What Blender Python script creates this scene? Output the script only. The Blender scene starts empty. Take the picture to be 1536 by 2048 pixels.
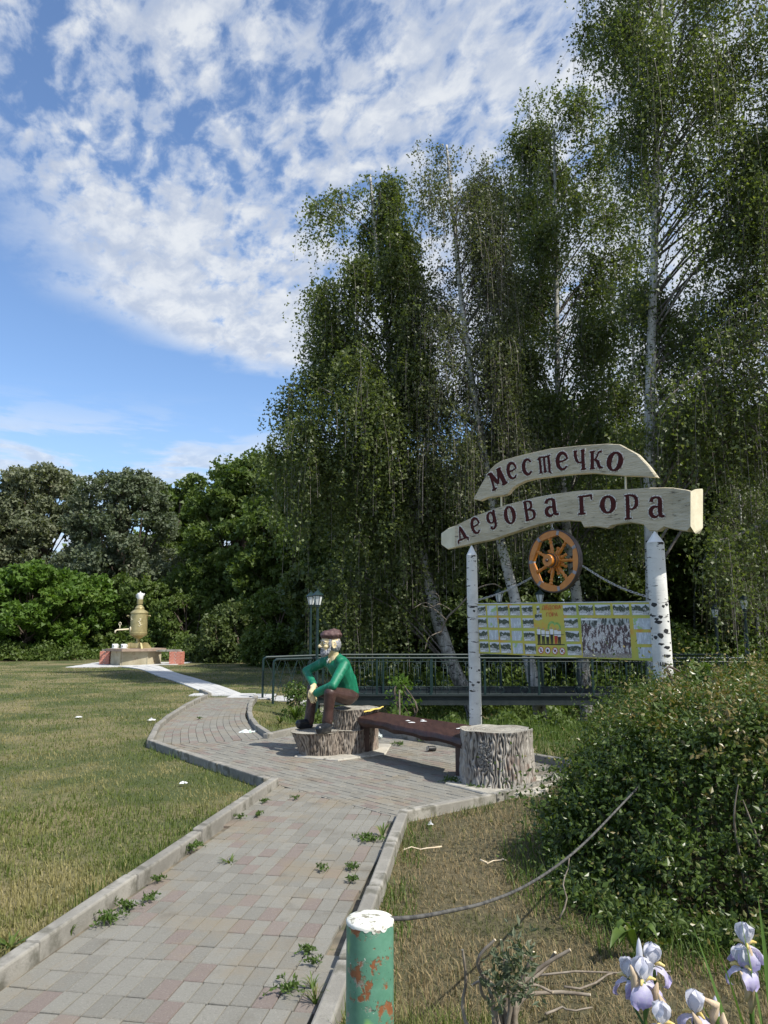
import bpy, math, random
import numpy as np
from mathutils import Vector, Matrix
random.seed(7)
rng = np.random.default_rng(7)
SC = bpy.context.scene
COL = SC.collection
PI = math.pi
# ------------------------------------------------------------ camera, world, sun, exposure
F = 1500.0
PITCH = math.radians(8.76)
EYE = 1.6
cam = bpy.data.cameras.new('camera')
cam.sensor_fit = 'VERTICAL'
cam.sensor_height = 36.0
cam.lens = F / 2048 * 36.0
cam.clip_start = 0.05
cam.clip_end = 3000
camo = bpy.data.objects.new('camera', cam)
COL.objects.link(camo)
camo.location = (0, 0, EYE)
camo.rotation_euler = (math.radians(90) + PITCH, 0, 0)
SC.camera = camo

SUN_EL = math.radians(50)
SUN_AZ = math.radians(125)     # clockwise from +Y (the view direction)
sun = bpy.data.lights.new('sun', 'SUN')
sun.energy = 3.7
sun.angle = math.radians(0.53)
sun.color = (1.0, 0.95, 0.86)
suno = bpy.data.objects.new('sun', sun)
COL.objects.link(suno)
_sd = Vector((math.sin(SUN_AZ) * math.cos(SUN_EL), math.cos(SUN_AZ) * math.cos(SUN_EL), math.sin(SUN_EL)))
suno.rotation_euler = _sd.to_track_quat('Z', 'Y').to_euler()
suno.location = (20, -10, 30)

SC.view_settings.view_transform = 'Standard'
SC.view_settings.look = 'None'
SC.view_settings.exposure = 0.62
SC.view_settings.gamma = 1.0
SC.view_settings.use_curve_mapping = False
SC.cycles.max_bounces = 6
SC.cycles.diffuse_bounces = 3
SC.cycles.glossy_bounces = 2
SC.cycles.transmission_bounces = 4
SC.cycles.transparent_max_bounces = 8


class NT:
    """small node tree helper"""
    def __init__(s, tree):
        s.t = tree
        s.n = tree.nodes
        s.l = tree.links

    def node(s, typ, **kw):
        n = s.n.new(typ)
        for k, v in kw.items():
            setattr(n, k, v)
        return n

    def set(s, sock, v):
        if v is None:
            return
        if isinstance(v, bpy.types.NodeSocket):
            s.l.new(v, sock)
        else:
            if isinstance(v, tuple) and len(v) == 3 and sock.type == 'RGBA':
                v = v + (1,)
            sock.default_value = v

    def math(s, op, a, b=None, c=None, clamp=False):
        n = s.node('ShaderNodeMath', operation=op, use_clamp=clamp)
        for i, v in enumerate((a, b, c)):
            s.set(n.inputs[i], v)
        return n.outputs[0]

    def noise(s, vec, scale, detail=4, rough=.55, dist=0, out='Fac'):
        n = s.node('ShaderNodeTexNoise')
        if vec is not None:
            s.l.new(vec, n.inputs['Vector'])
        n.inputs['Scale'].default_value = scale
        n.inputs['Detail'].default_value = detail
        n.inputs['Roughness'].default_value = rough
        n.inputs['Distortion'].default_value = dist
        return n.outputs[out]

    def maprange(s, v, a, b, c=0.0, d=1.0, smooth=True):
        n = s.node('ShaderNodeMapRange')
        n.interpolation_type = 'SMOOTHSTEP' if smooth else 'LINEAR'
        s.set(n.inputs[0], v)
        for i, x in enumerate((a, b, c, d)):
            s.set(n.inputs[i + 1], x)
        return n.outputs[0]

    def mix(s, f, a, b, mode='MIX'):
        n = s.node('ShaderNodeMix', data_type='RGBA', blend_type=mode)
        s.set(n.inputs[0], f)
        s.set(n.inputs[6], a)
        s.set(n.inputs[7], b)
        return n.outputs[2]

    def mapping(s, vec, scale=(1, 1, 1), loc=(0, 0, 0), rot=(0, 0, 0)):
        n = s.node('ShaderNodeMapping')
        s.l.new(vec, n.inputs[0])
        n.inputs[1].default_value = loc
        n.inputs[2].default_value = rot
        n.inputs[3].default_value = scale
        return n.outputs[0]

    def coord(s, out='Object'):
        return s.node('ShaderNodeTexCoord').outputs[out]

    def attr(s, name):
        return s.node('ShaderNodeAttribute', attribute_name=name).outputs['Fac']

    def bump(s, h, strength=.3, dist=.02):
        n = s.node('ShaderNodeBump')
        n.inputs['Strength'].default_value = strength
        n.inputs['Distance'].default_value = dist
        s.l.new(h, n.inputs['Height'])
        return n.outputs[0]


def make_world():
    w = bpy.data.worlds.new('World')
    SC.world = w
    w.use_nodes = True
    w.node_tree.nodes.clear()
    N = NT(w.node_tree)
    sky = N.node('ShaderNodeTexSky', sky_type='NISHITA')
    sky.sun_disc = False
    sky.sun_elevation = SUN_EL
    sky.sun_rotation = SUN_AZ
    sky.air_density = 1.0
    sky.dust_density = 0.6
    sky.ozone_density = 1.6
    d = N.coord('Generated')
    sep = N.node('ShaderNodeSeparateXYZ')
    N.l.new(d, sep.inputs[0])
    X, Y, Z = sep.outputs
    zc = N.math('ADD', N.math('MAXIMUM', Z, 0.0), 0.12)
    px = N.math('DIVIDE', X, zc)
    py = N.math('DIVIDE', Y, zc)
    cmb = N.node('ShaderNodeCombineXYZ')
    N.l.new(px, cmb.inputs[0])
    N.l.new(py, cmb.inputs[1])
    P = cmb.outputs[0]
    # high broken cloud field with a ragged edge, clear towards the lower left
    edge = N.noise(P, 2.2, 6, .6)
    e = N.math('MULTIPLY', N.math('SUBTRACT', edge, .5), .55)
    m1 = N.maprange(N.math('ADD', px, e), -.80, -.50)
    lim = N.math('SUBTRACT', N.math('ADD', N.math('MULTIPLY', px, .62), 2.27), N.math('ADD', py, e))
    m2 = N.maprange(lim, -.04, .16)
    mask = N.math('MULTIPLY', m1, m2)
    # puffs run in streets from lower left to upper right
    PM = N.mapping(P, scale=(1.0, 1.0, 1), rot=(0, 0, math.radians(-25)))
    PM2 = N.mapping(PM, scale=(1.35, .85, 1), loc=(3.1, 1.7, 0))
    big = N.noise(PM2, 4.2, 3, .5, .1)
    small = N.noise(PM2, 15.0, 7, .56, .3)
    wisp = N.noise(PM2, 34, 6, .62, .3)
    dens = N.math('ADD', N.math('MULTIPLY', big, .50), N.math('MULTIPLY', small, .60))
    dens = N.math('ADD', dens, N.math('MULTIPLY', N.math('SUBTRACT', wisp, .5), .16))
    thin = N.math('MULTIPLY', N.maprange(px, -.15, -.55), N.maprange(py, 1.5, 1.0))
    dens = N.math('SUBTRACT', dens, N.math('MULTIPLY', thin, .045))
    # solid bank close to the edge and to the right
    bank = N.maprange(lim, 0.95, .05)
    right = N.maprange(px, -.1, .5)
    dens = N.math('ADD', dens, N.math('ADD', N.math('MULTIPLY', bank, .16), N.math('MULTIPLY', right, .10)))
    cov = N.math('MULTIPLY', N.maprange(dens, .44, .655), mask)
    # thin streaks low over the horizon
    PL = N.node('ShaderNodeCombineXYZ')
    N.l.new(N.math('ARCTAN2', X, Y), PL.inputs[0])
    N.l.new(Z, PL.inputs[1])
    L = N.mapping(PL.outputs[0], scale=(2.6, 13, 1), loc=(.4, .2, 0))
    ln = N.noise(L, 2.3, 8, .6, .3)
    band = N.math('MULTIPLY', N.maprange(Z, .30, .20), N.maprange(Z, -.02, .05))
    lowc = N.math('MULTIPLY', N.maprange(ln, .43, .58), band)
    lowc = N.math('MULTIPLY', lowc, .8)
    cov2 = N.math('MAXIMUM', cov, lowc)
    shade = N.noise(PM2, 11.0, 5, .6, .3)
    cc = N.mix(N.maprange(shade, .35, .68), (3.1, 3.45, 4.1), (4.7, 4.85, 5.0))
    cc = N.mix(N.maprange(cov2, .35, .9), (4.1, 4.45, 4.95), cc)
    skyc = N.mix(1.0, sky.outputs[0], (.88, .98, 1.10), 'MULTIPLY')
    skyc = N.mix(N.math('MULTIPLY', N.maprange(Z, .33, .02), .6), skyc, (2.6, 3.7, 5.2))
    cols = N.mix(N.math('MULTIPLY', cov2, .90), skyc, cc)
    bg = N.node('ShaderNodeBackground')
    N.l.new(cols, bg.inputs[0])
    bg.inputs[1].default_value = 0.12
    out = N.node('ShaderNodeOutputWorld')
    N.l.new(bg.outputs[0], out.inputs[0])
    w.cycles.sampling_method = 'MANUAL'
    w.cycles.sample_map_resolution = 512


make_world()


# ------------------------------------------------------------ projection helpers (pixel of the photo + depth -> metres)
def ray(u, v):
    a = (u - 768) / F
    b = (1024 - v) / F
    return np.array([a, math.cos(PITCH) - b * math.sin(PITCH), math.sin(PITCH) + b * math.cos(PITCH)])


def at(u, v, Y):
    r = ray(u, v)
    return r * (Y / r[1]) + np.array([0, 0, EYE])


def gr(u, v, z=0.0):
    r = ray(u, v)
    return r * ((z - EYE) / r[2]) + np.array([0, 0, EYE])


# ------------------------------------------------------------ mesh builder
class MB:
    def __init__(s):
        s.V = []
        s.Fs = []
        s.M = []
        s.R = []
        s.n = 0

    def add(s, V, Fa, mi=0, r=None):
        V = np.asarray(V, float).reshape(-1, 3)
        if not isinstance(Fa, np.ndarray):
            groups = {}
            for f in Fa:
                groups.setdefault(len(f), []).append(f)
            for k, fs in groups.items():
                s._f(np.array(fs, int), mi, r)
        else:
            s._f(Fa, mi, r)
        s.V.append(V)
        s.n += len(V)
        return s

    def _f(s, Fa, mi, r):
        s.Fs.append(Fa + s.n)
        s.M.append(np.full(len(Fa), mi) if np.isscalar(mi) else np.asarray(mi))
        if r is None:
            r = random.random()
        s.R.append(np.full(len(Fa), float(r)) if np.isscalar(r) else np.asarray(r, float))

    def merge(s, o, M=None):
        for Fa, m, r in zip(o.Fs, o.M, o.R):
            s.Fs.append(Fa + s.n)
            s.M.append(m)
            s.R.append(r)
        for V in o.V:
            s.V.append(V if M is None else V @ np.array(M)[:3, :3].T + np.array(M)[:3, 3])
        s.n += o.n
        return s

    def box(s, c, size, rz=0, R=None, mi=0, r=None):
        hx, hy, hz = [a / 2 for a in size]
        v = np.array([[x, y, z] for z in (-hz, hz) for x, y in ((-hx, -hy), (hx, -hy), (hx, hy), (-hx, hy))])
        if R is None:
            R = rotz(rz)
        v = v @ np.asarray(R).T + np.asarray(c, float)
        return s.add(v, np.array([[3, 2, 1, 0], [4, 5, 6, 7], [0, 1, 5, 4], [1, 2, 6, 5], [2, 3, 7, 6], [3, 0, 4, 7]]), mi, r)

    def tube(s, pts, rad, n=8, cap=True, mi=0, r=None, closed=False, ph=0.0):
        P = np.asarray(pts, float)
        m = len(P)
        rad = np.full(m, rad) if np.isscalar(rad) else np.asarray(rad, float)
        if closed:
            T = np.roll(P, -1, 0) - np.roll(P, 1, 0)
        else:
            T = np.gradient(P, axis=0)
        T /= np.linalg.norm(T, axis=1)[:, None] + 1e-12
        up = np.array([0, 0, 1.0]) if abs(T[0][2]) < .9 else np.array([1.0, 0, 0])
        A = np.zeros_like(P)
        a = np.cross(T[0], up)
        a /= np.linalg.norm(a)
        for i in range(m):
            a = a - T[i] * a.dot(T[i])
            a /= np.linalg.norm(a) + 1e-12
            A[i] = a
        B = np.cross(T, A)
        th = np.arange(n) * 2 * PI / n + ph
        V = P[:, None, :] + rad[:, None, None] * (np.cos(th)[None, :, None] * A[:, None, :] + np.sin(th)[None, :, None] * B[:, None, :])
        V = V.reshape(-1, 3)
        i = np.arange(m if closed else m - 1)[:, None] * n
        j = np.arange(n)[None, :]
        j2 = (j + 1) % n
        i2 = (i + n) % (m * n)
        Fq = np.stack([i + j, i + j2, i2 + j2, i2 + j], -1).reshape(-1, 4)
        rr = random.random() if r is None else r
        base = s.n
        s.add(V, Fq, mi, rr)
        if cap and not closed:
            for ring, rev in ((0, True), (m - 1, False)):
                f = np.arange(n) + ring * n
                if rev:
                    f = f[::-1]
                s.Fs.append((f + base)[None, :])
                s.M.append(np.array([mi]))
                s.R.append(np.array([rr]))
        return s

    def lathe(s, prof, n=24, c=(0, 0, 0), R=None, mi=0, r=None):
        """prof: (radius, z) list"""
        prof = np.asarray(prof, float)
        th = np.arange(n) * 2 * PI / n
        V = np.stack([prof[:, 0][:, None] * np.cos(th), prof[:, 0][:, None] * np.sin(th), np.repeat(prof[:, 1][:, None], n, 1)], -1).reshape(-1, 3)
        if R is not None:
            V = V @ np.asarray(R).T
        V = V + np.asarray(c, float)
        m = len(prof)
        i = np.arange(m - 1)[:, None] * n
        j = np.arange(n)[None, :]
        j2 = (j + 1) % n
        Fq = np.stack([i + j, i + j2, i + n + j2, i + n + j], -1).reshape(-1, 4)
        return s.add(V, Fq, mi, r)

    def prism(s, poly, z0, z1, O=(0, 0, 0), ex=(1, 0, 0), ey=(0, 1, 0), ez=(0, 0, 1), mi=0, r=None):
        """extrude a 2D ccw polygon along ez"""
        p = np.asarray(poly, float)
        n = len(p)
        ex, ey, ez, O = [np.asarray(q, float) for q in (ex, ey, ez, O)]
        b = O + p[:, :1] * ex + p[:, 1:] * ey
        V = np.vstack([b + z0 * ez, b + z1 * ez])
        fs = [list(range(n))[::-1], list(range(n, 2 * n))] + [[i, (i + 1) % n, n + (i + 1) % n, n + i] for i in range(n)]
        return s.add(V, fs, mi, r)

    def build(s, name, mats, parent=None, origin=None, smooth=False, sharp=None):
        me = bpy.data.meshes.new(name)
        V = np.vstack(s.V)
        o = np.zeros(3)
        if parent is not None:
            o = WL[parent.name]
        elif origin is not None:
            o = np.asarray(origin, float)
        V = V - o
        me.vertices.add(len(V))
        me.vertices.foreach_set('co', V.astype(np.float32).ravel())
        tot = np.concatenate([np.full(len(f), f.shape[1]) for f in s.Fs])
        idx = np.concatenate([f.ravel() for f in s.Fs]).astype(np.int32)
        me.loops.add(len(idx))
        me.loops.foreach_set('vertex_index', idx)
        me.polygons.add(len(tot))
        me.polygons.foreach_set('loop_start', np.concatenate([[0], np.cumsum(tot)[:-1]]).astype(np.int32))
        me.polygons.foreach_set('loop_total', tot.astype(np.int32))
        if not isinstance(mats, (list, tuple)):
            mats = [mats]
        for m in mats:
            me.materials.append(m)
        me.polygons.foreach_set('material_index', np.concatenate(s.M).astype(np.int32))
        me.polygons.foreach_set('use_smooth', np.full(len(tot), bool(smooth)))
        a = me.attributes.new('rnd', 'FLOAT', 'FACE')
        a.data.foreach_set('value', np.concatenate(s.R).astype(np.float32))
        me.update(calc_edges=True)
        if smooth and sharp:
            me.set_sharp_from_angle(angle=math.radians(sharp))
        ob = bpy.data.objects.new(name, me)
        COL.objects.link(ob)
        WL[ob.name] = o.copy()
        if parent is not None:
            ob.parent = parent
        else:
            ob.location = o
        return ob


WL = {}


def rotz(a):
    c, s = math.cos(a), math.sin(a)
    return np.array([[c, -s, 0], [s, c, 0], [0, 0, 1.0]])


def basis(z, hint=(0, 0, 1)):
    """rotation matrix whose third column is z"""
    z = np.asarray(z, float)
    z = z / np.linalg.norm(z)
    h = np.asarray(hint, float)
    if abs(z.dot(h)) > .98:
        h = np.array([1.0, 0, 0])
    x = np.cross(h, z)
    x /= np.linalg.norm(x)
    return np.stack([x, np.cross(z, x), z], 1)


def thing(name, loc, label, cat, group=None, kind=None):
    o = bpy.data.objects.new(name, None)
    o.empty_display_size = .2
    COL.objects.link(o)
    o.location = [float(q) for q in loc]
    WL[o.name] = np.asarray(loc, float)
    return tag(o, label, cat, group, kind)


def tag(o, label=None, cat=None, group=None, kind=None):
    if label:
        o['label'] = label
    if cat:
        o['category'] = cat
    if group:
        o['group'] = group
    if kind:
        o['kind'] = kind
    return o


def struct(o):
    o['kind'] = 'structure'
    return o


def dupe(o, parent=None, **kw):
    """copy of an object and its children, mesh data shared"""
    c = o.copy()
    COL.objects.link(c)
    WL[c.name] = WL[o.name].copy()
    if parent is not None:
        c.parent = parent
    for ch in list(o.children):
        dupe(ch, c)
    return c


def spline(pts, n=8, closed=False):
    """Catmull-Rom through points"""
    P = np.asarray(pts, float)
    out = []
    m = len(P)
    for i in range(m if closed else m - 1):
        if closed:
            p0, p1, p2, p3 = P[(i - 1) % m], P[i], P[(i + 1) % m], P[(i + 2) % m]
        else:
            p0, p1, p2, p3 = P[max(i - 1, 0)], P[i], P[i + 1], P[min(i + 2, m - 1)]
        for t in np.arange(n) / n:
            out.append(.5 * (2 * p1 + (p2 - p0) * t + (2 * p0 - 5 * p1 + 4 * p2 - p3) * t * t + (3 * p1 - p0 - 3 * p2 + p3) * t ** 3))
    if not closed:
        out.append(P[-1])
    return np.array(out)


def bevel(o, w=.004, seg=1):
    m = o.modifiers.new('bevel', 'BEVEL')
    m.width = w
    m.segments = seg
    m.limit_method = 'ANGLE'
    return o


# ------------------------------------------------------------ materials
def new_mat(name):
    m = bpy.data.materials.new(name)
    m.use_nodes = True
    m.node_tree.nodes.clear()
    N = NT(m.node_tree)
    b = N.node('ShaderNodeBsdfPrincipled')
    o = N.node('ShaderNodeOutputMaterial')
    N.l.new(b.outputs[0], o.inputs[0])
    return m, N, b, o


def noisy(name, c1, c2, scale=8, rough=.7, bump=.3, bscale=None, bdist=.01, metal=0, lo=.35, hi=.65, stretch=(1, 1, 1), spec=.4,
          c3=None, s3=30, t3=(.6, .7), rnd=0.0):
    m, N, b, o = new_mat(name)
    co = N.mapping(N.coord(), scale=stretch)
    f = N.maprange(N.noise(co, scale, 6, .6), lo, hi)
    col = N.mix(f, c1, c2)
    if c3:
        col = N.mix(N.maprange(N.noise(co, s3, 5, .6), *t3), col, c3)
    if rnd:
        k = N.math('ADD', N.math('MULTIPLY', N.attr('rnd'), rnd), 1 - rnd / 2)
        kk = N.node('ShaderNodeCombineColor')
        for i in range(3):
            N.l.new(k, kk.inputs[i])
        col = N.mix(1.0, col, kk.outputs[0], 'MULTIPLY')
    N.set(b.inputs['Base Color'], col)
    b.inputs['Roughness'].default_value = rough
    b.inputs['Metallic'].default_value = metal
    b.inputs['Specular IOR Level'].default_value = spec
    if bump:
        N.l.new(N.bump(N.noise(co, bscale or scale * 4, 6, .6), bump, bdist), b.inputs['Normal'])
    return m


def leafmat(name, c1, c2, c3=None, trans=.35, rough=.55, spec=.25, patch=None, pscale=.5, ps=(.42, .6)):
    """foliage: colour varies leaf by leaf, light passes through"""
    m, N, b, o = new_mat(name)
    r = N.attr('rnd')
    col = N.mix(r, c1, c2)
    if c3:
        col = N.mix(N.maprange(r, .80, .98), col, c3)
    if patch:
        col = N.mix(N.maprange(N.noise(N.coord(), pscale, 5, .6), *ps), col, N.mix(r, patch[0], patch[1]))
    N.set(b.inputs['Base Color'], col)
    b.inputs['Roughness'].default_value = rough
    b.inputs['Specular IOR Level'].default_value = spec
    t = N.node('ShaderNodeBsdfTranslucent')
    tc = N.mix(1.0, col, (1.25, 1.35, .5), 'MULTIPLY')
    N.l.new(tc, t.inputs[0])
    mx = N.node('ShaderNodeMixShader')
    mx.inputs[0].default_value = trans
    N.l.new(b.outputs[0], mx.inputs[1])
    N.l.new(t.outputs[0], mx.inputs[2])
    N.l.new(mx.outputs[0], o.inputs[0])
    return m


def bark_birch(name, zs=9.0, dark_low=True, th=(.60, .64), white=(.62, .62, .58), grey=(.34, .33, .30), base_z=0.0, base_h=3.0):
    m, N, b, o = new_mat(name)
    co = N.coord()
    st = N.mapping(co, scale=(2.2, 2.2, zs))
    marks = N.maprange(N.noise(st, 2.6, 5, .6, .4), th[0], th[1])
    fine = N.maprange(N.noise(N.mapping(co, scale=(3, 3, 30)), 3.0, 3, .6), .62, .70)
    col = N.mix(N.maprange(N.noise(co, 3, 4, .6), .35, .7), white, grey)
    col = N.mix(N.math('MULTIPLY', fine, .35), col, (.18, .16, .14))
    col = N.mix(marks, col, (.025, .022, .02))
    if dark_low:
        sp = N.node('ShaderNodeSeparateXYZ')
        N.l.new(co, sp.inputs[0])
        low = N.maprange(sp.outputs[2], base_z + base_h, base_z)
        crack = N.maprange(N.noise(N.mapping(co, scale=(7, 7, 2.2)), 2.4, 6, .65, .6), .60, .42)
        f = N.math('MULTIPLY', crack, N.maprange(low, .0, .7))
        col = N.mix(f, col, (.045, .04, .035))
    N.set(b.inputs['Base Color'], col)
    b.inputs['Roughness'].default_value = .75
    N.l.new(N.bump(N.noise(st, 5, 5, .6), .35, .01), b.inputs['Normal'])
    return m


M = {}
M['kerb'] = noisy('kerb_concrete', (.215, .205, .18), (.32, .305, .27), 4, .9, .7, 70, .005, c3=(.13, .125, .10), s3=7, t3=(.50, .70), rnd=.22)
M['slab'] = noisy('white_slab', (.46, .465, .46), (.58, .58, .565), 3, .8, .3, 50, .003, rnd=.12)
M['concrete'] = noisy('base_concrete', (.36, .34, .29), (.50, .47, .40), 4, .9, .6, 40, .006, c3=(.2, .19, .15), s3=11, t3=(.55, .7))
M['green_metal'] = noisy('green_metal', (.006, .022, .022), (.012, .034, .033), 9, .42, .1, 60, .001, spec=.5)
M['green_dark'] = noisy('dark_metal', (.010, .018, .020), (.020, .028, .030), 6, .5, .1, spec=.5)
M['chain'] = noisy('galvanised_steel', (.42, .42, .42), (.62, .62, .62), 30, .38, 0, metal=.9)
M['timber_dark'] = noisy('brown_painted_timber', (.040, .019, .016), (.062, .030, .024), 3, .48, .5, 10, .006, stretch=(8, 1.5, 1.5), c3=(.085, .055, .045), s3=7, t3=(.62, .8), spec=.45)
M['cream'] = noisy('cream_painted_wood', (.47, .415, .29), (.62, .555, .41), 2.2, .7, .9, 9, .03, stretch=(1, 1, 5), c3=(.17, .145, .10), s3=5.5, t3=(.60, .70))
M['cream_end'] = noisy('cream_painted_end_grain', (.66, .60, .43), (.76, .70, .52), 6, .62, .5, 14, .01, c3=(.3, .26, .19), s3=10, t3=(.68, .74))
M['letter'] = noisy('maroon_paint', (.050, .009, .008), (.075, .014, .011), 20, .65, .25, 60, .003, spec=.2)
M['halo'] = noisy('pale_carved_edge', (.80, .77, .68), (.20, .165, .12), 60, .6, .5, 90, .006, lo=.45, hi=.62)
M['orange'] = noisy('orange_varnished_wood', (.50, .175, .022), (.60, .235, .040), 8, .33, .15, 40, .002, spec=.5, c3=(.36, .10, .015), s3=14, t3=(.6, .8))
M['tyre'] = noisy('dark_iron', (.050, .040, .038), (.10, .075, .07), 14, .55, .3, 50, .002)
M['clamp'] = noisy('grey_clamp', (.22, .21, .22), (.34, .33, .34), 14, .5, .1)
M['white'] = noisy('white_paint', (.78, .78, .76), (.84, .84, .82), 9, .5, .05)
M['pale'] = noisy('white_litter', (.70, .72, .72), (.85, .85, .85), 30, .6, .2)
M['black'] = noisy('black_plastic', (.015, .015, .016), (.03, .03, .03), 12, .45, .1)
M['glass'] = noisy('lamp_glass', (.60, .64, .64), (.72, .75, .75), 4, .18, 0, spec=.6)
M['brass'] = noisy('gold_paint', (.34, .29, .14), (.46, .40, .21), 5, .42, .15, 40, .002, metal=.35, spec=.5)
M['brick'] = noisy('red_brick', (.50, .16, .11), (.62, .27, .20), 9, .9, .5, 60, .004, c3=(.62, .48, .40), s3=14, t3=(.62, .72), rnd=.3)
M['mortar'] = noisy('mortar', (.50, .44, .38), (.60, .54, .48), 20, .9, .4)
M['tabletop'] = noisy('table_slab', (.30, .22, .17), (.38, .29, .22), 6, .8, .3)
M['pedestal'] = noisy('pedestal_panel', (.34, .30, .20), (.46, .41, .29), 2, .85, .5, 20, .006, c3=(.24, .15, .09), s3=3, t3=(.56, .72))
M['twig'] = noisy('twig_bark', (.16, .13, .10), (.28, .24, .19), 20, .85, .4, 60, .002)
M['cut'] = noisy('cut_wood', (.62, .50, .34), (.70, .60, .44), 20, .8, .1)
M['bark'] = noisy('tree_bark', (.07, .055, .042), (.13, .10, .08), 4, .9, .6, 16, .02, stretch=(1, 1, .3))
# ------------------------------------------------------------ terrain
def sstep(x, a, b):
    t = np.clip((x - a) / (b - a), 0, 1)
    return t * t * (3 - 2 * t)


def hz(x, y):
    """ground height: flat, with the gully that the footbridge crosses, a gentle fall far off"""
    x = np.asarray(x, float)
    y = np.asarray(y, float)
    gl = 12.2 + np.clip(x - 3.0, 0, 6) * .15
    g = sstep(y, gl, gl + 4.0) * np.exp(-((x - 3.4 - .05 * (y - 17)) / 4.3) ** 4)
    h = -1.75 * g * (1 - .45 * sstep(y, 24, 40))
    h += .04 * np.sin(x * .7 + 1) * np.sin(y * .45) * sstep(-x, 5.5, 8) * sstep(y, 6, 12)
    return h


def grid_ground():
    xs = np.unique(np.concatenate([-np.geomspace(14, 900, 22), np.arange(-14, 14.01, .25), np.geomspace(14, 900, 22)]))
    ys = np.unique(np.concatenate([-np.geomspace(2, 300, 12), np.arange(-2, 34.01, .25), np.geomspace(34.25, 1500, 34)]))
    X, Y = np.meshgrid(xs, ys)
    Z = hz(X, Y)
    V = np.stack([X, Y, Z], -1).reshape(-1, 3)
    nx = len(xs)
    i = (np.arange(len(ys) - 1)[:, None] * nx + np.arange(nx - 1)[None, :])
    Fq = np.stack([i, i + 1, i + 1 + nx, i + nx], -1).reshape(-1, 4)
    b = MB().add(V, Fq, 0, 0.5)
    m, N, bs, o = new_mat('soil_and_turf')
    co = N.coord()
    f = N.maprange(N.noise(co, .55, 6, .6), .42, .62)
    f2 = N.maprange(N.noise(co, 18, 6, .7), .35, .7)
    c = N.mix(f, N.mix(f2, (.045, .066, .016), (.090, .105, .028)), N.mix(f2, (.15, .13, .060), (.25, .21, .105)))
    sx = N.node('ShaderNodeSeparateXYZ')
    N.l.new(co, sx.inputs[0])
    dry = N.math('MULTIPLY', N.maprange(sx.outputs[0], -.2, .2), N.maprange(sx.outputs[1], 9.0, 7.5))
    c = N.mix(N.math('MULTIPLY', dry, .8), c, N.mix(f2, (.058, .050, .026), (.150, .120, .066)))
    N.set(bs.inputs['Base Color'], c)
    bs.inputs['Roughness'].default_value = .95
    N.l.new(N.bump(N.noise(co, 40, 5, .7), .8, .02), bs.inputs['Normal'])
    return struct(b.build('ground', m, smooth=True))


grid_ground()


# ------------------------------------------------------------ paved path: outlines on the ground (metres)
def g2(u, v):
    return gr(u, v)[:2]


A_ = g2(558, 1576)
L_ = g2(306, 1494)
K_ = g2(535, 1482)
R1 = np.array([-.72, 12.3])
R2 = g2(1140, 1541)
R3 = g2(1134, 1560)
R4 = g2(980, 1602)
F_ = g2(797, 1642)
nl = A_ - g2(0, 1984)
N1 = A_ - nl * (7.0 / nl[1])
nr = F_ - g2(640, 2048)
N2 = F_ - nr * (5.7 / nr[1])
NEAR = np.array([N1, A_, F_, N2])
PLAZA = np.array([A_, L_, K_, R1, R2, R3, R4, F_])
LEFT = spline([L_, g2(322, 1460), g2(366, 1424), g2(412, 1397)], 8)
RIGHT = spline([K_, g2(499, 1450), g2(491, 1428), g2(506, 1398)], 8)


def pip(x, y, poly):
    x = np.asarray(x)
    y = np.asarray(y)
    c = np.zeros(x.shape, bool)
    j = len(poly) - 1
    for i in range(len(poly)):
        xi, yi = poly[i]
        xj, yj = poly[j]
        c ^= ((yi > y) != (yj > y)) & (x < (xj - xi) * (y - yi) / (yj - yi + 1e-12) + xi)
        j = i
    return c


def clip_half(poly, p, n):
    """keep the side where (q-p).n >= 0"""
    out = []
    m = len(poly)
    for i in range(m):
        a, b = poly[i], poly[(i + 1) % m]
        da, db = (a - p).dot(n), (b - p).dot(n)
        if da >= 0:
            out.append(a)
        if (da >= 0) != (db >= 0):
            out.append(a + (b - a) * da / (da - db))
    return out


def clip_to(quad, poly):
    c = poly.mean(0)
    ins = [bool(pip(q[0], q[1], poly)) for q in quad]
    if all(ins):
        return 'whole'
    mid = np.mean(quad, 0)
    res = [np.asarray(q) for q in quad]
    m = len(poly)
    area2 = sum(poly[i][0] * poly[(i + 1) % m][1] - poly[(i + 1) % m][0] * poly[i][1] for i in range(m))
    sgn = 1 if area2 > 0 else -1
    if not any(ins) and not pip(mid[0], mid[1], poly):
        return None
    for i in range(m):
        a, b = poly[i], poly[(i + 1) % m]
        d = b - a
        n = np.array([-d[1], d[0]]) * sgn
        n = n / np.linalg.norm(n)
        # only edges whose segment comes near the block
        t = np.clip((mid - a).dot(d) / d.dot(d), 0, 1)
        if np.linalg.norm(a + t * d - mid) > .13:
            continue
        res = clip_half(res, a, n)
        if len(res) < 3:
            return None
    return res


# sand bed under the blocks
bed = MB()
for poly in (NEAR, ):
    bed.add(np.c_[poly, np.full(len(poly), .004)], [list(range(len(poly)))[::-1]])
bed.add(np.c_[[A_, L_, K_], np.full(3, .004)], [[2, 1, 0]])
bed.add(np.c_[[A_, K_, R1, R2, R3, R4, F_], np.full(7, .004)], [[6, 5, 4, 3, 2, 1, 0]])
m_ = len(LEFT)
bed.add(np.c_[np.vstack([LEFT, RIGHT]), np.full(2 * m_, .004)], np.array([[i, i + m_, i + m_ + 1, i + 1] for i in range(m_ - 1)]))
M['sand'] = noisy('joint_sand', (.105, .095, .075), (.22, .185, .135), 5, .95, .8, 90, .004, c3=(.09, .095, .05), s3=6, t3=(.52, .66))
pavement = struct(bed.build('pavement', M['sand']))


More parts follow.
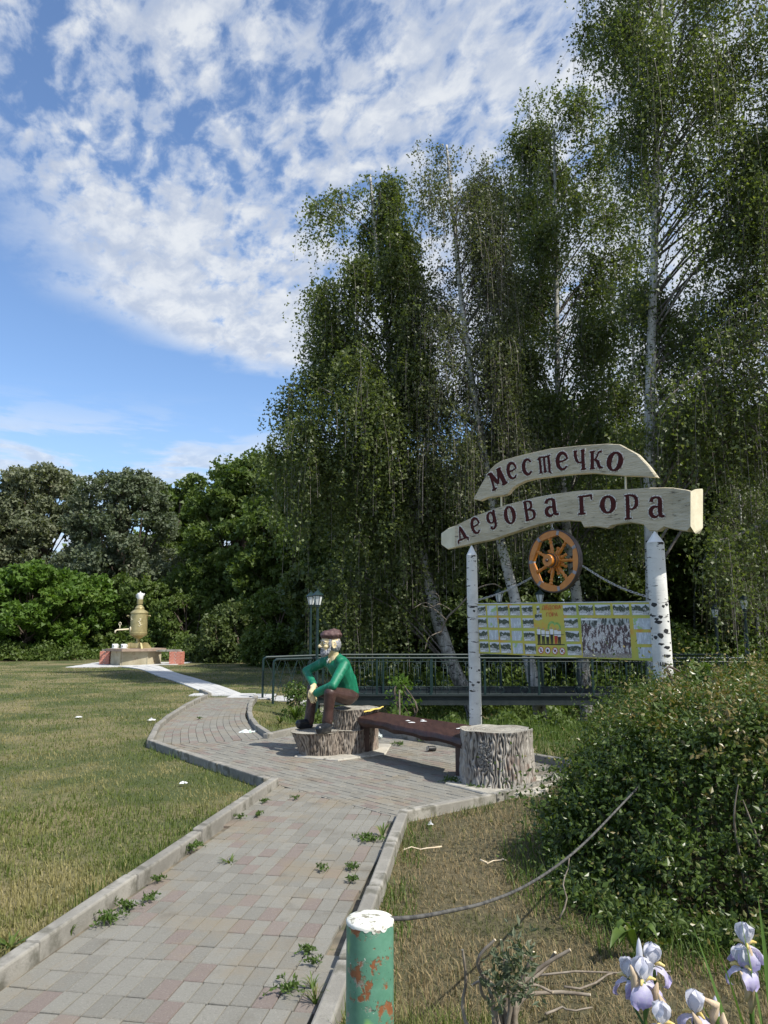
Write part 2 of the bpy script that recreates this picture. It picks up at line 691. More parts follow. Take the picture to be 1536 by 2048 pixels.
def block_mat():
    m, N, b, o = new_mat('paving_block')
    oi = N.node('ShaderNodeObjectInfo').outputs['Random']
    r = N.math('FRACT', N.math('ADD', N.math('MULTIPLY', oi, 7.13), N.attr('rnd')))
    co = N.coord()
    wp = N.node('ShaderNodeNewGeometry').outputs['Position']
    g = N.mix(N.math('FRACT', N.math('MULTIPLY', r, 13.7)), (.188, .182, .158), (.236, .229, .200))
    red = N.mix(N.math('FRACT', N.math('MULTIPLY', r, 5.3)), (.192, .156, .138), (.214, .180, .158))
    isred = N.math('GREATER_THAN', r, .84)
    c = N.mix(isred, g, red)
    sp = N.maprange(N.noise(wp, 120, 4, .8), .54, .66)
    c = N.mix(N.math('MULTIPLY', sp, .38), c, (.44, .42, .37))
    dk = N.maprange(N.noise(wp, 75, 5, .8), .52, .66)
    c = N.mix(N.math('MULTIPLY', dk, .42), c, (.10, .09, .08))
    dirt = N.maprange(N.noise(wp, 1.3, 7, .7), .46, .66)
    c = N.mix(N.math('MULTIPLY', dirt, .65), c, (.235, .195, .135))
    stain = N.maprange(N.noise(wp, 3.0, 6, .6), .58, .72)
    c = N.mix(N.math('MULTIPLY', stain, .5), c, (.12, .105, .08))
    N.set(b.inputs['Base Color'], c)
    b.inputs['Roughness'].default_value = .9
    N.l.new(N.bump(N.noise(wp, 130, 5, .8), .8, .004), b.inputs['Normal'])
    return m


M['block'] = block_mat()
TOPZ = .026
BED0 = .002


def block_poly(poly, inset=.0035, top=TOPZ, bev=.004):
    p = np.array(poly)
    c = p.mean(0)
    d = p - c
    L = np.linalg.norm(d, axis=1)[:, None]
    q = c + d * np.clip((L - inset) / L, .1, 1)
    t = c + d * np.clip((L - inset - bev) / L, .1, 1)
    n = len(p)
    ar = sum(p[i][0] * p[(i + 1) % n][1] - p[(i + 1) % n][0] * p[i][1] for i in range(n))
    if ar < 0:
        q = q[::-1]
        t = t[::-1]
    V = np.vstack([np.c_[q, np.full(n, BED0)], np.c_[q, np.full(n, top - bev)], np.c_[t, np.full(n, top)]])
    fs = [[2 * n + i for i in range(n)]]
    for k in (0, 1):
        fs += [[k * n + i, k * n + (i + 1) % n, (k + 1) * n + (i + 1) % n, (k + 1) * n + i] for i in range(n)]
    return V, fs


bl = block_poly([(-.09, -.045), (.09, -.045), (.09, .045), (-.09, .045)], inset=.002)
WHOLE = MB().add(*bl, 0, 0.0).build('paving_block', M['block'], origin=(0, 0, 0))
WHOLE_ME = WHOLE.data
bpy.data.objects.remove(WHOLE)
blocks = []        # (centre, angle, clipped poly or None)


BS = .90


def lay(poly, origin, ang, stack, lim):
    ex = np.array([math.cos(ang), math.sin(ang)])
    ey = np.array([-ex[1], ex[0]])
    n = 70
    for j in range(-n, n):
        wob = random.uniform(-.008, .008)
        for i in range(-n // 2, n // 2):
            off = 0 if stack else (.5 if j % 2 else 0)
            c = origin + ex * ((i + off) * .204 * BS + wob * (0 if stack else 2)) + ey * (j * .104 * BS)
            if stack:
                c = c + ey * .004 * math.sin(i * 2.3) + ex * .002 * math.sin(j)
            if not (lim[0] < c[0] < lim[1] and lim[2] < c[1] < lim[3]):
                continue
            q = [c + ex * a * BS + ey * b * BS for a, b in ((-.1, -.05), (.1, -.05), (.1, .05), (-.1, .05))]
            r = clip_to(q, poly)
            if r is None:
                continue
            if r == 'whole':
                blocks.append((c, ang, None))
            else:
                r = np.array(r)
                ar = abs(sum(r[k][0] * r[(k + 1) % len(r)][1] - r[(k + 1) % len(r)][0] * r[k][1] for k in range(len(r)))) / 2
                if ar > .0012:
                    blocks.append((r.mean(0), ang, r))


dn = nr / np.linalg.norm(nr)
lay(NEAR, F_ - np.array([.03, .02]), math.atan2(dn[1], dn[0]) - .045, True, (-3, 1, 2.2, 9))
lay(PLAZA, F_.copy(), math.radians(-47), False, (-4, 3, 6, 13))
blocks.sort(key=lambda t: t[0].dot(t[0]))
vis = [b for b in blocks if b[0][1] > 3.05 and abs(b[0][0]) < .55 * b[0][1] + .1]
near_ids = set(id(b) for b in vis[:300])
rest = MB()
for b in blocks:
    c, ang, poly = b
    tilt = (random.gauss(0, .006), random.gauss(0, .006), ang + random.gauss(0, .006) + (PI if random.random() < .5 else 0))
    dz = random.gauss(0, .0013)
    if id(b) in near_ids:
        if poly is None:
            o = bpy.data.objects.new('paving_block', WHOLE_ME)
            COL.objects.link(o)
            o.location = (c[0], c[1], dz)
            o.rotation_euler = tilt
            o.parent = pavement
        else:
            V, fs = block_poly(poly - c)
            o = MB().add(V, fs, 0, 0.0).build('paving_block', M['block'], origin=(c[0], c[1], dz))
            o.parent = pavement
    else:
        if poly is None:
            V, fs = bl
            R = rotz(tilt[2])
            V = V @ R.T + np.array([c[0], c[1], dz])
        else:
            V, fs = block_poly(poly)
            V = V + np.array([0, 0, dz])
        rest.add(V, fs, 0, random.random())
# far curved stretch: courses follow the bend
NC = 13
ts = np.linspace(0, 1, len(LEFT))
seg = np.linalg.norm(np.diff((LEFT + RIGHT) / 2, axis=0), axis=1)
cum = np.concatenate([[0], np.cumsum(seg)])
tot = cum[-1]


def strip(a, s):
    l = np.array([np.interp(s, cum, LEFT[:, k]) for k in (0, 1)])
    r = np.array([np.interp(s, cum, RIGHT[:, k]) for k in (0, 1)])
    return l + (r - l) * a


for j in range(NC):
    s = .1 * (j % 2)
    while s < tot - .02:
        e = min(s + .21, tot)
        q = [strip(j / NC, s), strip((j + 1) / NC, s), strip((j + 1) / NC, e), strip(j / NC, e)]
        V, fs = block_poly(q)
        rest.add(V + np.array([0, 0, random.gauss(0, .0013)]), fs, 0, random.random())
        s = e
o = rest.build('paving_blocks', M['block'], parent=None, origin=(0, 0, 0))
o.parent = pavement
o['kind'] = 'stuff'

# ------------------------------------------------------------ kerbs
KH = .115
KW = .085


def kerb_run(name, pts, side, stone=1.0, h=KH, drop=(0, 0)):
    """stones along a polyline whose inner edge is pts; side=+1 puts the stone to the left of the walking direction"""
    root = bpy.data.objects.new(name, None)
    COL.objects.link(root)
    root['kind'] = 'structure'
    WL[root.name] = np.zeros(3)
    pts = [np.asarray(p, float) for p in pts]
    for a, b in zip(pts[:-1], pts[1:]):
        d = b - a
        L = np.linalg.norm(d)
        d = d / L
        n = np.array([-d[1], d[0]]) * side
        k = max(1, round(L / stone))
        for i in range(k):
            c = a + d * (L * (i + .5) / k) + n * (KW / 2 + random.uniform(-.004, .004))
            ln = L / k - .010
            ang = math.atan2(d[1], d[0]) + random.gauss(0, .006)
            mb = MB().box((0, 0, (h - .12) / 2), (ln, KW, h + .12), r=random.random())
            o = mb.build('kerb_stone', M['kerb'], origin=(0, 0, 0))
            bevel(o, .011, 2)
            z = float(hz(c[0], c[1]))
            o.location = (c[0], c[1], z + random.gauss(0, .004) - .012)
            o.rotation_euler = (random.gauss(0, .012), random.gauss(0, .004), ang)
            o.parent = root
    return root


kerb_run('kerb', [N1, A_], +1)
kerb_run('kerb', [A_ + np.array([-.075, .0]), L_], -1 * -1)
kerb_run('kerb', [L_, g2(320, 1462), g2(345, 1440), g2(372, 1421), g2(416, 1398)], +1, .8)
kerb_run('kerb', [g2(423, 1393), g2(405, 1385)], +1, .5, .10)
kerb_run('kerb', [K_, g2(508, 1462), g2(499, 1448), g2(493, 1432), g2(497, 1412), g2(508, 1398)], -1, .8)
kerb_run('kerb', [K_, g2(607, 1466), R1], +1, 1.0)
kerb_run('kerb', [R1, R2 + (R2 - R1) * .06], +1, 1.0, .13)
kerb_run('kerb', [R3 + (R3 - R4) * .15, R4, F_], +1, 1.0, .09)
kerb_run('kerb', [F_ + np.array([.0, .03]), N2], +1, 1.0, .10)

# ------------------------------------------------------------ white slab path to the samovar and to the bridge
slabs = bpy.data.objects.new('slab_path', None)
COL.objects.link(slabs)
slabs['kind'] = 'structure'
WL[slabs.name] = np.zeros(3)


def slab_poly(q, th=.03):
    V, fs = block_poly([np.asarray(p, float)[:2] for p in q], inset=.006, top=th, bev=.006)
    z = float(hz(*np.mean(np.array(q)[:, :2], 0)))
    o = MB().add(V + np.array([0, 0, z]), fs, 0, random.random()).build('slab', M['slab'], origin=(0, 0, 0))
    o.parent = slabs


SL = spline([g2(414, 1390), g2(372, 1372), g2(318, 1352), g2(283, 1341), g2(240, 1334)], 7)
SR = spline([g2(486, 1390), g2(440, 1373), g2(372, 1352), g2(336, 1341), g2(318, 1334)], 7)
for i in range(len(SL) - 1):
    for j in range(3):
        q = [SL[i] + (SR[i] - SL[i]) * j / 3, SL[i] + (SR[i] - SL[i]) * (j + 1) / 3,
             SL[i + 1] + (SR[i + 1] - SL[i + 1]) * (j + 1) / 3, SL[i + 1] + (SR[i + 1] - SL[i + 1]) * j / 3]
        slab_poly(q)
# apron under the samovar
for i in range(9):
    for j in range(4):
        x0, y0 = -14.6 + i * .72, 31.6 + j * .9
        if i < 2 or i > 7 or (i > 6 and j < 1):
            continue
        slab_poly([(x0, y0), (x0 + .72, y0), (x0 + .72, y0 + .9), (x0, y0 + .9)])
# strip from the bend to the bridge deck
for i in range(8):
    x0 = -4.6 + i * .5
    for j in range(2):
        y0 = 17.55 + j * .55 - .05 * i * 0
        if x0 < -3.7 and j == 0:
            continue
        slab_poly([(x0, y0), (x0 + .5, y0), (x0 + .5, y0 + .55), (x0, y0 + .55)])
# ------------------------------------------------------------ footbridge
DX0, DX1 = -1.45, 8.35
YN, YF = 16.95, 19.1
HR = .93
bridge = thing('footbridge', (0, 18, 0), 'dark green steel footbridge with scrollwork railings crossing the gully', 'footbridge')
mb = MB()
mb.box(((DX0 + DX1) / 2, (YN + YF) / 2, -.03), (DX1 - DX0 + .3, YF - YN + .1, .05))
mb.build('deck', M['green_dark'], bridge)
for y in (YN - .06, YF + .06):
    mb = MB()
    mb.box(((DX0 + DX1) / 2, y, .03), (DX1 - DX0 + .3, .04, .17))
    for zz in (-.065, .125):
        mb.box(((DX0 + DX1) / 2, y - (.03 if y < 18 else -.03), zz), (DX1 - DX0 + .3, .07, .02))
    mb.build('beam', M['green_dark'], bridge)
for px_ in (DX0 + .2, DX1 - .2):
    MB().box((px_, 18, -.6), (.3, 2.3, 1.1)).build('abutment', M['concrete'], bridge)


def scroll(cx, y, z0, z1, mbx):
    """pair of bars that curl into scrolls at both ends"""
    for s in (-1, 1):
        pts = []
        R_ = .085
        for k in range(13):
            a = PI * .5 + s * k * PI * 1.55 / 12
            rr = R_ * (1 - .45 * k / 12)
            pts.append((cx + s * (-.0) + rr * math.cos(a) * 1.0 + s * -.02, y, z1 - R_ + rr * math.sin(a)))
        pts = pts[::-1]
        pts2 = [(p[0], p[1], z0 + z1 - p[2]) for p in pts][::-1]
        mbx.tube(pts, .0065, 5, r=.5)
        mbx.tube(pts2, .0065, 5, r=.5)
        mbx.tube([(cx + s * .045, y, z1 - .10), (cx + s * .045, y, z0 + .10)], .006, 5, r=.5)


def railing(y, xs, flare_end, end_x, lampgap=None):
    r = []
    # hand rail, with bent-down ends
    fe = np.array([flare_end[0], flare_end[1], 0])
    pts = [fe + [0, 0, 0], fe + [0, 0, HR - .10], fe + [.012, 0, HR - .04], fe + [.06, .01, HR - .004], (xs[0], y, HR), (end_x - .08, y, HR), (end_x - .015, y, HR - .03), (end_x, y, HR - .10), (end_x, y, 0.0)]
    MB().tube(pts, .026, 8).build('handrail', M['green_metal'], bridge, smooth=True, sharp=50)
    MB().tube([(xs[0], y, HR - .075), (end_x, y, HR - .075)], .009, 5).tube([(xs[0], y, .15), (end_x, y, .15)], .009, 5).build('rail_bar', M['green_metal'], bridge)
    for i, x in enumerate(xs):
        MB().box((x, y, HR / 2 - .05), (.045, .035, HR - .06 + .1)).build('post', M['green_metal'], bridge)
    for a, b in zip(xs[:-1], xs[1:]):
        m = MB()
        for t in (.27, .73):
            scroll(a + (b - a) * t, y, .16, HR - .08, m)
        for t in (.5, .08, .92):
            m.tube([(a + (b - a) * t, y, .15), (a + (b - a) * t, y, HR - .075)], .006, 4, r=.5)
        m.build('scroll_panel', M['green_metal'], bridge, smooth=True)
    # leaning crossed bars in the splayed end panel
    m = MB()
    p0 = fe
    p1 = np.array([xs[0], y, 0])
    for k in range(4):
        t0, t1 = (k + .15) / 4.3, (k + 1.0) / 4.3
        a, b = p0 + (p1 - p0) * t0, p0 + (p1 - p0) * t1
        m.tube([a + [0, 0, .05], (a + b) / 2 + [0, 0, .45], b + [0, 0, HR - .06]], .006, 4, r=.5)
        m.tube([b + [0, 0, .05], (a + b) / 2 + [0, 0, .5], a + [0, 0, HR - .06]], .006, 4, r=.5)
    m.build('splayed_panel', M['green_metal'], bridge)


railing(YN, list(np.linspace(-1.35, 8.2, 9)), (-2.36, 16.35), 8.22)
railing(YF, list(np.linspace(-1.35, 8.35, 9) + .12), (-2.78, 17.6), 8.6)

# ------------------------------------------------------------ park lamps
LMP = None


def lamp_at(x, y, h, label):
    t = thing('park_lamp', (x, y, 0), label, 'lamp', 'park lamps by the footbridge')
    z0 = -.3
    MB().tube([(x, y, z0), (x, y, .5), (x, y, h - .36)], [.042, .036, .028], 10).build('post', M['green_metal'], t, smooth=True, sharp=40)
    MB().lathe([(.0, 0), (.05, 0), (.05, .03), (.03, .05), (.0, .06)], 10, (x, y, h - .37)).build('collar', M['green_metal'], t)
    n = 6
    m = MB()
    m.lathe([(0, .0), (.058, .0), (.105, .21), (0, .21)], n, (x, y, h - .33))
    m.build('lantern_glass', M['glass'], t)
    m = MB()
    for k in range(n):
        a = k * 2 * PI / n
        m.tube([(x + .060 * math.cos(a), y + .060 * math.sin(a), h - .335), (x + .108 * math.cos(a), y + .108 * math.sin(a), h - .12)], .007, 4)
    for r_, z in ((.06, -.33), (.108, -.12)):
        m.tube([(x + r_ * math.cos(k * 2 * PI / n), y + r_ * math.sin(k * 2 * PI / n), h + z) for k in range(n)], .008, 4, closed=True)
    m.build('lantern_frame', M['green_metal'], t)
    m = MB().lathe([(.0, -.115), (.135, -.115), (.128, -.10), (.03, -.015), (.018, .0), (.022, .012), (0, .03)], n, (x, y, h))
    m.build('lantern_roof', M['green_metal'], t)


lamp_at(-1.47, 16.75, 2.42, 'green park lamp on the right of the pair behind the seated figure')
lamp_at(-1.86, 19.25, 2.50, 'green park lamp on the left of the pair behind the seated figure')
lamp_at(8.16, 17.1, 2.34, 'dark park lamp at the near railing end, rightmost of all lamps')
lamp_at(8.45, 19.3, 2.18, 'dark park lamp just right of the thick birch sign post')
lamp_at(2.95, 19.35, 2.58, 'park lamp whose green roof tip peeks over the board, left one')
lamp_at(4.0, 19.35, 2.56, 'park lamp whose green roof tip peeks over the board, right one')

# ------------------------------------------------------------ stumps: bark relief is geometry
M['stump'] = None


def stump_mat(ca, cb):
    m, N, b, o = new_mat('moulded_bark')
    co = N.coord()
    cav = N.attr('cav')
    rr = N.math('FRACT', N.math('MULTIPLY', N.attr('rnd'), 1.0))
    n1 = N.noise(N.mapping(co, scale=(1, 1, .35)), 9, 6, .65)
    c = N.mix(N.maprange(n1, .35, .65), ca, cb)
    c = N.mix(N.maprange(N.noise(co, 3.2, 4, .6), .54, .72), c, (.19, .115, .085))
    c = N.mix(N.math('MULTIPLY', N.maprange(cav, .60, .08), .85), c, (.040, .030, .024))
    N.set(b.inputs['Base Color'], c)
    b.inputs['Roughness'].default_value = .82
    N.l.new(N.bump(N.noise(N.mapping(co, scale=(1, 1, .3)), 45, 6, .7), .9, .008), b.inputs['Normal'])
    return m


M['stump'] = stump_mat((.18, .145, .115), (.31, .27, .225))
M['stump_grey'] = stump_mat((.27, .245, .215), (.43, .405, .36))
def ring_mat():
    m, N, b, o = new_mat('moulded_stump_top')
    co = N.coord()
    flat = N.mapping(co, scale=(1, 1, 0))
    ln = N.node('ShaderNodeVectorMath', operation='LENGTH')
    N.l.new(flat, ln.inputs[0])
    d = N.math('ADD', ln.outputs['Value'], N.math('MULTIPLY', N.noise(flat, 5, 4, .6), .07))
    ring = N.math('SINE', N.math('MULTIPLY', d, 260))
    c = N.mix(N.maprange(N.noise(co, 5, 6, .6), .35, .65), (.27, .25, .21), (.42, .40, .34))
    c = N.mix(N.math('MULTIPLY', N.maprange(ring, .2, 1), .45), c, (.13, .115, .09))
    c = N.mix(N.maprange(N.noise(co, 11, 5, .6), .56, .70), c, (.14, .125, .095))
    N.set(b.inputs['Base Color'], c)
    b.inputs['Roughness'].default_value = .88
    N.l.new(N.bump(N.math('ADD', ring, N.noise(co, 40, 5, .7)), .5, .004), b.inputs['Normal'])
    return m


M['stump_top'] = ring_mat()


def vnoise(x, y, seed=0):
    """cheap tileable-in-x value noise; x, y in cells"""
    r = np.random.default_rng(seed).random((64, 64))
    xi = np.floor(x).astype(int)
    yi = np.floor(y).astype(int)
    fx = x - xi
    fy = y - yi
    fx = fx * fx * (3 - 2 * fx)
    fy = fy * fy * (3 - 2 * fy)
    g = lambda a, b: r[a % 64, b % 64]
    return (g(xi, yi) * (1 - fx) + g(xi + 1, yi) * fx) * (1 - fy) + (g(xi, yi + 1) * (1 - fx) + g(xi + 1, yi + 1) * fx) * fy


def bark_relief(th, z, seed, knot=None):
    w = th * 62 / PI
    wob = 3.4 * vnoise(th * 32 / PI, z * 7, seed) + 1.8 * vnoise(th * 64 / PI, z * 16, seed + 1)
    a = w + wob
    if knot is not None:
        dx = ((th - knot[0] + PI) % (2 * PI) - PI) * .36
        dz = (z - knot[1])
        d = np.sqrt(dx ** 2 * 3.2 + dz ** 2)
        k = np.exp(-(d / .07) ** 2)
        a = a * (1 - k) + k * (d * 150)
    ridge = .5 + .5 * np.cos(a * PI)
    ridge = ridge ** .7
    breakup = vnoise(th * 64 / PI, z * 20, seed + 2)
    return np.clip(ridge * (.55 + .6 * breakup), 0, 1)


def log_mesh(name, c, rfun, z0, z1, parent, seed=0, nt=420, nz=64, amp=.022, knot=None, lip=.012, top_tilt=(0, 0)):
    th = np.arange(nt) * 2 * PI / nt
    zz = np.linspace(0, 1, nz)
    TH, ZZ = np.meshgrid(th, zz)
    R0 = rfun(TH, ZZ)
    Z = z0 + (z1 - z0) * ZZ
    rel = bark_relief(TH, Z, seed, knot)
    fade = 1 - np.exp(-((1 - ZZ) / .05)) * .8
    R_ = R0 + amp * (rel - .5) * fade + .02 * (vnoise(TH * 6 / PI, Z * 4, seed + 9) - .5) + lip * np.exp(-((1 - ZZ) / .04) ** 2)
    X = c[0] + R_ * np.cos(TH)
    Y = c[1] + R_ * np.sin(TH)
    topz = top_tilt[0] * np.cos(TH) + top_tilt[1] * np.sin(TH) + .012 * (vnoise(TH * 7 / PI, TH * 0 + 3, seed + 7) - .5)
    Z = Z + topz * ZZ ** 3
    V = np.stack([X, Y, Z], -1).reshape(-1, 3)
    i = np.arange(nz - 1)[:, None] * nt
    j = np.arange(nt)[None, :]
    j2 = (j + 1) % nt
    Fq = np.stack([i + j, i + j2, i + nt + j2, i + nt + j], -1).reshape(-1, 4)
    mb = MB().add(V, Fq, 0, .5)
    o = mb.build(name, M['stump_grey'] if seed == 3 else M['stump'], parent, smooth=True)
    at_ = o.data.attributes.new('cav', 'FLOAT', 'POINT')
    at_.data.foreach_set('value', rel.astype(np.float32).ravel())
    # cut face: rings with slight undulation
    nr_ = 26
    ring = V[-nt:].reshape(nt, 3)
    cc = ring.mean(0)
    vs = [ring]
    for k in range(1, nr_):
        t = k / nr_
        p = ring + (cc - ring) * t
        dz = .0022 * np.cos(k * 2.4 + 2 * vnoise(th * 6 / PI, th * 0 + k * .3, seed + 3)) - .012 * math.sin(min(t * 4, 1) * PI / 2) + .006 * (vnoise(th * 5 / PI, th * 0 + k * .25, seed + 4) - .5)
        p = p.copy()
        p[:, 2] += dz
        vs.append(p)
    VV = np.vstack(vs + [cc[None, :] - [0, 0, .012]])
    i = np.arange(nr_ - 1)[:, None] * nt
    Fq = np.stack([i + j, i + j2, i + nt + j2, i + nt + j], -1).reshape(-1, 4)
    mt = MB().add(VV, Fq, 0, .4)
    last = (nr_ - 1) * nt
    mt._f(np.array([[last + k, last + (k + 1) % nt, nr_ * nt] for k in range(nt)]) - len(VV), 0, .4)
    mt.Fs[-1] = mt.Fs[-1] * 1
    mt.build('stump_top', M['stump_top'], parent, smooth=True)
    return o


# right stump
S2 = (1.165, 8.03)
st2 = thing('concrete_stump', (S2[0], S2[1], 0), 'round grey moulded tree stump seat carrying the right end of the bench', 'stump')


def r2(TH, Z):
    r = .355 + .028 * (1 - Z) ** 2 + .012 * np.sin(2 * TH + 1) + .010 * np.sin(3 * TH)
    r = r + .03 * np.exp(-((Z) / .08) ** 2) * (np.sin(5 * TH) * .5 + .6)
    return r


log_mesh('stump_body', S2, r2, .0, .565, st2, seed=3, amp=.026, knot=(math.radians(-118), .33), top_tilt=(0, -.004))
# left stump with the foot shelf
S1 = (-.39, 10.12)
st1 = thing('concrete_stump', (S1[0], S1[1], 0), 'brown moulded tree stump with a foot ledge under the seated figure', 'stump')


def r1(TH, Z):
    r = .275 + .035 * (1 - Z) ** 1.5 + .012 * np.sin(3 * TH + 2)
    r = r + .05 * np.exp(-((Z - 1) / .10) ** 2) * np.clip(np.cos(TH - .2), 0, 1)
    return r


log_mesh('stump_body', S1, r1, .0, .56, st1, seed=11, nt=240, nz=56, amp=.024)
LC = (-.71, 9.83)


def r1b(TH, Z):
    d = np.clip(np.cos(TH - PI * 1.08), -1, 1)
    r = .285 + .04 * np.sin(2 * TH) + d * (.02 + .12 * Z ** 1.2) + .02 * np.sin(4 * TH)
    return r


log_mesh('foot_ledge', LC, r1b, .0, .315, st1, seed=23, nt=240, nz=40, amp=.024)
def r1c(TH, Z):
    return .27 + .03 * np.sin(2 * TH + 1) + .02 * (1 - Z) + .02 * np.sin(5 * TH)


log_mesh('foot_ledge', (-.52, 9.90), r1c, .0, .322, st1, seed=29, nt=220, nz=36, amp=.024)
# footing slabs
M_f = MB().add(*block_poly([(-1.10, 9.55), (-.55, 9.28), (.02, 9.75), (.1, 10.5), (-.6, 10.7)], 0, .045, .01))
o = M_f.build('footing', M['concrete'], st1)
M_f = MB().add(*block_poly([(.62, 7.95), (1.0, 7.42), (1.52, 7.50), (1.78, 8.1), (1.5, 8.5), (.8, 8.45)], 0, .045, .01))
o = M_f.build('footing', M['concrete'], st2)

# ------------------------------------------------------------ bench plank
LFp, RFp = np.array([-.33, 9.80, .475]), np.array([.80, 8.02, .462])
LBp, RBp = np.array([-.10, 10.05, .52]), np.array([.97, 8.62, .525])
bench = thing('bench', ((LFp + RFp) / 2 * [1, 1, 0]), 'thick dark brown plank bench spanning between the two stumps', 'bench')
nn = 24
mb = MB()
Vs = []
for k in range(nn):
    t = k / (nn - 1)
    f_ = LFp + (RFp - LFp) * t
    b_ = LBp + (RBp - LBp) * t
    wv = .012 * math.sin(k * 1.7) + .010 * math.sin(k * .6) + (.02 if 8 < k < 11 else 0)
    f_ = f_ + (f_ - b_) / np.linalg.norm(f_ - b_) * wv
    th_ = .085 + .010 * math.sin(k * .9)
    m1 = f_ * .66 + b_ * .34 + [0, 0, .006 * math.sin(k * .8)]
    m2 = f_ * .33 + b_ * .67 + [0, 0, .004 * math.sin(k * 1.1 + 1)]
    inn = f_ + (b_ - f_) * .08
    Vs += [f_ + [0, 0, -.012], f_ * .97 + b_ * .03, m1, m2, b_, b_ - [0, 0, th_], inn - [0, 0, th_ + .015], f_ * 1.02 - b_ * .02 - [0, 0, th_ * .55]]
ns = 8
fs = [[k * ns + i, (k + 1) * ns + i, (k + 1) * ns + (i + 1) % ns, k * ns + (i + 1) % ns] for k in range(nn - 1) for i in range(ns)]
fs += [list(range(ns)), list(range((nn - 1) * ns, nn * ns))[::-1]]
mb.add(Vs, fs, 0, .4)
mb.build('plank', M['timber_dark'], bench, smooth=True, sharp=32)
mid = (LFp + LBp) / 2
for p, w in (((LFp * .66 + LBp * .34), (.10, .09)), ((RFp * .55 + RBp * .45) + [-.02, .03, 0], (.1, .16))):
    MB().box((p[0], p[1], .21), (w[0], w[1], .40), rz=-.95).build('bracket', M['timber_dark'], bench)
# droppings and a yellow peel on the plank
def on_plank(s, t, dz=.0):
    a = LFp + (RFp - LFp) * s
    b = LBp + (RBp - LBp) * s
    return a + (b - a) * t + [0, 0, dz]


for s, t, q in ((.50, .45, .032), (.58, .72, .026), (.56, .80, .018), (.93, .62, .028), (.45, .55, .02)):
    c = on_plank(s, t, .008)
    m = MB()
    k = 11
    ring = [(c[0] + q * (1.3 + .5 * random.random()) * math.cos(i * 2 * PI / k), c[1] + q * random.uniform(.6, 1.2) * math.sin(i * 2 * PI / k), c[2] - .004) for i in range(k)]
    V = ring + [tuple(c + [0, 0, .003])]
    m.add(V, [[i, (i + 1) % k, k] for i in range(k)], 0, .5)
    m.build('bird_dropping', M['pale'], bench)
pc = on_plank(.03, .60, .02)
ylw = noisy('yellow_leaf', (.72, .52, .09), (.80, .64, .20), 20, .6, .2)
V = []
for k in range(9):
    t = k / 8
    x = pc[0] - .10 + .26 * t + .01 * math.sin(k * 1.3)
    y = pc[1] - .06 + .16 * t
    w = .035 * math.sin(PI * min(t + .12, 1)) + .004
    zc = pc[2] + .015 + .05 * t + .004 * math.sin(k * 2)
    V += [(x - w * .5, y + w, zc), (x, y, zc + .008), (x + w * .5, y - w, zc - .003)]
o = MB().add(V, [[3 * k + i, 3 * k + 3 + i, 3 * k + 4 + i, 3 * k + 1 + i] for k in range(8) for i in (0, 1)], 0, .5).build('dry_leaf', ylw, origin=pc, smooth=True)
tag(o, 'curled yellow dry leaf lying at the left end of the bench', 'leaf')

# ------------------------------------------------------------ sign: posts, beam, plank, board, wheel
PL_ = np.array([at(947, 1260, 10.5)[0], 10.5])
PR_ = np.array([at(1321, 1260, 8.9)[0], 8.9])
SD = np.append((PR_ - PL_) / np.linalg.norm(PR_ - PL_), 0)       # along the sign
SN = np.array([SD[1], -SD[0], 0])                                # towards the viewer
if SN[1] > 0:
    SN = -SN
S0 = np.array([PL_[0], PL_[1], 0])
UP = np.array([0, 0, 1.0])


def sp(u, v, n=0.0):
    """pixel -> (s, z) on the sign plane moved n towards the viewer"""
    r = ray(u, v)
    o = S0 + SN * n - [0, 0, EYE]
    t = o.dot(SN) / r.dot(SN)
    p = r * t + [0, 0, EYE]
    return np.array([(p - S0).dot(SD), p[2]])


def S3(s, z, n=0.0):
    return S0 + SD * s + UP * z + SN * n


def zq(x, y):
    return 860 + x * .37760, 860 + y * .37760


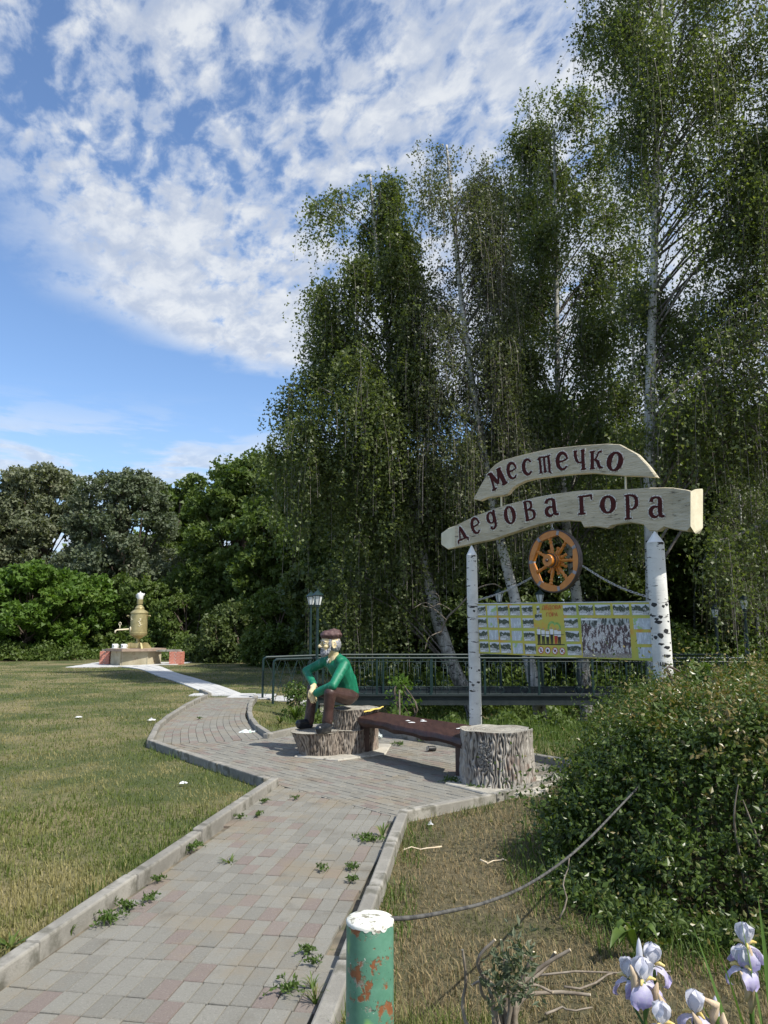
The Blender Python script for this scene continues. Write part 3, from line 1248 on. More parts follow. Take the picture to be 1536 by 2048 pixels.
M['birch_post'] = bark_birch('birch_log', zs=8, dark_low=False, th=(.62, .655), white=(.74, .74, .70), grey=(.56, .56, .53))
for nm, base, rad, px_, ztop, lab in (('sign_post', PL_, .081, 940, sp(940, 1091)[1], 'slender white birch log post left of the information board'),
                                     ('sign_post', PR_, .112, 1313, sp(1313, 1062)[1], 'thick white birch log post right of the information board')):
    t = thing(nm, (base[0], base[1], 0), lab, 'post', 'birch posts of the village sign')
    hz_ = .14
    zs_ = np.array([-.2, 0, .4, .9, 1.4, 1.9, 2.3, ztop - hz_])
    k_ = np.array([1.1, 1.08, 1.04, 1.0, .98, .96, .93, .90]) * rad
    pts = [(base[0] + .008 * math.sin(z * 2.1), base[1] + .006 * math.cos(z * 1.7), z) for z in zs_]
    MB().tube(pts, k_, 28).build('log', M['birch_post'], t, smooth=True, sharp=60)
    e = pts[-1]
    MB().lathe([(k_[-1] * 1.005, 0), (k_[-1] * .93, .012), (.012, hz_ - .01), (0, hz_)], 10, e).build('pointed_tip', M['white'], t)
    for j in range(52 if rad > .1 else 34):
        m = MB()
        a = random.uniform(-PI, PI)
        z = random.uniform(.2, 2.0)
        rr = float(np.interp(z, zs_, k_)) * 1.004
        w = random.uniform(.015, .075)
        hh = random.uniform(.004, .017)
        if rad > .1 and j < 12:
            w, hh, z = random.uniform(.05, .11), random.uniform(.016, .030), random.uniform(.9, 2.0)
            a = random.uniform(-2.6, -.9)
            rr = float(np.interp(z, zs_, k_)) * 1.004
        V = []
        kk = 5
        for i in range(kk):
            aa = a + (i / (kk - 1) - .5) * w / rr
            hv = hh * math.sin(PI * (i + .5) / kk) + .001
            for sg in (-1, 1):
                V.append((base[0] + .008 * math.sin(z * 2.1) + rr * math.cos(aa), base[1] + .006 * math.cos(z * 1.7) + rr * math.sin(aa), z + sg * hv + .004 * math.sin(i * 2)))
        m.add(V, [[2 * i, 2 * i + 2, 2 * i + 3, 2 * i + 1] for i in range(kk - 1)], 0, .3)
        m.build('bark_scar', M['black'], t)

# stations of the carved beam (zoomed picture coordinates: x, top, bottom, forward offset)
beam_st = [(60, 548, 606, -.13), (95, 520, 632, -.06), (131, 506, 622, .0), (190, 476, 610, .0), (240, 453, 598, .0), (330, 419, 581, .0), (400, 395, 556, .0), (480, 374, 530, .0),
           (560, 355, 505, .0), (640, 340, 486, .0), (740, 326, 480, .0), (800, 320, 484, .0), (815, 320, 515, .0), (870, 318, 510, .0), (940, 316, 521, .0), (962, 316, 504, .0), (1060, 312, 490, .0),
           (1130, 307, 500, .0), (1160, 305, 533, .0), (1205, 305, 536, .0), (1240, 304, 512, .0), (1286, 305, 524, .0), (1360, 316, 536, .10), (1380, 322, 512, .12), (1400, 312, 545, .06), (1442, 312, 520, -.13)]
sign = thing('carved_beam_sign', S3(1.3, 0, 0), 'long cream carved beam with maroon lettering resting on two birch posts', 'sign', None)
V = []
NB = 6
for k, (x, t_, b_, n) in enumerate(beam_st):
    back = -.155
    f = n - .0
    pt = S3(*sp(*zq(x, t_), n), n)
    pb = S3(*sp(*zq(x, b_), n), n)
    bk = back + (.0 if 2 <= k <= len(beam_st) - 3 else .0)
    if f - bk < .03:
        f = bk + .03
    dn_ = SN * (bk - n)
    mid_ = (pt + pb) / 2 + SN * random.uniform(-.003, .003)
    V += [pt - UP * .008, pt + dn_ * .2 + UP * .003, pt + dn_ - UP * .01, pb + dn_ + UP * .012, pb + dn_ * .2 - UP * .004, pb + UP * .006]
fs = []
for k in range(len(beam_st) - 1):
    for i in range(NB):
        fs.append([k * NB + i, k * NB + (i + 1) % NB, (k + 1) * NB + (i + 1) % NB, (k + 1) * NB + i])
fs += [list(range(NB))[::-1], list(range((len(beam_st) - 1) * NB, len(beam_st) * NB))]
mb = MB()
mi = [1 if (q[0] < NB * 2 or q[0] >= (len(beam_st) - 3) * NB) else 0 for q in fs[:-2]] + [1, 1]
for q, a in zip(fs, mi):
    pass
mb.add(V, np.array(fs[:-2]), np.array(mi[:-2]), .5)
mb._f(np.array([fs[-2], fs[-1]]) - len(V), 1, .5)
mb.build('beam', [M['cream'], M['cream_end']], sign, smooth=False)

plank_out = [(228, 366), (262, 300), (318, 207), (350, 178), (380, 160), (500, 128), (640, 97), (800, 81), (940, 72), (1008, 76), (1100, 126), (1160, 190), (1203, 249),
             (1120, 244), (1035, 241), (950, 234), (860, 226), (740, 234), (640, 246), (560, 256), (500, 270), (455, 292), (430, 312), (410, 338), (385, 346), (300, 356), (262, 374)]
plk = thing('carved_plank_sign', S3(1.3, 0, 0), 'upper cream carved plank with maroon lettering held above the beam on rods', 'sign', None)
pp = [sp(*zq(x, y), .0) for x, y in plank_out]
ctr = np.mean(pp, 0)
n_ = len(pp)
ppv = np.array(pp)
ins = ctr + (ppv - ctr) * .985
V = [S3(p[0], p[1], -.09) for p in ppv] + [S3(p[0], p[1], -.012) for p in ppv] + [S3(p[0], p[1], .0) for p in ins]
fs = [[i, (i + 1) % n_, n_ + (i + 1) % n_, n_ + i] for i in range(n_)] + [[n_ + i, n_ + (i + 1) % n_, 2 * n_ + (i + 1) % n_, 2 * n_ + i] for i in range(n_)]
fs += [list(range(n_)), list(range(2 * n_, 3 * n_))[::-1]]
mb = MB().add(V, fs, 0, .5)
mb.build('plank', M['cream'], plk)
for x, y0, y1 in ((378, 340, 402), (1036, 232, 320)):
    a, b = sp(*zq(x, y0), -.05), sp(*zq(x, y1), -.05)
    MB().tube([S3(a[0], a[1], -.05), S3(b[0], b[1] - .02, -.05)], .013, 8).build('support_rod', M['cream_end'], plk, smooth=True, sharp=50)

# ---- letters: strokes of varying width
def circ(cx, cy, rx, ry, a0, a1, n=18, tilt=0):
    out = []
    for k in range(n + 1):
        a = math.radians(a0 + (a1 - a0) * k / n)
        x, y = rx * math.cos(a), ry * math.sin(a)
        out.append((cx + x * math.cos(tilt) - y * math.sin(tilt), cy + x * math.sin(tilt) + y * math.cos(tilt)))
    return out


def wid(n, a, b, prof='mid'):
    t = np.linspace(0, 1, n)
    if prof == 'mid':
        return a + (b - a) * np.sin(PI * t)
    return a + (b - a) * t


def ser(x0, x1, y):
    return ([(x0, y), ((x0 + x1) / 2, y), (x1, y)], [.09, .14, .09])


GL = {
    'm': [([(.16, .02), (.2, .5), (.22, .95)], [.13, .13, .14]), ([(.24, .98), (.36, .6), (.5, .2)], [.22, .25, .16]), ([(.5, .2), (.64, .6), (.74, .95)], [.1, .12, .14]),
          ([(.78, .98), (.82, .5), (.86, .02)], [.24, .27, .26]), ser(.02, .32, .03), ser(.68, 1.02, .03), ser(.06, .34, .97), ser(.66, .94, .97)],
    'e': [([(.16, .48), (.45, .5), (.8, .56)], [.10, .12, .12]), (circ(.5, .5, .37, .46, 8, 318, 22), list(.10 + .17 * np.abs(np.sin(np.linspace(.25, PI * .98, 23))) ** 1.5))],
    's': [(circ(.52, .5, .38, .46, 42, 318, 22), list(.13 + .17 * np.sin(np.linspace(0, PI, 23)) ** 1.5)), ([(.76, .76), (.82, .83)], [.17, .22])],
    't': [([(.0, .86), (.2, .98), (.6, .94), (1.0, .98)], [.1, .12, .13, .1]), ([(.17, .95), (.17, .02)], [.17, .19]), ([(.5, .95), (.5, .02)], [.16, .19]),
          ([(.84, .95), (.86, .4), (.84, .0), (.96, -.13)], [.18, .19, .16, .06]), ser(.05, .3, .03), ser(.38, .62, .03)],
    'ch': [([(.76, .98), (.74, .5), (.76, .02)], [.22, .24, .22]), ([(.16, .98), (.16, .72), (.3, .45), (.52, .38), (.74, .44)], [.2, .22, .17, .1, .08]), ser(.56, .98, .03), ser(.02, .32, .97), ser(.6, .92, .97)],
    'k': [([(.2, .98), (.2, .02)], [.22, .24]), ([(.92, .93), (.7, .9), (.5, .6), (.34, .5)], [.16, .12, .10, .1]), ([(.36, .52), (.6, .4), (.72, .12), (.92, .04)], [.12, .22, .22, .1]), ser(.02, .4, .03), ser(.02, .4, .97), ser(.68, 1.0, .03)],
    'o': [(circ(.5, .5, .36, .43, 90, 450, 28), list(.11 + .19 * np.abs(np.cos(np.linspace(PI / 2, PI * 2.5, 29))) ** 1.4))],
    'd': [([(.46, 1.0), (.36, .6), (.22, .12)], [.08, .10, .12]), ([(.46, 1.0), (.62, .6), (.78, .14)], [.12, .26, .24]), ([(.05, .16), (.5, .17), (.98, .16)], [.1, .11, .1]), ([(.08, .18), (.05, -.02)], [.12, .08]), ([(.95, .18), (.98, -.02)], [.12, .08])],
    'g': [(circ(.42, .62, .30, .32, 90, 450, 26), list(.10 + .14 * np.abs(np.cos(np.linspace(PI / 2, PI * 2.5, 27))) ** 1.4)), ([(.86, .98), (.78, .93), (.76, .4), (.72, .1), (.5, -.06), (.3, .0), (.34, .12)], [.08, .2, .22, .2, .13, .14, .2])],
    'v': [([(.2, .98), (.2, .02)], [.22, .24]), ([(.06, .97), (.4, .98), (.66, .9), (.66, .64), (.3, .54)], [.1, .1, .18, .16, .08]), ([(.3, .54), (.72, .48), (.84, .28), (.7, .06), (.05, .03)], [.08, .16, .24, .14, .1])],
    'a': [([(.2, .76), (.26, .92), (.5, .97), (.7, .85), (.7, .4), (.74, .08), (.96, .04)], [.24, .15, .11, .2, .24, .2, .1]), (circ(.42, .27, .26, .25, 60, 300, 18), list(.09 + .14 * np.sin(np.linspace(0, PI, 19)))), ([(.5, .5), (.7, .56)], [.08, .08]), ([(.5, .05), (.7, .15)], [.08, .06])],
    'gh': [([(.24, .96), (.24, .02)], [.24, .26]), ([(.04, .96), (.5, .95), (.9, .97)], [.1, .12, .14]), ([(.92, 1.0), (.94, .72)], [.14, .06]), ser(.0, .5, .03)],
    'r': [([(.26, .98), (.26, .4), (.26, -.02)], [.22, .24, .22]), ([(.06, .97), (.45, .99), (.82, .86), (.84, .55), (.6, .40), (.3, .42)], [.1, .12, .2, .24, .12, .08]), ser(.04, .5, -.0)],
}


def stroke_poly(pts, w, grow=0.0):
    P = spline(pts, 4) if len(pts) < 9 else np.array(pts, float)
    W = np.interp(np.linspace(0, 1, len(P)), np.linspace(0, 1, len(w)), w)
    return P, W


def letter(code, box, rot, parent, group_n=.004, wide=1.0):
    """box in zoomed-picture pixels: x0, x1, top, bottom of the x-height"""
    x0, x1, y0, y1 = box
    c = sp(*zq((x0 + x1) / 2, (y0 + y1) / 2))
    w = np.linalg.norm(sp(*zq(x1, (y0 + y1) / 2)) - sp(*zq(x0, (y0 + y1) / 2))) * wide
    h = np.linalg.norm(sp(*zq((x0 + x1) / 2, y0)) - sp(*zq((x0 + x1) / 2, y1))) * .98
    ca, sa = math.cos(rot), math.sin(rot)
    for layer in (0, 1):
        mb = MB()
        for si, (pts, wd) in enumerate(GL[code]):
            P, W = stroke_poly(pts, wd)
            P = np.c_[(P[:, 0] - .5) * w, (P[:, 1] - .5) * h]
            W = W * w * .52 if code not in ('m', 't') else W * w * .46
            W = np.maximum(W, .006)
            if layer == 0:
                T0 = (P[1] - P[0]) / (np.linalg.norm(P[1] - P[0]) + 1e-9)
                T1 = (P[-1] - P[-2]) / (np.linalg.norm(P[-1] - P[-2]) + 1e-9)
                g = .015
                P = np.vstack([P[:1] - T0 * g, P, P[-1:] + T1 * g])
                W = np.concatenate([W[:1], W, W[-1:]]) + g * 1.0
            T = np.gradient(P, axis=0)
            T /= np.linalg.norm(T, axis=1)[:, None] + 1e-9
            Nn = np.c_[-T[:, 1], T[:, 0]]
            jit = 1 + (.10 * np.cos(np.arange(len(P)) * PI) if layer == 0 else 0)
            a = P + Nn * (W * jit)[:, None]
            b = P - Nn * (W * jit)[:, None]
            if layer == 0:
                z0, z1 = -.004, .0035 + si * .0004
            else:
                z0, z1 = .001, .012 + si * .0006
            V = []
            for arr, n in ((a, z0), (b, z0), (a, z1), (b, z1)):
                for q in arr:
                    V.append(S3(c[0] + q[0] * ca - q[1] * sa, c[1] + q[0] * sa + q[1] * ca, n))
            k = len(P)
            fs = []
            for i in range(k - 1):
                fs.append([2 * k + i, 2 * k + i + 1, 3 * k + i + 1, 3 * k + i])
                fs.append([i, i + 1, 2 * k + i + 1, 2 * k + i])
                fs.append([k + i + 1, k + i, 3 * k + i, 3 * k + i + 1])
            fs.append([0, k, 3 * k, 2 * k][::-1])
            fs.append([k - 1, 2 * k - 1, 4 * k - 1, 3 * k - 1])
            mb.add(V, fs, 0, .5)
        mb.build('letter_border' if layer == 0 else 'letter', M['halo'] if layer == 0 else M['letter'], parent)


R_ = math.radians
for code, box, a in (('m', (312, 398, 212, 308), R_(20)), ('e', (408, 466, 170, 262), R_(9)), ('s', (489, 546, 152, 240), R_(6)), ('t', (574, 642, 138, 226), R_(4)), ('e', (668, 738, 117, 214), R_(3)),
                     ('ch', (762, 828, 106, 214), R_(0)), ('k', (847, 916, 110, 206), R_(-2)), ('o', (938, 1022, 112, 222), R_(-14))):
    letter(code, box, a, plk)
for code, box, a in (('d', (140, 198, 508, 594), R_(14)), ('e', (218, 270, 462, 552), R_(14)), ('g', (302, 358, 428, 520), R_(12)), ('o', (394, 454, 398, 504), R_(10)), ('v', (498, 560, 372, 480), R_(8)),
                     ('a', (603, 682, 362, 456), R_(5)), ('gh', (785, 862, 345, 446), R_(0)), ('o', (902, 984, 344, 446), R_(-1)), ('r', (1028, 1106, 342, 470), R_(-1)), ('a', (1155, 1246, 352, 464), R_(-2))):
    letter(code, box, a, sign)

# ---- information board
def photo_mat(seed, kind):
    m, N, b, o = new_mat('print_' + kind)
    co = N.coord()
    off = N.mapping(co, scale=(1, 1, 1), loc=(seed * 1.7, seed * .9, seed * 2.3))
    gz = N.node('ShaderNodeSeparateXYZ')
    N.l.new(N.coord('Generated'), gz.inputs[0])
    gz = gz.outputs[2]
    if kind == 'photo':
        w = N.math('MULTIPLY', N.math('SUBTRACT', N.noise(off, 16, 4, .6), .5), .9)
        h = N.math('ADD', gz, w)
        f2 = N.maprange(N.noise(off, 70, 4, .7, .2), .38, .62)
        skyp = (.62, .66, .70)
        trees = N.mix(f2, (.02, .03, .02), (.10, .13, .08))
        grd = N.mix(f2, (.34, .35, .32), (.62, .63, .62))
        c = N.mix(N.maprange(h, .38, .46), grd, trees)
        c = N.mix(N.maprange(h, .78, .84), c, skyp)
        fig = N.maprange(N.noise(N.mapping(off, scale=(1, 1, .45)), 45, 3, .6), .57, .62)
        c = N.mix(N.math('MULTIPLY', fig, N.maprange(gz, .75, .55)), c, N.mix(f2, (.05, .05, .06), (.74, .72, .70)))
    elif kind == 'crowd':
        st = N.mapping(off, scale=(1, 1, .42))
        f = N.maprange(N.noise(st, 30, 4, .6, .35), .47, .53)
        f2 = N.maprange(N.noise(off, 85, 4, .7, .2), .40, .60)
        c = N.mix(f, N.mix(f2, (.02, .012, .014), (.16, .10, .10)), N.mix(f2, (.34, .31, .29), (.76, .74, .72)))
        topn = N.maprange(N.math('ADD', gz, N.math('MULTIPLY', N.math('SUBTRACT', N.noise(off, 14, 3, .5), .5), .5)), .80, .86)
        tre = N.mix(N.maprange(N.noise(N.mapping(off, scale=(1, 1, .3)), 26, 5, .7), .44, .56), (.05, .06, .05), (.48, .52, .50))
        c = N.mix(topn, c, tre)
        c = N.mix(N.maprange(N.math('ADD', gz, N.math('MULTIPLY', f2, .05)), .17, .10), c, N.mix(f2, (.22, .19, .16), (.42, .38, .33)))
    elif kind == 'text':
        sp_ = N.node('ShaderNodeSeparateXYZ')
        N.l.new(co, sp_.inputs[0])
        w = N.math('SINE', N.math('MULTIPLY', sp_.outputs[2], 620))
        line = N.math('GREATER_THAN', w, .1)
        br = N.math('GREATER_THAN', N.noise(N.mapping(off, scale=(1, 1, .2)), 60, 3, .6), .46)
        patch = N.maprange(N.noise(off, 7, 2, .5), .38, .46)
        f = N.math('MULTIPLY', N.math('MULTIPLY', line, br), patch)
        c = N.mix(f, (.60, .66, .70), (.30, .33, .36))
        c = N.mix(N.maprange(N.noise(N.mapping(off, loc=(5, 5, 5)), 9, 3, .6), .62, .66), c, (.34, .50, .22))
    else:
        f = N.maprange(N.noise(off, 2.6, 4, .6, 1.0), .42, .60)
        c = N.mix(f, (.56, .47, .075), (.43, .47, .085))
        c = N.mix(N.maprange(N.noise(off, 3.1, 4, .6, .6), .58, .68), c, (.66, .32, .045))
    N.set(b.inputs['Base Color'], c)
    b.inputs['Roughness'].default_value = .42
    return m


board = thing('information_board', S3(1.3, .9, .0), 'wide yellow printed information board of photographs fixed between the birch posts', 'board')
BF = .0
# corners in the photograph
TLc, TRc, BLc, BRc = sp(953, 1209, BF), sp(1304, 1205, BF), sp(957, 1306, BF), sp(1311, 1322, BF)


def bq(x, y):
    """board coordinates: zoomed board picture pixels -> (s,z), bilinear on the real board"""
    fx = (x - 55) / (1475 - 55)
    top = 77 + (65 - 77) * fx
    bot = 468 + (532 - 468) * fx
    fy = (y - top) / (bot - top)
    a = TLc + (TRc - TLc) * fx
    b = BLc + (BRc - BLc) * fx
    return a + (b - a) * fy


def bpoly(pts, n0, n1, mat, name, parent=board, tri=False):
    q = [bq(*p) for p in pts]
    k = len(q)
    V = [S3(p[0], p[1], n0) for p in q] + [S3(p[0], p[1], n1) for p in q]
    fs = [list(range(k)), list(range(k, 2 * k))[::-1]] + [[i, (i + 1) % k, k + (i + 1) % k, k + i] for i in range(k)]
    return MB().add(V, fs, 0, random.random()).build(name, mat, parent)


M['yellow_print'] = photo_mat(2, 'ground')
bpoly([(52, 75), (1478, 63), (1490, 534), (60, 470)], -.012, BF, M['yellow_print'], 'panel')
tops = noisy('pale_edge', (.45, .5, .5), (.6, .6, .6), 9, .6, 0)
q0, q1 = bq(52, 72), bq(1478, 60)
MB().tube([S3(q0[0], q0[1], -.003), S3(q1[0], q1[1], -.003)], .009, 4).build('top_edge', tops, board)
photo_mats = [photo_mat(i, 'photo') for i in range(7)]
text_mats = [photo_mat(i, 'text') for i in range(3)]
crowd = photo_mat(4, 'crowd')


def card(x0, y0, x1, y1, kind, sk=0):
    m = random.choice(photo_mats) if kind == 'p' else random.choice(text_mats) if kind == 't' else crowd
    nm = {'p': 'photograph', 't': 'text_panel', 'c': 'group_photograph'}[kind]
    bpoly([(x0, y0), (x1, y0 + sk), (x1 + 3, y1 + sk * 2), (x0 + 3, y1 + sk)], BF + .0008, BF + .0022, m, nm)
    if kind == 'p':   # small caption strip
        bpoly([(x0 + 8, y1 - 14), (x0 + (x1 - x0) * .62, y1 - 14), (x0 + (x1 - x0) * .62, y1 - 4), (x0 + 8, y1 - 4)], BF + .0026, BF + .0034, M['pale'], 'caption')


rows_l = [(86, 164), (183, 260), (282, 358), (377, 458)]
cols_l = [(58, 138), (152, 236), (250, 340), (357, 445), (462, 555)]
kinds = ['ptppp', 'ptptp', 'ptptp', 'ppptp']
for ri, (y0, y1) in enumerate(rows_l):
    for ci, (x0, x1) in enumerate(cols_l):
        s_ = ri * 4
        card(x0 + s_, y0 + ci * ri * 1.6, x1 + s_, y1 + ci * ri * 1.6 + 2, kinds[ri][ci])
for k, (x0, x1) in enumerate(((808, 912), (930, 1042), (1058, 1172), (1192, 1310), (1328, 1452))):
    card(x0, 84 - k * 1.5, x1, 166, 'p')
for (x0, y0, x1, y1) in ((812, 190, 920, 268), (818, 294, 924, 378), (826, 400, 936, 488)):
    card(x0, y0, x1, y1, 'p')
card(945, 188, 1308, 498, 'c', 6)
bpoly([(948, 192), (1074, 194), (1074, 209), (948, 207)], BF + .0030, BF + .0040, M['pale'], 'caption')
for (x0, y0, x1, y1) in ((1335, 192, 1455, 280), (1352, 306, 1474, 398), (1358, 424, 1478, 510)):
    card(x0, y0, x1, y1, 't')
grn = noisy('green_print', (.16, .36, .07), (.30, .50, .16), 20, .5, 0)
red = noisy('red_print', (.48, .05, .03), (.56, .07, .04), 9, .5, 0)
blk = noisy('black_print', (.02, .02, .02), (.04, .035, .03), 9, .5, 0)
# twin green hills logo
for cx, w, h in ((712, 38, 72), (750, 34, 62)):
    hill = [(cx + w * math.cos(a), 285 - h * max(0, math.sin(a)) ** .8) for a in np.linspace(0, PI, 12)]
    bpoly(hill, BF + .0008 + (.0004 if cx > 720 else 0), BF + .0016 + (.0004 if cx > 720 else 0), grn, 'green_hill')
    hill = [(cx + w * .62 * math.cos(a), 285 - h * .72 * max(0, math.sin(a)) ** .8) for a in np.linspace(0, PI, 12)]
    bpoly(hill, BF + .0022, BF + .0028 + (.0004 if cx > 720 else 0), M['yellow_print'], 'hill_fill')
# row of standing people printed under the logo
for k, x in enumerate((600, 636, 672, 706, 740, 768)):
    m = MB()
    y0 = 262 + (k % 3) * 8
    def bp(pts, mi):
        q = [bq(*p) for p in pts]
        kk = len(q)
        V = [S3(p[0], p[1], BF + .0030 + mi * .0005) for p in q]
        m.add(V, [list(range(kk))[::-1]], mi, .5)
    bp([(x - 7, y0 + 14), (x - 7, y0), (x + 7, y0), (x + 7, y0 + 14)], 1)
    bp([(x - 15, y0 + 17), (x + 15, y0 + 17), (x + 13, y0 + 62), (x - 13, y0 + 62)], 0)
    bp([(x - 12, y0 + 63), (x + 12, y0 + 63), (x + 9, 398), (x + 2, 398), (x, y0 + 80), (x - 3, 398), (x - 10, 398)], 2)
    m.build('printed_figure', [M['pale'], noisy('skin_print', (.45, .3, .2), (.5, .33, .22), 9, .5, 0) if k == 0 else bpy.data.materials['skin_print'], red if k == 4 else blk], board)
bpoly([(578, 320), (806, 322), (806, 326), (578, 324)], BF + .0046, BF + .0052, blk, 'printed_pole')
bpoly([(582, 396), (808, 400), (808, 408), (582, 405)], BF + .0010, BF + .0016, blk, 'printed_ground_line')
# picture of the seated figure beside the heading
bpoly([(572, 160), (630, 150), (634, 196), (600, 210), (572, 200)], BF + .0008, BF + .0016, photo_mats[2], 'photograph')
bpoly([(592, 92), (612, 88), (618, 120), (612, 150), (590, 154)], BF + .0020, BF + .0026, photo_mats[4], 'printed_figure')
# prohibition signs: ring, disc, black mark, slash
for k, cx in enumerate((611, 667, 727, 785)):
    cy = 447 + k * 3
    ring = [(cx + 24 * math.cos(a), cy + 30 * math.sin(a)) for a in np.linspace(0, 2 * PI, 25)[:-1]]
    disc = [(cx + 19 * math.cos(a), cy + 24 * math.sin(a)) for a in np.linspace(0, 2 * PI, 25)[:-1]]
    ico = bpoly(ring, BF + .0008, BF + .0016, red, 'prohibition_ring')
    bpoly(disc, BF + .0020, BF + .0026, M['pale'], 'prohibition_disc')
    mark = [[(cx - 4, cy - 14), (cx + 4, cy - 14), (cx + 6, cy + 14), (cx - 6, cy + 14)],
            [(cx + 9 * math.cos(a), cy + 12 * math.sin(a)) for a in np.linspace(0, 2 * PI, 13)[:-1]],
            [(cx - 10, cy - 8), (cx - 2, cy - 4), (cx + 9, cy - 12), (cx + 9, cy + 12), (cx + 3, cy + 4), (cx - 6, cy + 12)],
            [(cx - 12, cy + 8), (cx - 2, cy - 12), (cx + 12, cy - 6), (cx, cy + 8)]][k]
    bpoly(mark, BF + .0030, BF + .0036, blk, 'prohibition_mark')
    if k != 1:
        bpoly([(cx - 15, cy - 14), (cx - 12, cy - 18), (cx + 15, cy + 14), (cx + 12, cy + 18)], BF + .0040, BF + .0046, red, 'prohibition_slash')


def flat_text(body, centre_px, height_px, mat, parent, name, n=BF + .003):
    c = bpy.data.curves.new(name, 'FONT')
    c.body = body
    c.align_x = 'CENTER'
    c.align_y = 'CENTER'
    a, b = bq(centre_px[0], centre_px[1] - height_px / 2), bq(centre_px[0], centre_px[1] + height_px / 2)
    c.size = np.linalg.norm(a - b) * 1.36
    c.extrude = .0006
    o = bpy.data.objects.new(name, c)
    COL.objects.link(o)
    p = bq(*centre_px)
    W = S3(p[0], p[1], n)
    Rm = Matrix(((SD[0], 0, SN[0], W[0]), (SD[1], 0, SN[1], W[1]), (0, 1, 0, W[2]), (0, 0, 0, 1)))
    o.data.materials.append(mat)
    Wl = WL[parent.name]
    Rm.translation = Vector(W - Wl)
    o.parent = parent
    o.matrix_local = Rm
    o.scale = (.92, 1, 1)
    dg = bpy.context.evaluated_depsgraph_get()
    me = bpy.data.meshes.new_from_object(o.evaluated_get(dg))
    o2 = bpy.data.objects.new(name, me)
    COL.objects.link(o2)
    o2.parent = parent
    o2.matrix_local = o.matrix_local.copy()
    bpy.data.objects.remove(o)
    return o2


flat_text('ДЕДОВА', (714, 104), 32, red, board, 'heading_text')
flat_text('ГОРА', (716, 163), 32, red, board, 'heading_text')

# ---- cart wheel hanging under the beam
wc2 = sp(1109, 1122, -.06)
WC = S3(wc2[0], wc2[1], -.06)
wa = math.radians(12)
WN = SN * math.cos(wa) - SD * math.sin(wa)      # turned a little to the left
WX = np.cross(UP, WN)
WX /= np.linalg.norm(WX)
if WX.dot(SD) < 0:
    WX = -WX
WY = UP
wheel = thing('cart_wheel', WC, 'orange turned-spoke cart wheel hanging from the carved beam on a hook', 'wheel')
RW = .405


def w3(r, a, n):
    return WC + WX * r * math.cos(a) + WY * r * math.sin(a) + WN * n


NSEG = 7
A0 = math.radians(76)
for k in range(NSEG):
    a0 = A0 + k * 2 * PI / NSEG + .035
    a1 = A0 + (k + 1) * 2 * PI / NSEG - .035
    V = []
    nn_ = 9
    for n in (-.028, .030):
        for i in range(nn_):
            a = a0 + (a1 - a0) * i / (nn_ - 1)
            am = (a0 + a1) / 2
            rin = (RW - .066) * math.cos(PI / NSEG) / math.cos(a - am) * 1.015
            V += [w3(RW - .008, a, n), w3(rin, a, n)]
    m = nn_ * 2
    fs = []
    for i in range(nn_ - 1):
        fs.append([2 * i, 2 * i + 1, 2 * i + 3, 2 * i + 2][::-1])
        fs.append([m + 2 * i, m + 2 * i + 1, m + 2 * i + 3, m + 2 * i + 2])
        fs.append([2 * i, 2 * i + 2, m + 2 * i + 2, m + 2 * i])
        fs.append([2 * i + 1, m + 2 * i + 1, m + 2 * i + 3, 2 * i + 3])
    fs.append([0, m, m + 1, 1])
    fs.append([m - 2, m - 1, 2 * m - 1, 2 * m - 2])
    MB().add(V, fs, 0, .5).build('felloe', M['orange'], wheel)
    # iron clamp over the joint
    aj = a0 - .035
    Rb = np.stack([WX * math.cos(aj) + WY * math.sin(aj), -WX * math.sin(aj) + WY * math.cos(aj), WN], 1)
    MB().box(WC + (WX * math.cos(aj) + WY * math.sin(aj)) * (RW - .034), (.060, .040, .068), R=Rb).build('clamp', M['clamp'], wheel)
    # turned spoke
    ac = (a0 + a1) / 2
    d = WX * math.cos(ac) + WY * math.sin(ac)
    prof = [(.012, .07), (.017, .10), (.024, .16), (.020, .21), (.016, .235), (.026, .25), (.026, .262), (.017, .272), (.017, .280), (.025, .290), (.027, .30), (.022, .315), (.013, .325), (.020, .335), (.022, .35), (.010, .36)]
    MB().lathe(prof, 12, WC, R=basis(d)).build('spoke', M['orange'], wheel, smooth=True)
    # short knob between spokes, set behind
    ab = a1 + .035
    d = WX * math.cos(ab) + WY * math.sin(ab)
    prof = [(.018, .06), (.026, .09), (.028, .12), (.017, .14), (.015, .15), (.022, .165), (.020, .185), (.0, .19)]
    MB().lathe(prof, 12, WC - WN * .03, R=basis(d)).build('knob', M['orange'], wheel, smooth=True)
# iron tyre
n_t = 56
V = []
for i in range(n_t):
    a = i * 2 * PI / n_t
    for r_, n in ((RW - .006, .036), (RW + .008, .034), (RW + .008, -.040), (RW - .006, -.042)):
        V.append(w3(r_, a, n))
MB().add(V, [[4 * i + j, 4 * i + (j + 1) % 4, 4 * ((i + 1) % n_t) + (j + 1) % 4, 4 * ((i + 1) % n_t) + j] for i in range(n_t) for j in range(4)], 0, .5).build('tyre', M['tyre'], wheel, smooth=True, sharp=40)
HB = basis(WN)
MB().lathe([(0, -.06), (.085, -.06), (.090, -.02), (.098, 0), (.098, .03), (.086, .034), (.092, .05), (.092, .07), (.080, .075), (.076, .10), (.080, .115), (.080, .14), (.076, .15), (0, .148)], 32, WC, R=HB).build('hub', M['orange'], wheel, smooth=True, sharp=40)
for z in (.04, .088):
    MB().lathe([(.086, z), (.094, z), (.094, z + .012), (.084, z + .012)], 32, WC, R=HB).build('hub_band', M['tyre'], wheel, smooth=True, sharp=40)
MB().lathe([(.022, .145), (.022, .160), (.014, .175), (0, .176)], 14, WC, R=HB).build('axle_cap', M['tyre'], wheel, smooth=True, sharp=40)
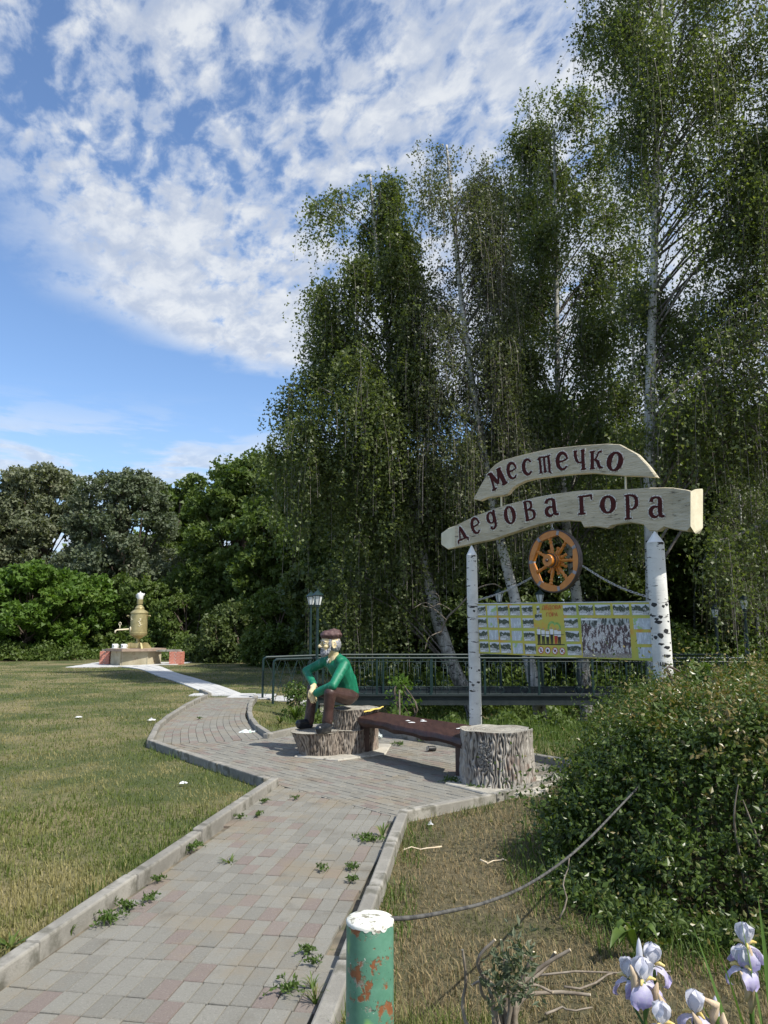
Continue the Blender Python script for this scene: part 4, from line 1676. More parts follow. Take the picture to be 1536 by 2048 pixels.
# hanging hook
hk = w3(RW + .01, PI / 2 + .06, -.01)
MB().tube([hk + UP * .085, hk + UP * .03], .006, 6).tube([hk + WX * x_ * .03 + UP * (.015 + .012 * s_) for x_, s_ in ((-1, 0), (-.5, .8), (.5, .8), (1, 0), (.5, -.8), (-.5, -.8))], .005, 5, closed=True).tube([hk + UP * .085 - WX * .03, hk + UP * .09 + WX * .03], .006, 5).build('hook', M['chain'], wheel)

# ---- chains
def chain(p0, p1, sag, label, ln=.052):
    t = thing('chain', p0, label, 'chain', 'chains bracing the cart wheel')
    n = 40
    P = np.array([p0 + (p1 - p0) * k / n - UP * sag * math.sin(PI * k / n) for k in range(n + 1)])
    L = np.concatenate([[0], np.cumsum(np.linalg.norm(np.diff(P, axis=0), axis=1))])
    cnt = int(L[-1] / (ln * .78))
    me = None
    for k in range(cnt):
        s = (k + .5) * L[-1] / cnt
        c = np.array([np.interp(s, L, P[:, i]) for i in range(3)])
        e = np.array([np.interp(s + .01, L, P[:, i]) for i in range(3)])
        d = (e - c) / np.linalg.norm(e - c)
        if me is None:
            r_ = .011
            h_ = ln / 2 - r_
            ring = [(r_ * math.cos(a), 0, h_ * (1 if math.sin(a) > 0 else -1) + r_ * math.sin(a)) for a in np.linspace(.2, 2 * PI + .2, 15)[:-1]]
            tmp = MB().tube(ring, .0042, 5, closed=True).build('link', M['chain'], origin=(0, 0, 0), smooth=True)
            me = tmp.data
            bpy.data.objects.remove(tmp)
        o = bpy.data.objects.new('link', me)
        COL.objects.link(o)
        Rm = Matrix([list(r) for r in basis(d)]) @ Matrix.Rotation((k % 2) * PI / 2 + .5, 3, 'Z')
        o.parent = t
        o.matrix_local = Matrix.Translation(Vector(c - p0)) @ Rm.to_4x4()


pr = sp(1303, 1196, .05)
chain(w3(RW + .01, math.radians(-12), -.04), S3(pr[0], pr[1], .05), .05, 'steel chain from the cart wheel down to the thick post')
pl = sp(956, 1200, .04)
chain(w3(RW + .01, math.radians(205), -.04), S3(pl[0], pl[1], .04), .035, 'steel chain from the cart wheel down to the slender post')

# ------------------------------------------------------------ samovar monument
SY = 33.4
sx = at(274, 1325, SY)[0]
K = SY / F       # metres per photo pixel at that distance
TB = thing('stone_table', (sx, SY, 0), 'hexagonal concrete pedestal table with a brown slab under the samovar', 'table')


def hexa(r, a0=0, n=6):
    return [(r * math.cos(a0 + k * 2 * PI / n), r * math.sin(a0 + k * 2 * PI / n)) for k in range(n)]


cx_ = sx - .05
for k in range(6):
    p = hexa(1.03, R_(12))
    a, b = np.array(p[k]), np.array(p[(k + 1) % 6])
    c = (a + b) / 2
    d = b - a
    MB().box((cx_ + c[0], SY + c[1] * .9, .30), (np.linalg.norm(d) * .965, .07, .60), rz=math.atan2(d[1], d[0])).build('panel', M['pedestal'], TB)
MB().prism(hexa(.96, R_(12)), .02, .58, O=(cx_, SY, 0)).build('core', M['mortar'], TB)
MB().prism(hexa(1.26, R_(20)), .60, .70, O=(cx_, SY, 0)).build('table_slab', M['tabletop'], TB)
sam = thing('samovar', (sx, SY, .7), 'giant gold painted samovar with a white teapot on its chimney', 'samovar')
Rv = lambda lst: [(r, z) for r, z in lst]
MB().lathe([(0, .02), (.30, .02), (.30, .10), (.12, .14), (.10, .30), (.10, .42), (.20, .46), (.24, .50), (.40, .56), (.44, .64), (.44, .68), (.42, .69), (.42, 1.50), (.445, 1.51), (.445, 1.55), (.36, 1.62), (.24, 1.68), (.22, 1.70), (.24, 1.73), (.22, 1.78), (.20, 1.79), (.14, 1.86), (.12, 1.88), (.12, 1.92), (.15, 1.93), (.15, 2.12), (.13, 2.13), (0, 2.13)], 40, (sx, SY, .70), R=np.diag([.86, .86, 1.0])).build('body', M['brass'], sam, smooth=True, sharp=35)
m = MB()
for k in range(4):
    a = R_(35 + 90 * k)
    d = np.array([math.cos(a), math.sin(a), 0])
    n = np.array([-d[1], d[0], 0])
    o_ = np.array([sx, SY, .70])
    m.prism([(.25, .0), (.62, .0), (.42, .24), (.25, .26)], -.035, .035, O=o_, ex=d, ey=UP, ez=n)
m.build('foot', M['brass'], sam)
MB().box((sx, SY, .70 + .13), (.50, .50, .20)).build('plinth', M['brass'], sam)
for s in (-1, 1):
    m = MB()
    m.tube([(sx + s * .34, SY - .05, .7 + 1.40), (sx + s * .50, SY - .08, .7 + 1.42), (sx + s * .52, SY - .08, .7 + 1.38)], .028, 8)
    m.build('handle', M['brass'], sam, smooth=True)
m = MB()
m.tube([(sx - .36, SY - .22, .7 + .83), (sx - .80, SY - .42, .7 + .80), (sx - .86, SY - .45, .7 + .76), (sx - .87, SY - .45, .7 + .66)], [.035, .03, .032, .036], 8)
m.tube([(sx - .70, SY - .38, .7 + .82), (sx - .70, SY - .38, .7 + 1.0)], .016, 6)
m.tube([(sx - .70 + .05 * math.cos(a), SY - .38, .7 + 1.06 + .07 * math.sin(a)) for a in np.linspace(0, 2 * PI, 11)[:-1]], .016, 5, closed=True)
m.build('tap', M['cream_end'], sam, smooth=True)
m = MB()
m.lathe([(0, 0), (.11, 0), (.12, .02), (.03, .04), (0, .04)], 14, (sx - .29, SY - .20, .7 + .83), R=basis((-.8, -.5, 0)))
m.build('tap_rosette', M['cream_end'], sam, smooth=True)
# raised vine ornament on the belly
def belly(a, z, r=.365):
    return (sx + r * math.cos(a), SY + r * math.sin(a), .7 + z)


m = MB()
for a0, z0, z1, n in ((R_(-66), .95, 1.30, 7), (R_(-135), 1.2, 1.42, 6)):
    pts = [belly(a0 + .10 * math.sin(k * 1.2), z0 + (z1 - z0) * k / n) for k in range(n + 1)]
    m.tube(pts, .014, 5)
    for k in range(n):
        m.tube([pts[k], belly(a0 + .10 * math.sin(k * 1.2) + (.16 if k % 2 else -.16), z0 + (z1 - z0) * (k + .6) / n)], [.02, .008], 5)
m.build('ornament', M['cream_end'], sam, smooth=True)
tp = thing('teapot', (sx, SY, .7 + 2.13), 'white teapot standing on top of the samovar chimney', 'teapot')
c_ = (sx, SY, .7 + 2.13)
MB().lathe([(0, 0), (.11, 0), (.125, .03), (.145, .24), (.13, .27), (.05, .29), (.02, .31), (.025, .34), (0, .36)], 18, c_).build('pot', M['white'], tp, smooth=True, sharp=50)
MB().tube([(c_[0] + .12, c_[1], c_[2] + .14), (c_[0] + .17, c_[1], c_[2] + .20), (c_[0] + .19, c_[1], c_[2] + .27)], [.025, .018, .014], 7).build('spout', M['white'], tp, smooth=True)
MB().tube([(c_[0] - .13, c_[1], c_[2] + .22), (c_[0] - .18, c_[1], c_[2] + .2), (c_[0] - .18, c_[1], c_[2] + .1), (c_[0] - .12, c_[1], c_[2] + .07)], .012, 6).build('handle', M['white'], tp, smooth=True)
for dx, dy, lab in ((-.78, -.62, 'white cup on saucer at the left edge of the samovar table'), (-.34, -.80, 'white cup on saucer right below the samovar tap')):
    q = thing('tea_cup', (sx + dx, SY + dy, .70), lab, 'cup', 'cups on the samovar table')
    c_ = (sx + dx, SY + dy, .705)
    MB().lathe([(0, 0), (.17, .012), (.18, .028), (.10, .018), (0, .018)], 20, c_).build('saucer', M['white'], q, smooth=True)
    MB().lathe([(0, .02), (.08, .02), (.115, .05), (.12, .20), (.11, .20), (.10, .06), (0, .05)], 18, c_).build('cup', M['white'], q, smooth=True)
    MB().tube([(c_[0] + .11, c_[1] - .02, c_[2] + .17), (c_[0] + .17, c_[1] - .02, c_[2] + .15), (c_[0] + .16, c_[1] - .02, c_[2] + .08), (c_[0] + .11, c_[1] - .02, c_[2] + .06)], .013, 6).build('handle', M['white'], q, smooth=True)
    MB().box((c_[0] - .02, c_[1] - .119, c_[2] + .12), (.05, .006, .04)).build('painted_mark', M['black'], q)

BRK = None
for side, lab in ((-1, 'red brick block with a pale slab seat, left of the samovar table'), (1, 'red brick block with a long pale slab seat, right of the samovar table')):
    bx = at(207 if side < 0 else 357, 1325, SY)[0] - (.0 if side < 0 else 0)
    by = SY + (.35 if side < 0 else -.3)
    q = thing('brick_bench', (bx, by, 0), lab, 'bench', 'brick benches beside the samovar')
    W_ = .50 if side > 0 else .40
    MB().box((bx, by, .285), (W_ - .03, .50, .57)).build('mortar_core', M['mortar'], q)
    if BRK is None:
        tmp = MB().box((0, 0, 0), (.235, .11, .062), r=.5).build('brick', M['brick'], origin=(0, 0, 0))
        BRK = tmp.data
        bpy.data.objects.remove(tmp)
    for row in range(8):
        z = .036 + row * .0715
        for face in range(4):
            a = face * PI / 2
            dx_, dy_ = math.cos(a), math.sin(a)
            half = (W_ / 2 if face % 2 == 0 else .26)
            span = (.26 if face % 2 == 0 else W_ / 2)
            for k in (-1, 1):
                off = k * span * .5 + (.03 if row % 2 else -.03)
                o = bpy.data.objects.new('brick', BRK)
                COL.objects.link(o)
                o.parent = q
                o.location = (dx_ * (half - .05) - dy_ * off + random.gauss(0, .003), dy_ * (half - .05) + dx_ * off, z + .001 * face)
                o.rotation_euler = (0, 0, a + PI / 2 + random.gauss(0, .02))
                o.scale = (span * 2 / .54 * .98, 1, 1)
    x0 = bx - side * 1.45
    MB().box(((bx + x0) / 2, by - .0, .615), (abs(bx - x0) + .3, .42, .075)).build('seat_slab', M['kerb'], q)
    if side < 0:
        pass

# ------------------------------------------------------------ green pipe bollard and its cable
def pipe_mat():
    m, N, b, o = new_mat('chipped_green_paint')
    co = N.coord()
    c = N.mix(N.maprange(N.noise(co, 14, 6, .65), .35, .65), (.080, .215, .145), (.120, .285, .20))
    c = N.mix(N.maprange(N.noise(co, 9, 3, .5, .3), .60, .68), c, (.24, .46, .15))
    ol = N.maprange(N.noise(N.mapping(co, loc=(3, 1, 7)), 16, 7, .7), .57, .62)
    c = N.mix(ol, c, (.30, .27, .22))
    rust = N.maprange(N.noise(N.mapping(co, scale=(1, 1, .8), loc=(.4, 5, 2)), 13, 7, .65), .565, .61)
    c = N.mix(rust, c, N.mix(N.noise(co, 60, 4, .7), (.17, .055, .022), (.31, .13, .055)))
    sp_ = N.maprange(N.noise(co, 95, 3, .7), .66, .71)
    c = N.mix(N.math('MULTIPLY', sp_, .8), c, (.03, .035, .03))
    spw = N.maprange(N.noise(N.mapping(co, loc=(9, 2, 2)), 60, 3, .7), .68, .72)
    c = N.mix(N.math('MULTIPLY', spw, .7), c, (.7, .7, .62))
    N.set(b.inputs['Base Color'], c)
    b.inputs['Roughness'].default_value = .5
    h = N.math('SUBTRACT', 1.0, N.math('MAXIMUM', rust, ol))
    N.l.new(N.bump(h, .5, .002), b.inputs['Normal'])
    return m


bp_ = at(740, 1836, 1.93)
bol = thing('pipe_bollard', (bp_[0], bp_[1], 0), 'rusty green painted steel pipe post with a white top in the foreground', 'bollard')
RB = .0565
MB().lathe([(RB, -.2), (RB, bp_[2] - .006)], 48, (bp_[0], bp_[1], 0)).build('pipe', pipe_mat(), bol, smooth=True)
capm = noisy('flaking_white_paint', (.66, .66, .58), (.80, .80, .74), 30, .7, .7, 50, .004, c3=(.26, .25, .19), s3=55, t3=(.54, .64))
MB().lathe([(RB + .0005, -.009), (RB + .001, -.004), (RB - .002, .0), (RB - .008, .002), (.03, .0035), (0, .004)], 48, (bp_[0], bp_[1], bp_[2])).build('pipe_top', capm, bol, smooth=True, sharp=50)
# torn lower edge of the white paint: drips
m = MB()
for k in range(14):
    a = k * 2 * PI / 14 + random.uniform(-.1, .1)
    w = random.uniform(.10, .22)
    d = random.uniform(.001, .008)
    V = []
    for t in np.linspace(-1, 1, 5):
        for q in (0, 1):
            V.append((bp_[0] + (RB + .0009) * math.cos(a + w * t), bp_[1] + (RB + .0009) * math.sin(a + w * t), bp_[2] - .0085 - q * d * (1 - t * t)))
    m.add(V, [[2 * i, 2 * i + 1, 2 * i + 3, 2 * i + 2] for i in range(4)], 0, .5)
m.build('paint_drip', capm, bol)
cab = [at(781, 1838, 1.93), at(835, 1834, 2.1), at(900, 1822, 2.35), at(965, 1807, 2.6), at(1035, 1780, 2.95), at(1095, 1745, 3.3), at(1150, 1703, 3.7), at(1200, 1655, 4.15), at(1290, 1560, 4.9)]
cable = MB().tube(spline(cab, 6), .0058, 8).build('sagging_cable', noisy('grey_cable', (.05, .05, .05), (.12, .117, .11), 30, .6, .4, 120, .002, stretch=(1, 1, 1)), origin=cab[0], smooth=True)
tag(cable, 'grey steel cable sagging from the green pipe post into the hedge', 'cable')

# ------------------------------------------------------------ litter
def crumple(c, size, mat, name, label, group=None, seed=1):
    r = np.random.default_rng(seed)
    bmn = 10
    V = []
    for i in range(bmn):
        for j in range(bmn):
            u_, v_ = i / (bmn - 1) - .5, j / (bmn - 1) - .5
            V.append((c[0] + u_ * size[0] + r.normal(0, size[0] * .05), c[1] + v_ * size[1] + r.normal(0, size[1] * .05), c[2] + .006 + abs(r.normal(0, size[2] * .5)) * (1 - 1.6 * max(abs(u_), abs(v_)))))
    o = MB().add(V, np.array([[i * bmn + j, (i + 1) * bmn + j, (i + 1) * bmn + j + 1, i * bmn + j + 1] for i in range(bmn - 1) for j in range(bmn - 1)]), 0, r.random(81)).build(name, mat, origin=c)
    tag(o, label, 'litter', group)
    return o


wg = noisy('white_green_wrapper', (.72, .76, .74), (.30, .52, .36), 26, .35, .3, 50, .004, lo=.55, hi=.62)
p = gr(495, 1468)
crumple(p + [0, 0, .02], (.22, .14, .07), wg, 'crumpled_wrapper', 'crumpled white and green wrapper on the paving by the kerb bend', seed=3)
for (u, v, s, lab, sd) in ((303, 1444, .17, 'thin white scrap on the lawn just left of the curved kerb', 4), (367, 1573, .11, 'white paper scrap on the lawn below the kerb corner', 5), (861, 1658, .06, 'small white scrap in the grass right of the right kerb', 6),
                           (158, 1438, .16, 'dark and white scrap on the lawn far to the left', 7)):
    p = gr(u, v)
    crumple(p + [0, 0, .025], (s * .7, s * .5, .04), M['pale'], 'paper_scrap', lab, 'paper scraps on the grass', seed=sd)
p = gr(863, 1507)
can = thing('drink_can', p, 'black drink can lying on its side under the bench', 'can')
ax = np.array([-.82, -.5, .06])
MB().lathe([(0, -.062), (.024, -.062), (.033, -.052), (.033, .052), (.027, .062)], 20, p + [0, 0, .060], R=basis(ax)).build('body', M['black'], can, smooth=True, sharp=40)
MB().lathe([(.027, .062), (.029, .064), (.026, .066), (.024, .060), (0, .059)], 20, p + [0, 0, .060], R=basis(ax)).build('lid', M['chain'], can, smooth=True, sharp=40)
p = gr(758, 1482)
crumple(p + [0, 0, .04], (.09, .08, .16), wg, 'plastic_cup', 'crushed white and green cup behind the left stump', seed=9)
# ------------------------------------------------------------ painted concrete figure of a seated old man
def capsule(mb, p0, p1, r0, r1, n=14, k=5):
    p0, p1 = np.asarray(p0, float), np.asarray(p1, float)
    d = p1 - p0
    L = np.linalg.norm(d)
    prof = [(r0 * math.sin(a), -r0 * math.cos(a)) for a in np.linspace(0, PI / 2, k)] + [(r1 * math.cos(a), L + r1 * math.sin(a)) for a in np.linspace(0, PI / 2, k)]
    prof[0] = (.0005, prof[0][1])
    prof[-1] = (.0005, prof[-1][1])
    Rb = basis(d / L)
    mb.lathe(prof, n, p0, R=Rb)
    for q, z in ((prof[0], 1), (prof[-1], -1)):
        pass


def chainc(mb, pts, rs):
    for a, b, ra, rb in zip(pts[:-1], pts[1:], rs[:-1], rs[1:]):
        capsule(mb, a, b, ra, rb)


def ell(mb, c, r, R=None, n=18):
    prof = [(max(math.sin(a), .004), -math.cos(a)) for a in np.linspace(0, PI, 12)]
    Rm = np.eye(3) if R is None else np.asarray(R)
    mb.lathe(prof, n, c, R=Rm @ np.diag(r))


def remeshed(mb, name, mats, parent, voxel=.009, smooth=4, noise=0.0, nscale=30, fn=None, seed=0):
    tmp = mb.build('tmp_' + name, mats, parent)
    md = tmp.modifiers.new('r', 'REMESH')
    md.mode = 'VOXEL'
    md.voxel_size = voxel
    md.use_smooth_shade = True
    if smooth:
        s_ = tmp.modifiers.new('s', 'SMOOTH')
        s_.iterations = smooth
        s_.factor = .5
    dg = bpy.context.evaluated_depsgraph_get()
    me = bpy.data.meshes.new_from_object(tmp.evaluated_get(dg))
    bpy.data.objects.remove(tmp)
    me.name = name
    n = len(me.vertices)
    co = np.empty(n * 3, np.float32)
    me.vertices.foreach_get('co', co)
    co = co.reshape(-1, 3)
    if noise:
        no = np.empty(n * 3, np.float32)
        me.vertices.foreach_get('normal', no)
        no = no.reshape(-1, 3)
        v = vnoise(co[:, 0] * nscale + 20, co[:, 2] * nscale + 20 + co[:, 1] * nscale * .7, seed) - .5
        v2 = vnoise(co[:, 1] * nscale * 2 + 20, co[:, 2] * nscale * 1.2 + 20, seed + 1) - .5
        co = co + no * (v + .5 * v2)[:, None] * noise
        me.vertices.foreach_set('co', co.ravel())
    me.polygons.foreach_set('use_smooth', np.ones(len(me.polygons), bool))
    me.update()
    o = bpy.data.objects.new(name, me)
    COL.objects.link(o)
    if not me.materials:
        me.materials.append(mats)
    o.parent = parent
    WL[o.name] = WL[parent.name].copy()
    return o


J = lambda u, v, d: at(u, v, d)
man = thing('seated_man_statue', (-.42, 9.9, .56), 'painted statue of a bearded old man in green jumper and brown cap', 'statue')
pel, wst, cst, nkb, hd = J(695, 1386, 10.12), J(692, 1360, 10.06), J(678, 1332, 9.98), J(669, 1313, 9.95), J(661, 1288, 9.90)
Lsh, Lel, Lwr = J(689, 1330, 9.80), J(666, 1371, 9.58), J(633, 1386, 9.73)
Rsh, Rel, Rwr = J(652, 1322, 10.14), J(613, 1342, 10.12), J(628, 1371, 9.86)
Lhp, Lkn, Lan = J(695, 1394, 10.0), J(660, 1386, 9.60), J(655, 1441, 9.64)
Rhp, Rkn, Ran = J(688, 1392, 10.24), J(626, 1377, 10.04), J(618, 1441, 10.04)
f_ = np.array([-.93, -.36, -.03])
f_ /= np.linalg.norm(f_)
u_ = UP - f_ * UP.dot(f_)
u_ /= np.linalg.norm(u_)
l_ = np.cross(u_, f_)
HM = np.stack([f_, l_, u_], 1)
H = lambda a, b, c: hd + HM @ np.array([a, b, c], float)
M['skin'] = noisy('painted_skin', (.62, .50, .26), (.72, .60, .38), 16, .5, .25, 60, .002, spec=.45, c3=(.55, .30, .17), s3=12, t3=(.66, .8))
M['jumper'] = noisy('green_gloss_paint', (.004, .135, .070), (.010, .195, .105), 12, .50, .5, 26, .006, spec=.4, c3=(.10, .30, .20), s3=13, t3=(.56, .74), stretch=(1, 1, .55))
M['trousers'] = noisy('brown_gloss_paint', (.040, .020, .017), (.068, .036, .030), 10, .46, .5, 26, .006, spec=.45, c3=(.13, .09, .08), s3=15, t3=(.62, .80))
M['cap'] = noisy('brown_cap_paint', (.075, .040, .038), (.12, .07, .065), 14, .6, .7, 40, .008, c3=(.20, .14, .13), s3=24, t3=(.6, .75))
M['beard'] = noisy('grey_beard_paint', (.16, .165, .18), (.34, .34, .36), 34, .6, .8, 60, .006, c3=(.52, .52, .53), s3=46, t3=(.58, .7))
M['shoe'] = noisy('black_shoe_paint', (.010, .013, .018), (.022, .026, .032), 14, .32, .3, 30, .004, spec=.5)
# body: one continuous skin (mostly covered by the painted clothes)
b = MB()
chainc(b, [pel, wst, cst, nkb], [.115, .10, .115, .055])
chainc(b, [nkb - [0, 0, .04], nkb + (hd - nkb) * .2, H(-.03, 0, -.07)], [.074, .066, .062])
# bare throat in the open neckline
chainc(b, [nkb + f_ * .03, nkb + f_ * .055 + l_ * .01 - UP * .065], [.058, .030])
chainc(b, [cst, Lsh, Lel, Lwr], [.08, .052, .038, .030])
chainc(b, [cst, Rsh, Rel, Rwr], [.08, .052, .038, .030])
chainc(b, [pel, Lhp, Lkn, Lan], [.10, .075, .055, .045])
chainc(b, [pel, Rhp, Rkn, Ran], [.10, .075, .055, .045])
capsule(b, Lan, Lan + np.array([-.01, -.03, -.05]), .04, .03)
capsule(b, Ran, Ran + np.array([-.03, -.01, -.04]), .04, .03)
ell(b, H(-.012, 0, .02), (.122, .094, .120), HM)
ell(b, H(.045, 0, -.075), (.072, .060, .072), HM)
ell(b, H(.060, 0, .055), (.055, .072, .055), HM)
chainc(b, [H(.104, 0, .030), H(.128, 0, .0), H(.148, 0, -.024)], [.013, .017, .024])
for s in (-1, 1):
    ell(b, H(.126, s * .020, -.030), (.017, .012, .013), HM)
    chainc(b, [H(.085, s * .066, .030), H(.106, s * .045, .040), H(.112, s * .018, .034)], [.009, .012, .010])
    ell(b, H(.074, s * .050, -.030), (.034, .024, .024), HM)
    # ear with a rim
    ring = [H(-.018 + .026 * math.cos(a), s * .098, -.010 + .042 * math.sin(a)) for a in np.linspace(0, 2 * PI, 11)[:-1]]
    b.tube(ring, .0085, 7, closed=True)
    ell(b, H(-.016, s * .090, -.012), (.020, .012, .034), HM)
for z in (-.066, -.082):
    chainc(b, [H(.104, -.024, z - .004), H(.116, 0, z), H(.104, .024, z - .004)], [.006, .009, .006])
# right hand, hanging over the left cuff
pal = J(623, 1385, 9.76)
hw = (pal - Rwr)
hw /= np.linalg.norm(hw)
sx_ = np.cross(hw, np.array([.2, -1, 0]))
sx_ /= np.linalg.norm(sx_)
chainc(b, [Rwr, Rwr + hw * .03, pal], [.034, .036, .036])
for k, (o_, L1, r) in enumerate(((-.032, .105, .0135), (-.011, .125, .0145), (.011, .120, .0145), (.031, .095, .0125))):
    a = pal + sx_ * o_ * 1.02 - hw * .01
    e1 = a + (hw * .35 + np.array([-.02, -.05, -.9])) * L1 * .42
    e2 = e1 + np.array([.03 + .04 * k, .10, -.95]) * L1 * .34
    e3 = e2 + np.array([.18, .25, -.85]) * L1 * .28
    e1 = e1 + sx_ * o_ * .25
    e2 = e2 + sx_ * o_ * .5
    e3 = e3 + sx_ * o_ * .6
    chainc(b, [a, e1, e2, e3], [r * 1.0, r * .86, r * .80, r * .66])
th0 = Rwr + hw * .035 + sx_ * .030
chainc(b, [th0, th0 + np.array([.030, -.03, -.030]), th0 + np.array([.045, -.035, -.070])], [.018, .015, .012])
# left hand, tucked behind the right one on the far knee
lp = J(626, 1388, 9.84)
lw = lp - Lwr
lw /= np.linalg.norm(lw)
chainc(b, [Lwr, lp], [.034, .034])
for k in range(4):
    a = lp + np.array([0, .016 * (k - 1.5), .01 * (k - 1.5)]) + lw * .01
    chainc(b, [a, a + lw * .04 - UP * .02, a + lw * .045 - UP * .06, a + lw * .03 - UP * .085], [.0155, .014, .013, .011])
chainc(b, [lp - lw * .03, lp + np.array([.035, .0, -.05]), lp + np.array([.05, .0, -.085])], [.017, .014, .011])
remeshed(b, 'body', M['skin'], man, .0062, 3)
# jumper
b = MB()
chainc(b, [pel + UP * .035, wst, cst - [0, 0, .005]], [.135, .125, .150])
ell(b, cst + UP * .0, (.15, .165, .12), HM)
chainc(b, [cst + l_ * .03, Lsh, Lel, Lwr - (Lwr - Lel) * .02], [.11, .074, .058, .052])
chainc(b, [cst - l_ * .03, Rsh, Rel, Rwr - (Rwr - Rel) * .10], [.11, .074, .056, .046])
chainc(b, [Lsh * .6 + nkb * .4, nkb - f_ * .055 - UP * .02, Rsh * .6 + nkb * .4], [.072, .062, .072])
# hem: flares a little at the back
chainc(b, [wst - f_ * .03, pel - f_ * .055 + UP * .015], [.11, .100])
# sleeve folds
for p0, p1, r in ((Lel + (Lwr - Lel) * .12, Lel, .060), (Rel + (Rwr - Rel) * .12, Rel, .058), (Lel + (Lwr - Lel) * .9, Lwr - (Lwr - Lel) * .02, .055)):
    capsule(b, p0, p1, r, r * .96)
remeshed(b, 'jumper', M['jumper'], man, .008, 4, .006, 9, seed=4)
# pale collar points
for s in (-1, 1):
    c0 = nkb + f_ * .085 + l_ * (s * .030 + .01) - UP * .02
    c1 = nkb + f_ * .100 + l_ * .010 - UP * .085
    MB().tube([c0, (c0 + c1) / 2 + f_ * .006, c1], [.004, .006, .004], 7).build('collar', M['white'], man, smooth=True)
# trousers
b = MB()
chainc(b, [pel - UP * .02, Lhp, Lkn, Lkn * .4 + Lan * .6, Lan - UP * .005], [.135, .108, .078, .064, .072])
chainc(b, [pel - UP * .02, Rhp, Rkn, Rkn * .4 + Ran * .6, Ran - UP * .005], [.135, .108, .076, .062, .070])
ell(b, pel + np.array([.0, .02, -.035]), (.15, .17, .10), HM)
remeshed(b, 'trousers', M['trousers'], man, .008, 4, .007, 8, seed=8)
# shoes
for an, toe, w in ((Lan, J(638, 1457, 9.40), 1), (Ran, J(598, 1446, 9.90), 1)):
    b = MB()
    hl = an + np.array([.015, .015, -.075])
    tz = toe.copy()
    tz[2] = max(tz[2], .355)
    hl[2] = .375
    md_ = (hl * .45 + tz * .55)
    chainc(b, [hl + UP * .03, hl * .75 + tz * .25 + UP * .01, md_ - UP * .0, tz], [.052, .050, .050, .044])
    ell(b, tz + UP * -.004, (.050, .046, .034))
    so = [hl - UP * .03, md_ - UP * .03, tz - UP * .03]
    chainc(b, so, [.040, .042, .040])
    remeshed(b, 'shoe', M['shoe'], man, .009, 3)
# hair, beard, moustache, brows
b = MB()
ell(b, H(-.040, 0, -.005), (.104, .101, .104), HM)
ell(b, H(-.05, 0, -.055), (.075, .080, .06), HM)
for s in (-1, 1):
    ell(b, H(.022, s * .083, .01), (.030, .014, .058), HM)
remeshed(b, 'hair', M['beard'], man, .006, 2, .009, 60, seed=2)
b = MB()
for s in (-1, 1):
    chainc(b, [H(.020, s * .082, -.020), H(.040, s * .078, -.075), H(.075, s * .050, -.115), H(.100, s * .018, -.130)], [.013, .022, .034, .036])
    chainc(b, [H(.118, s * .008, -.052), H(.098, s * .040, -.072)], [.012, .010])
ell(b, H(.098, 0, -.112), (.040, .040, .042), HM)
chainc(b, [H(.095, 0, -.12), H(.105, 0, -.160)], [.036, .014])
remeshed(b, 'beard', M['beard'], man, .0065, 2, .014, 70, seed=5)
for s in (-1, 1):
    b = MB()
    chainc(b, [H(.096, s * .066, .030), H(.118, s * .045, .047), H(.122, s * .022, .043)], [.0065, .008, .006])
    remeshed(b, 'eyebrow', M['beard'], man, .004, 1)
    b = MB()
    ell(b, H(.094, s * .043, .012), (.020, .019, .013), HM)
    b.build('eye', M['white'], man, smooth=True)
    b = MB()
    ell(b, H(.1115, s * .045, .011), (.005, .007, .007), HM)
    b.build('pupil', M['black'], man, smooth=True)
    b = MB()
    chainc(b, [H(.094, s * .064, .016), H(.108, s * .045, .026), H(.108, s * .024, .018)], [.005, .006, .005])
    b.build('eyelid', M['skin'], man, smooth=True)
# mouth line
MB().tube([H(.108, -.022, -.074), H(.124, 0, -.073), H(.108, .022, -.074)], .0028, 6).build('mouth', M['timber_dark'], man, smooth=True)
# cap with a folded crown
b = MB()
ell(b, H(-.012, 0, .115), (.150, .128, .052), HM)
ell(b, H(-.045, 0, .150), (.095, .100, .048), HM)
ell(b, H(.060, 0, .138), (.060, .080, .040), HM)
ell(b, H(-.012, 0, .088), (.136, .112, .036), HM)
remeshed(b, 'cap', M['cap'], man, .008, 3, .016, 26, seed=6)
# ------------------------------------------------------------ foliage generators
def unit(v):
    return v / (np.linalg.norm(v, axis=-1, keepdims=True) + 1e-9)


def rhombi(P, A, B, size, aspect=.55, fold=0.0):
    """leaf quads at P, long axis A, side axis B"""
    L = size[:, None] * A
    W = size[:, None] * B * aspect * .5
    V = np.stack([P, P + .45 * L + W, P + L, P + .45 * L - W], 1)
    if fold:
        n = np.cross(A, B)
        V[:, 1] += n * (size * fold)[:, None]
        V[:, 3] += n * (size * fold)[:, None]
    n = len(P)
    Fq = np.arange(n * 4).reshape(n, 4)
    return V.reshape(-1, 3), Fq


def rand_dirs(n, g=rng, bias=(0, 0, 0)):
    d = unit(g.normal(size=(n, 3))) + np.asarray(bias)
    return unit(d)


def leaves(mb, P, size, bias=(0, 0, -.4), aspect=.6, mi=0, g=rng, fold=.08, r=None, tri=False):
    n = len(P)
    if tri:       # far off a leaf is one triangle
        A = rand_dirs(n, g, bias)
        B = unit(np.cross(A, rand_dirs(n, g)))
        W = size[:, None] * B * aspect * .62
        V = np.stack([P + W, P + size[:, None] * A, P - W], 1).reshape(-1, 3)
        mb.add(V, np.arange(n * 3).reshape(n, 3), mi, g.random(n) if r is None else r)
        return
    A = rand_dirs(n, g, bias)
    B = unit(np.cross(A, rand_dirs(n, g)))
    V, Fq = rhombi(P, A, B, size, aspect, fold)
    mb.add(V, Fq, mi, g.random(n) if r is None else r)


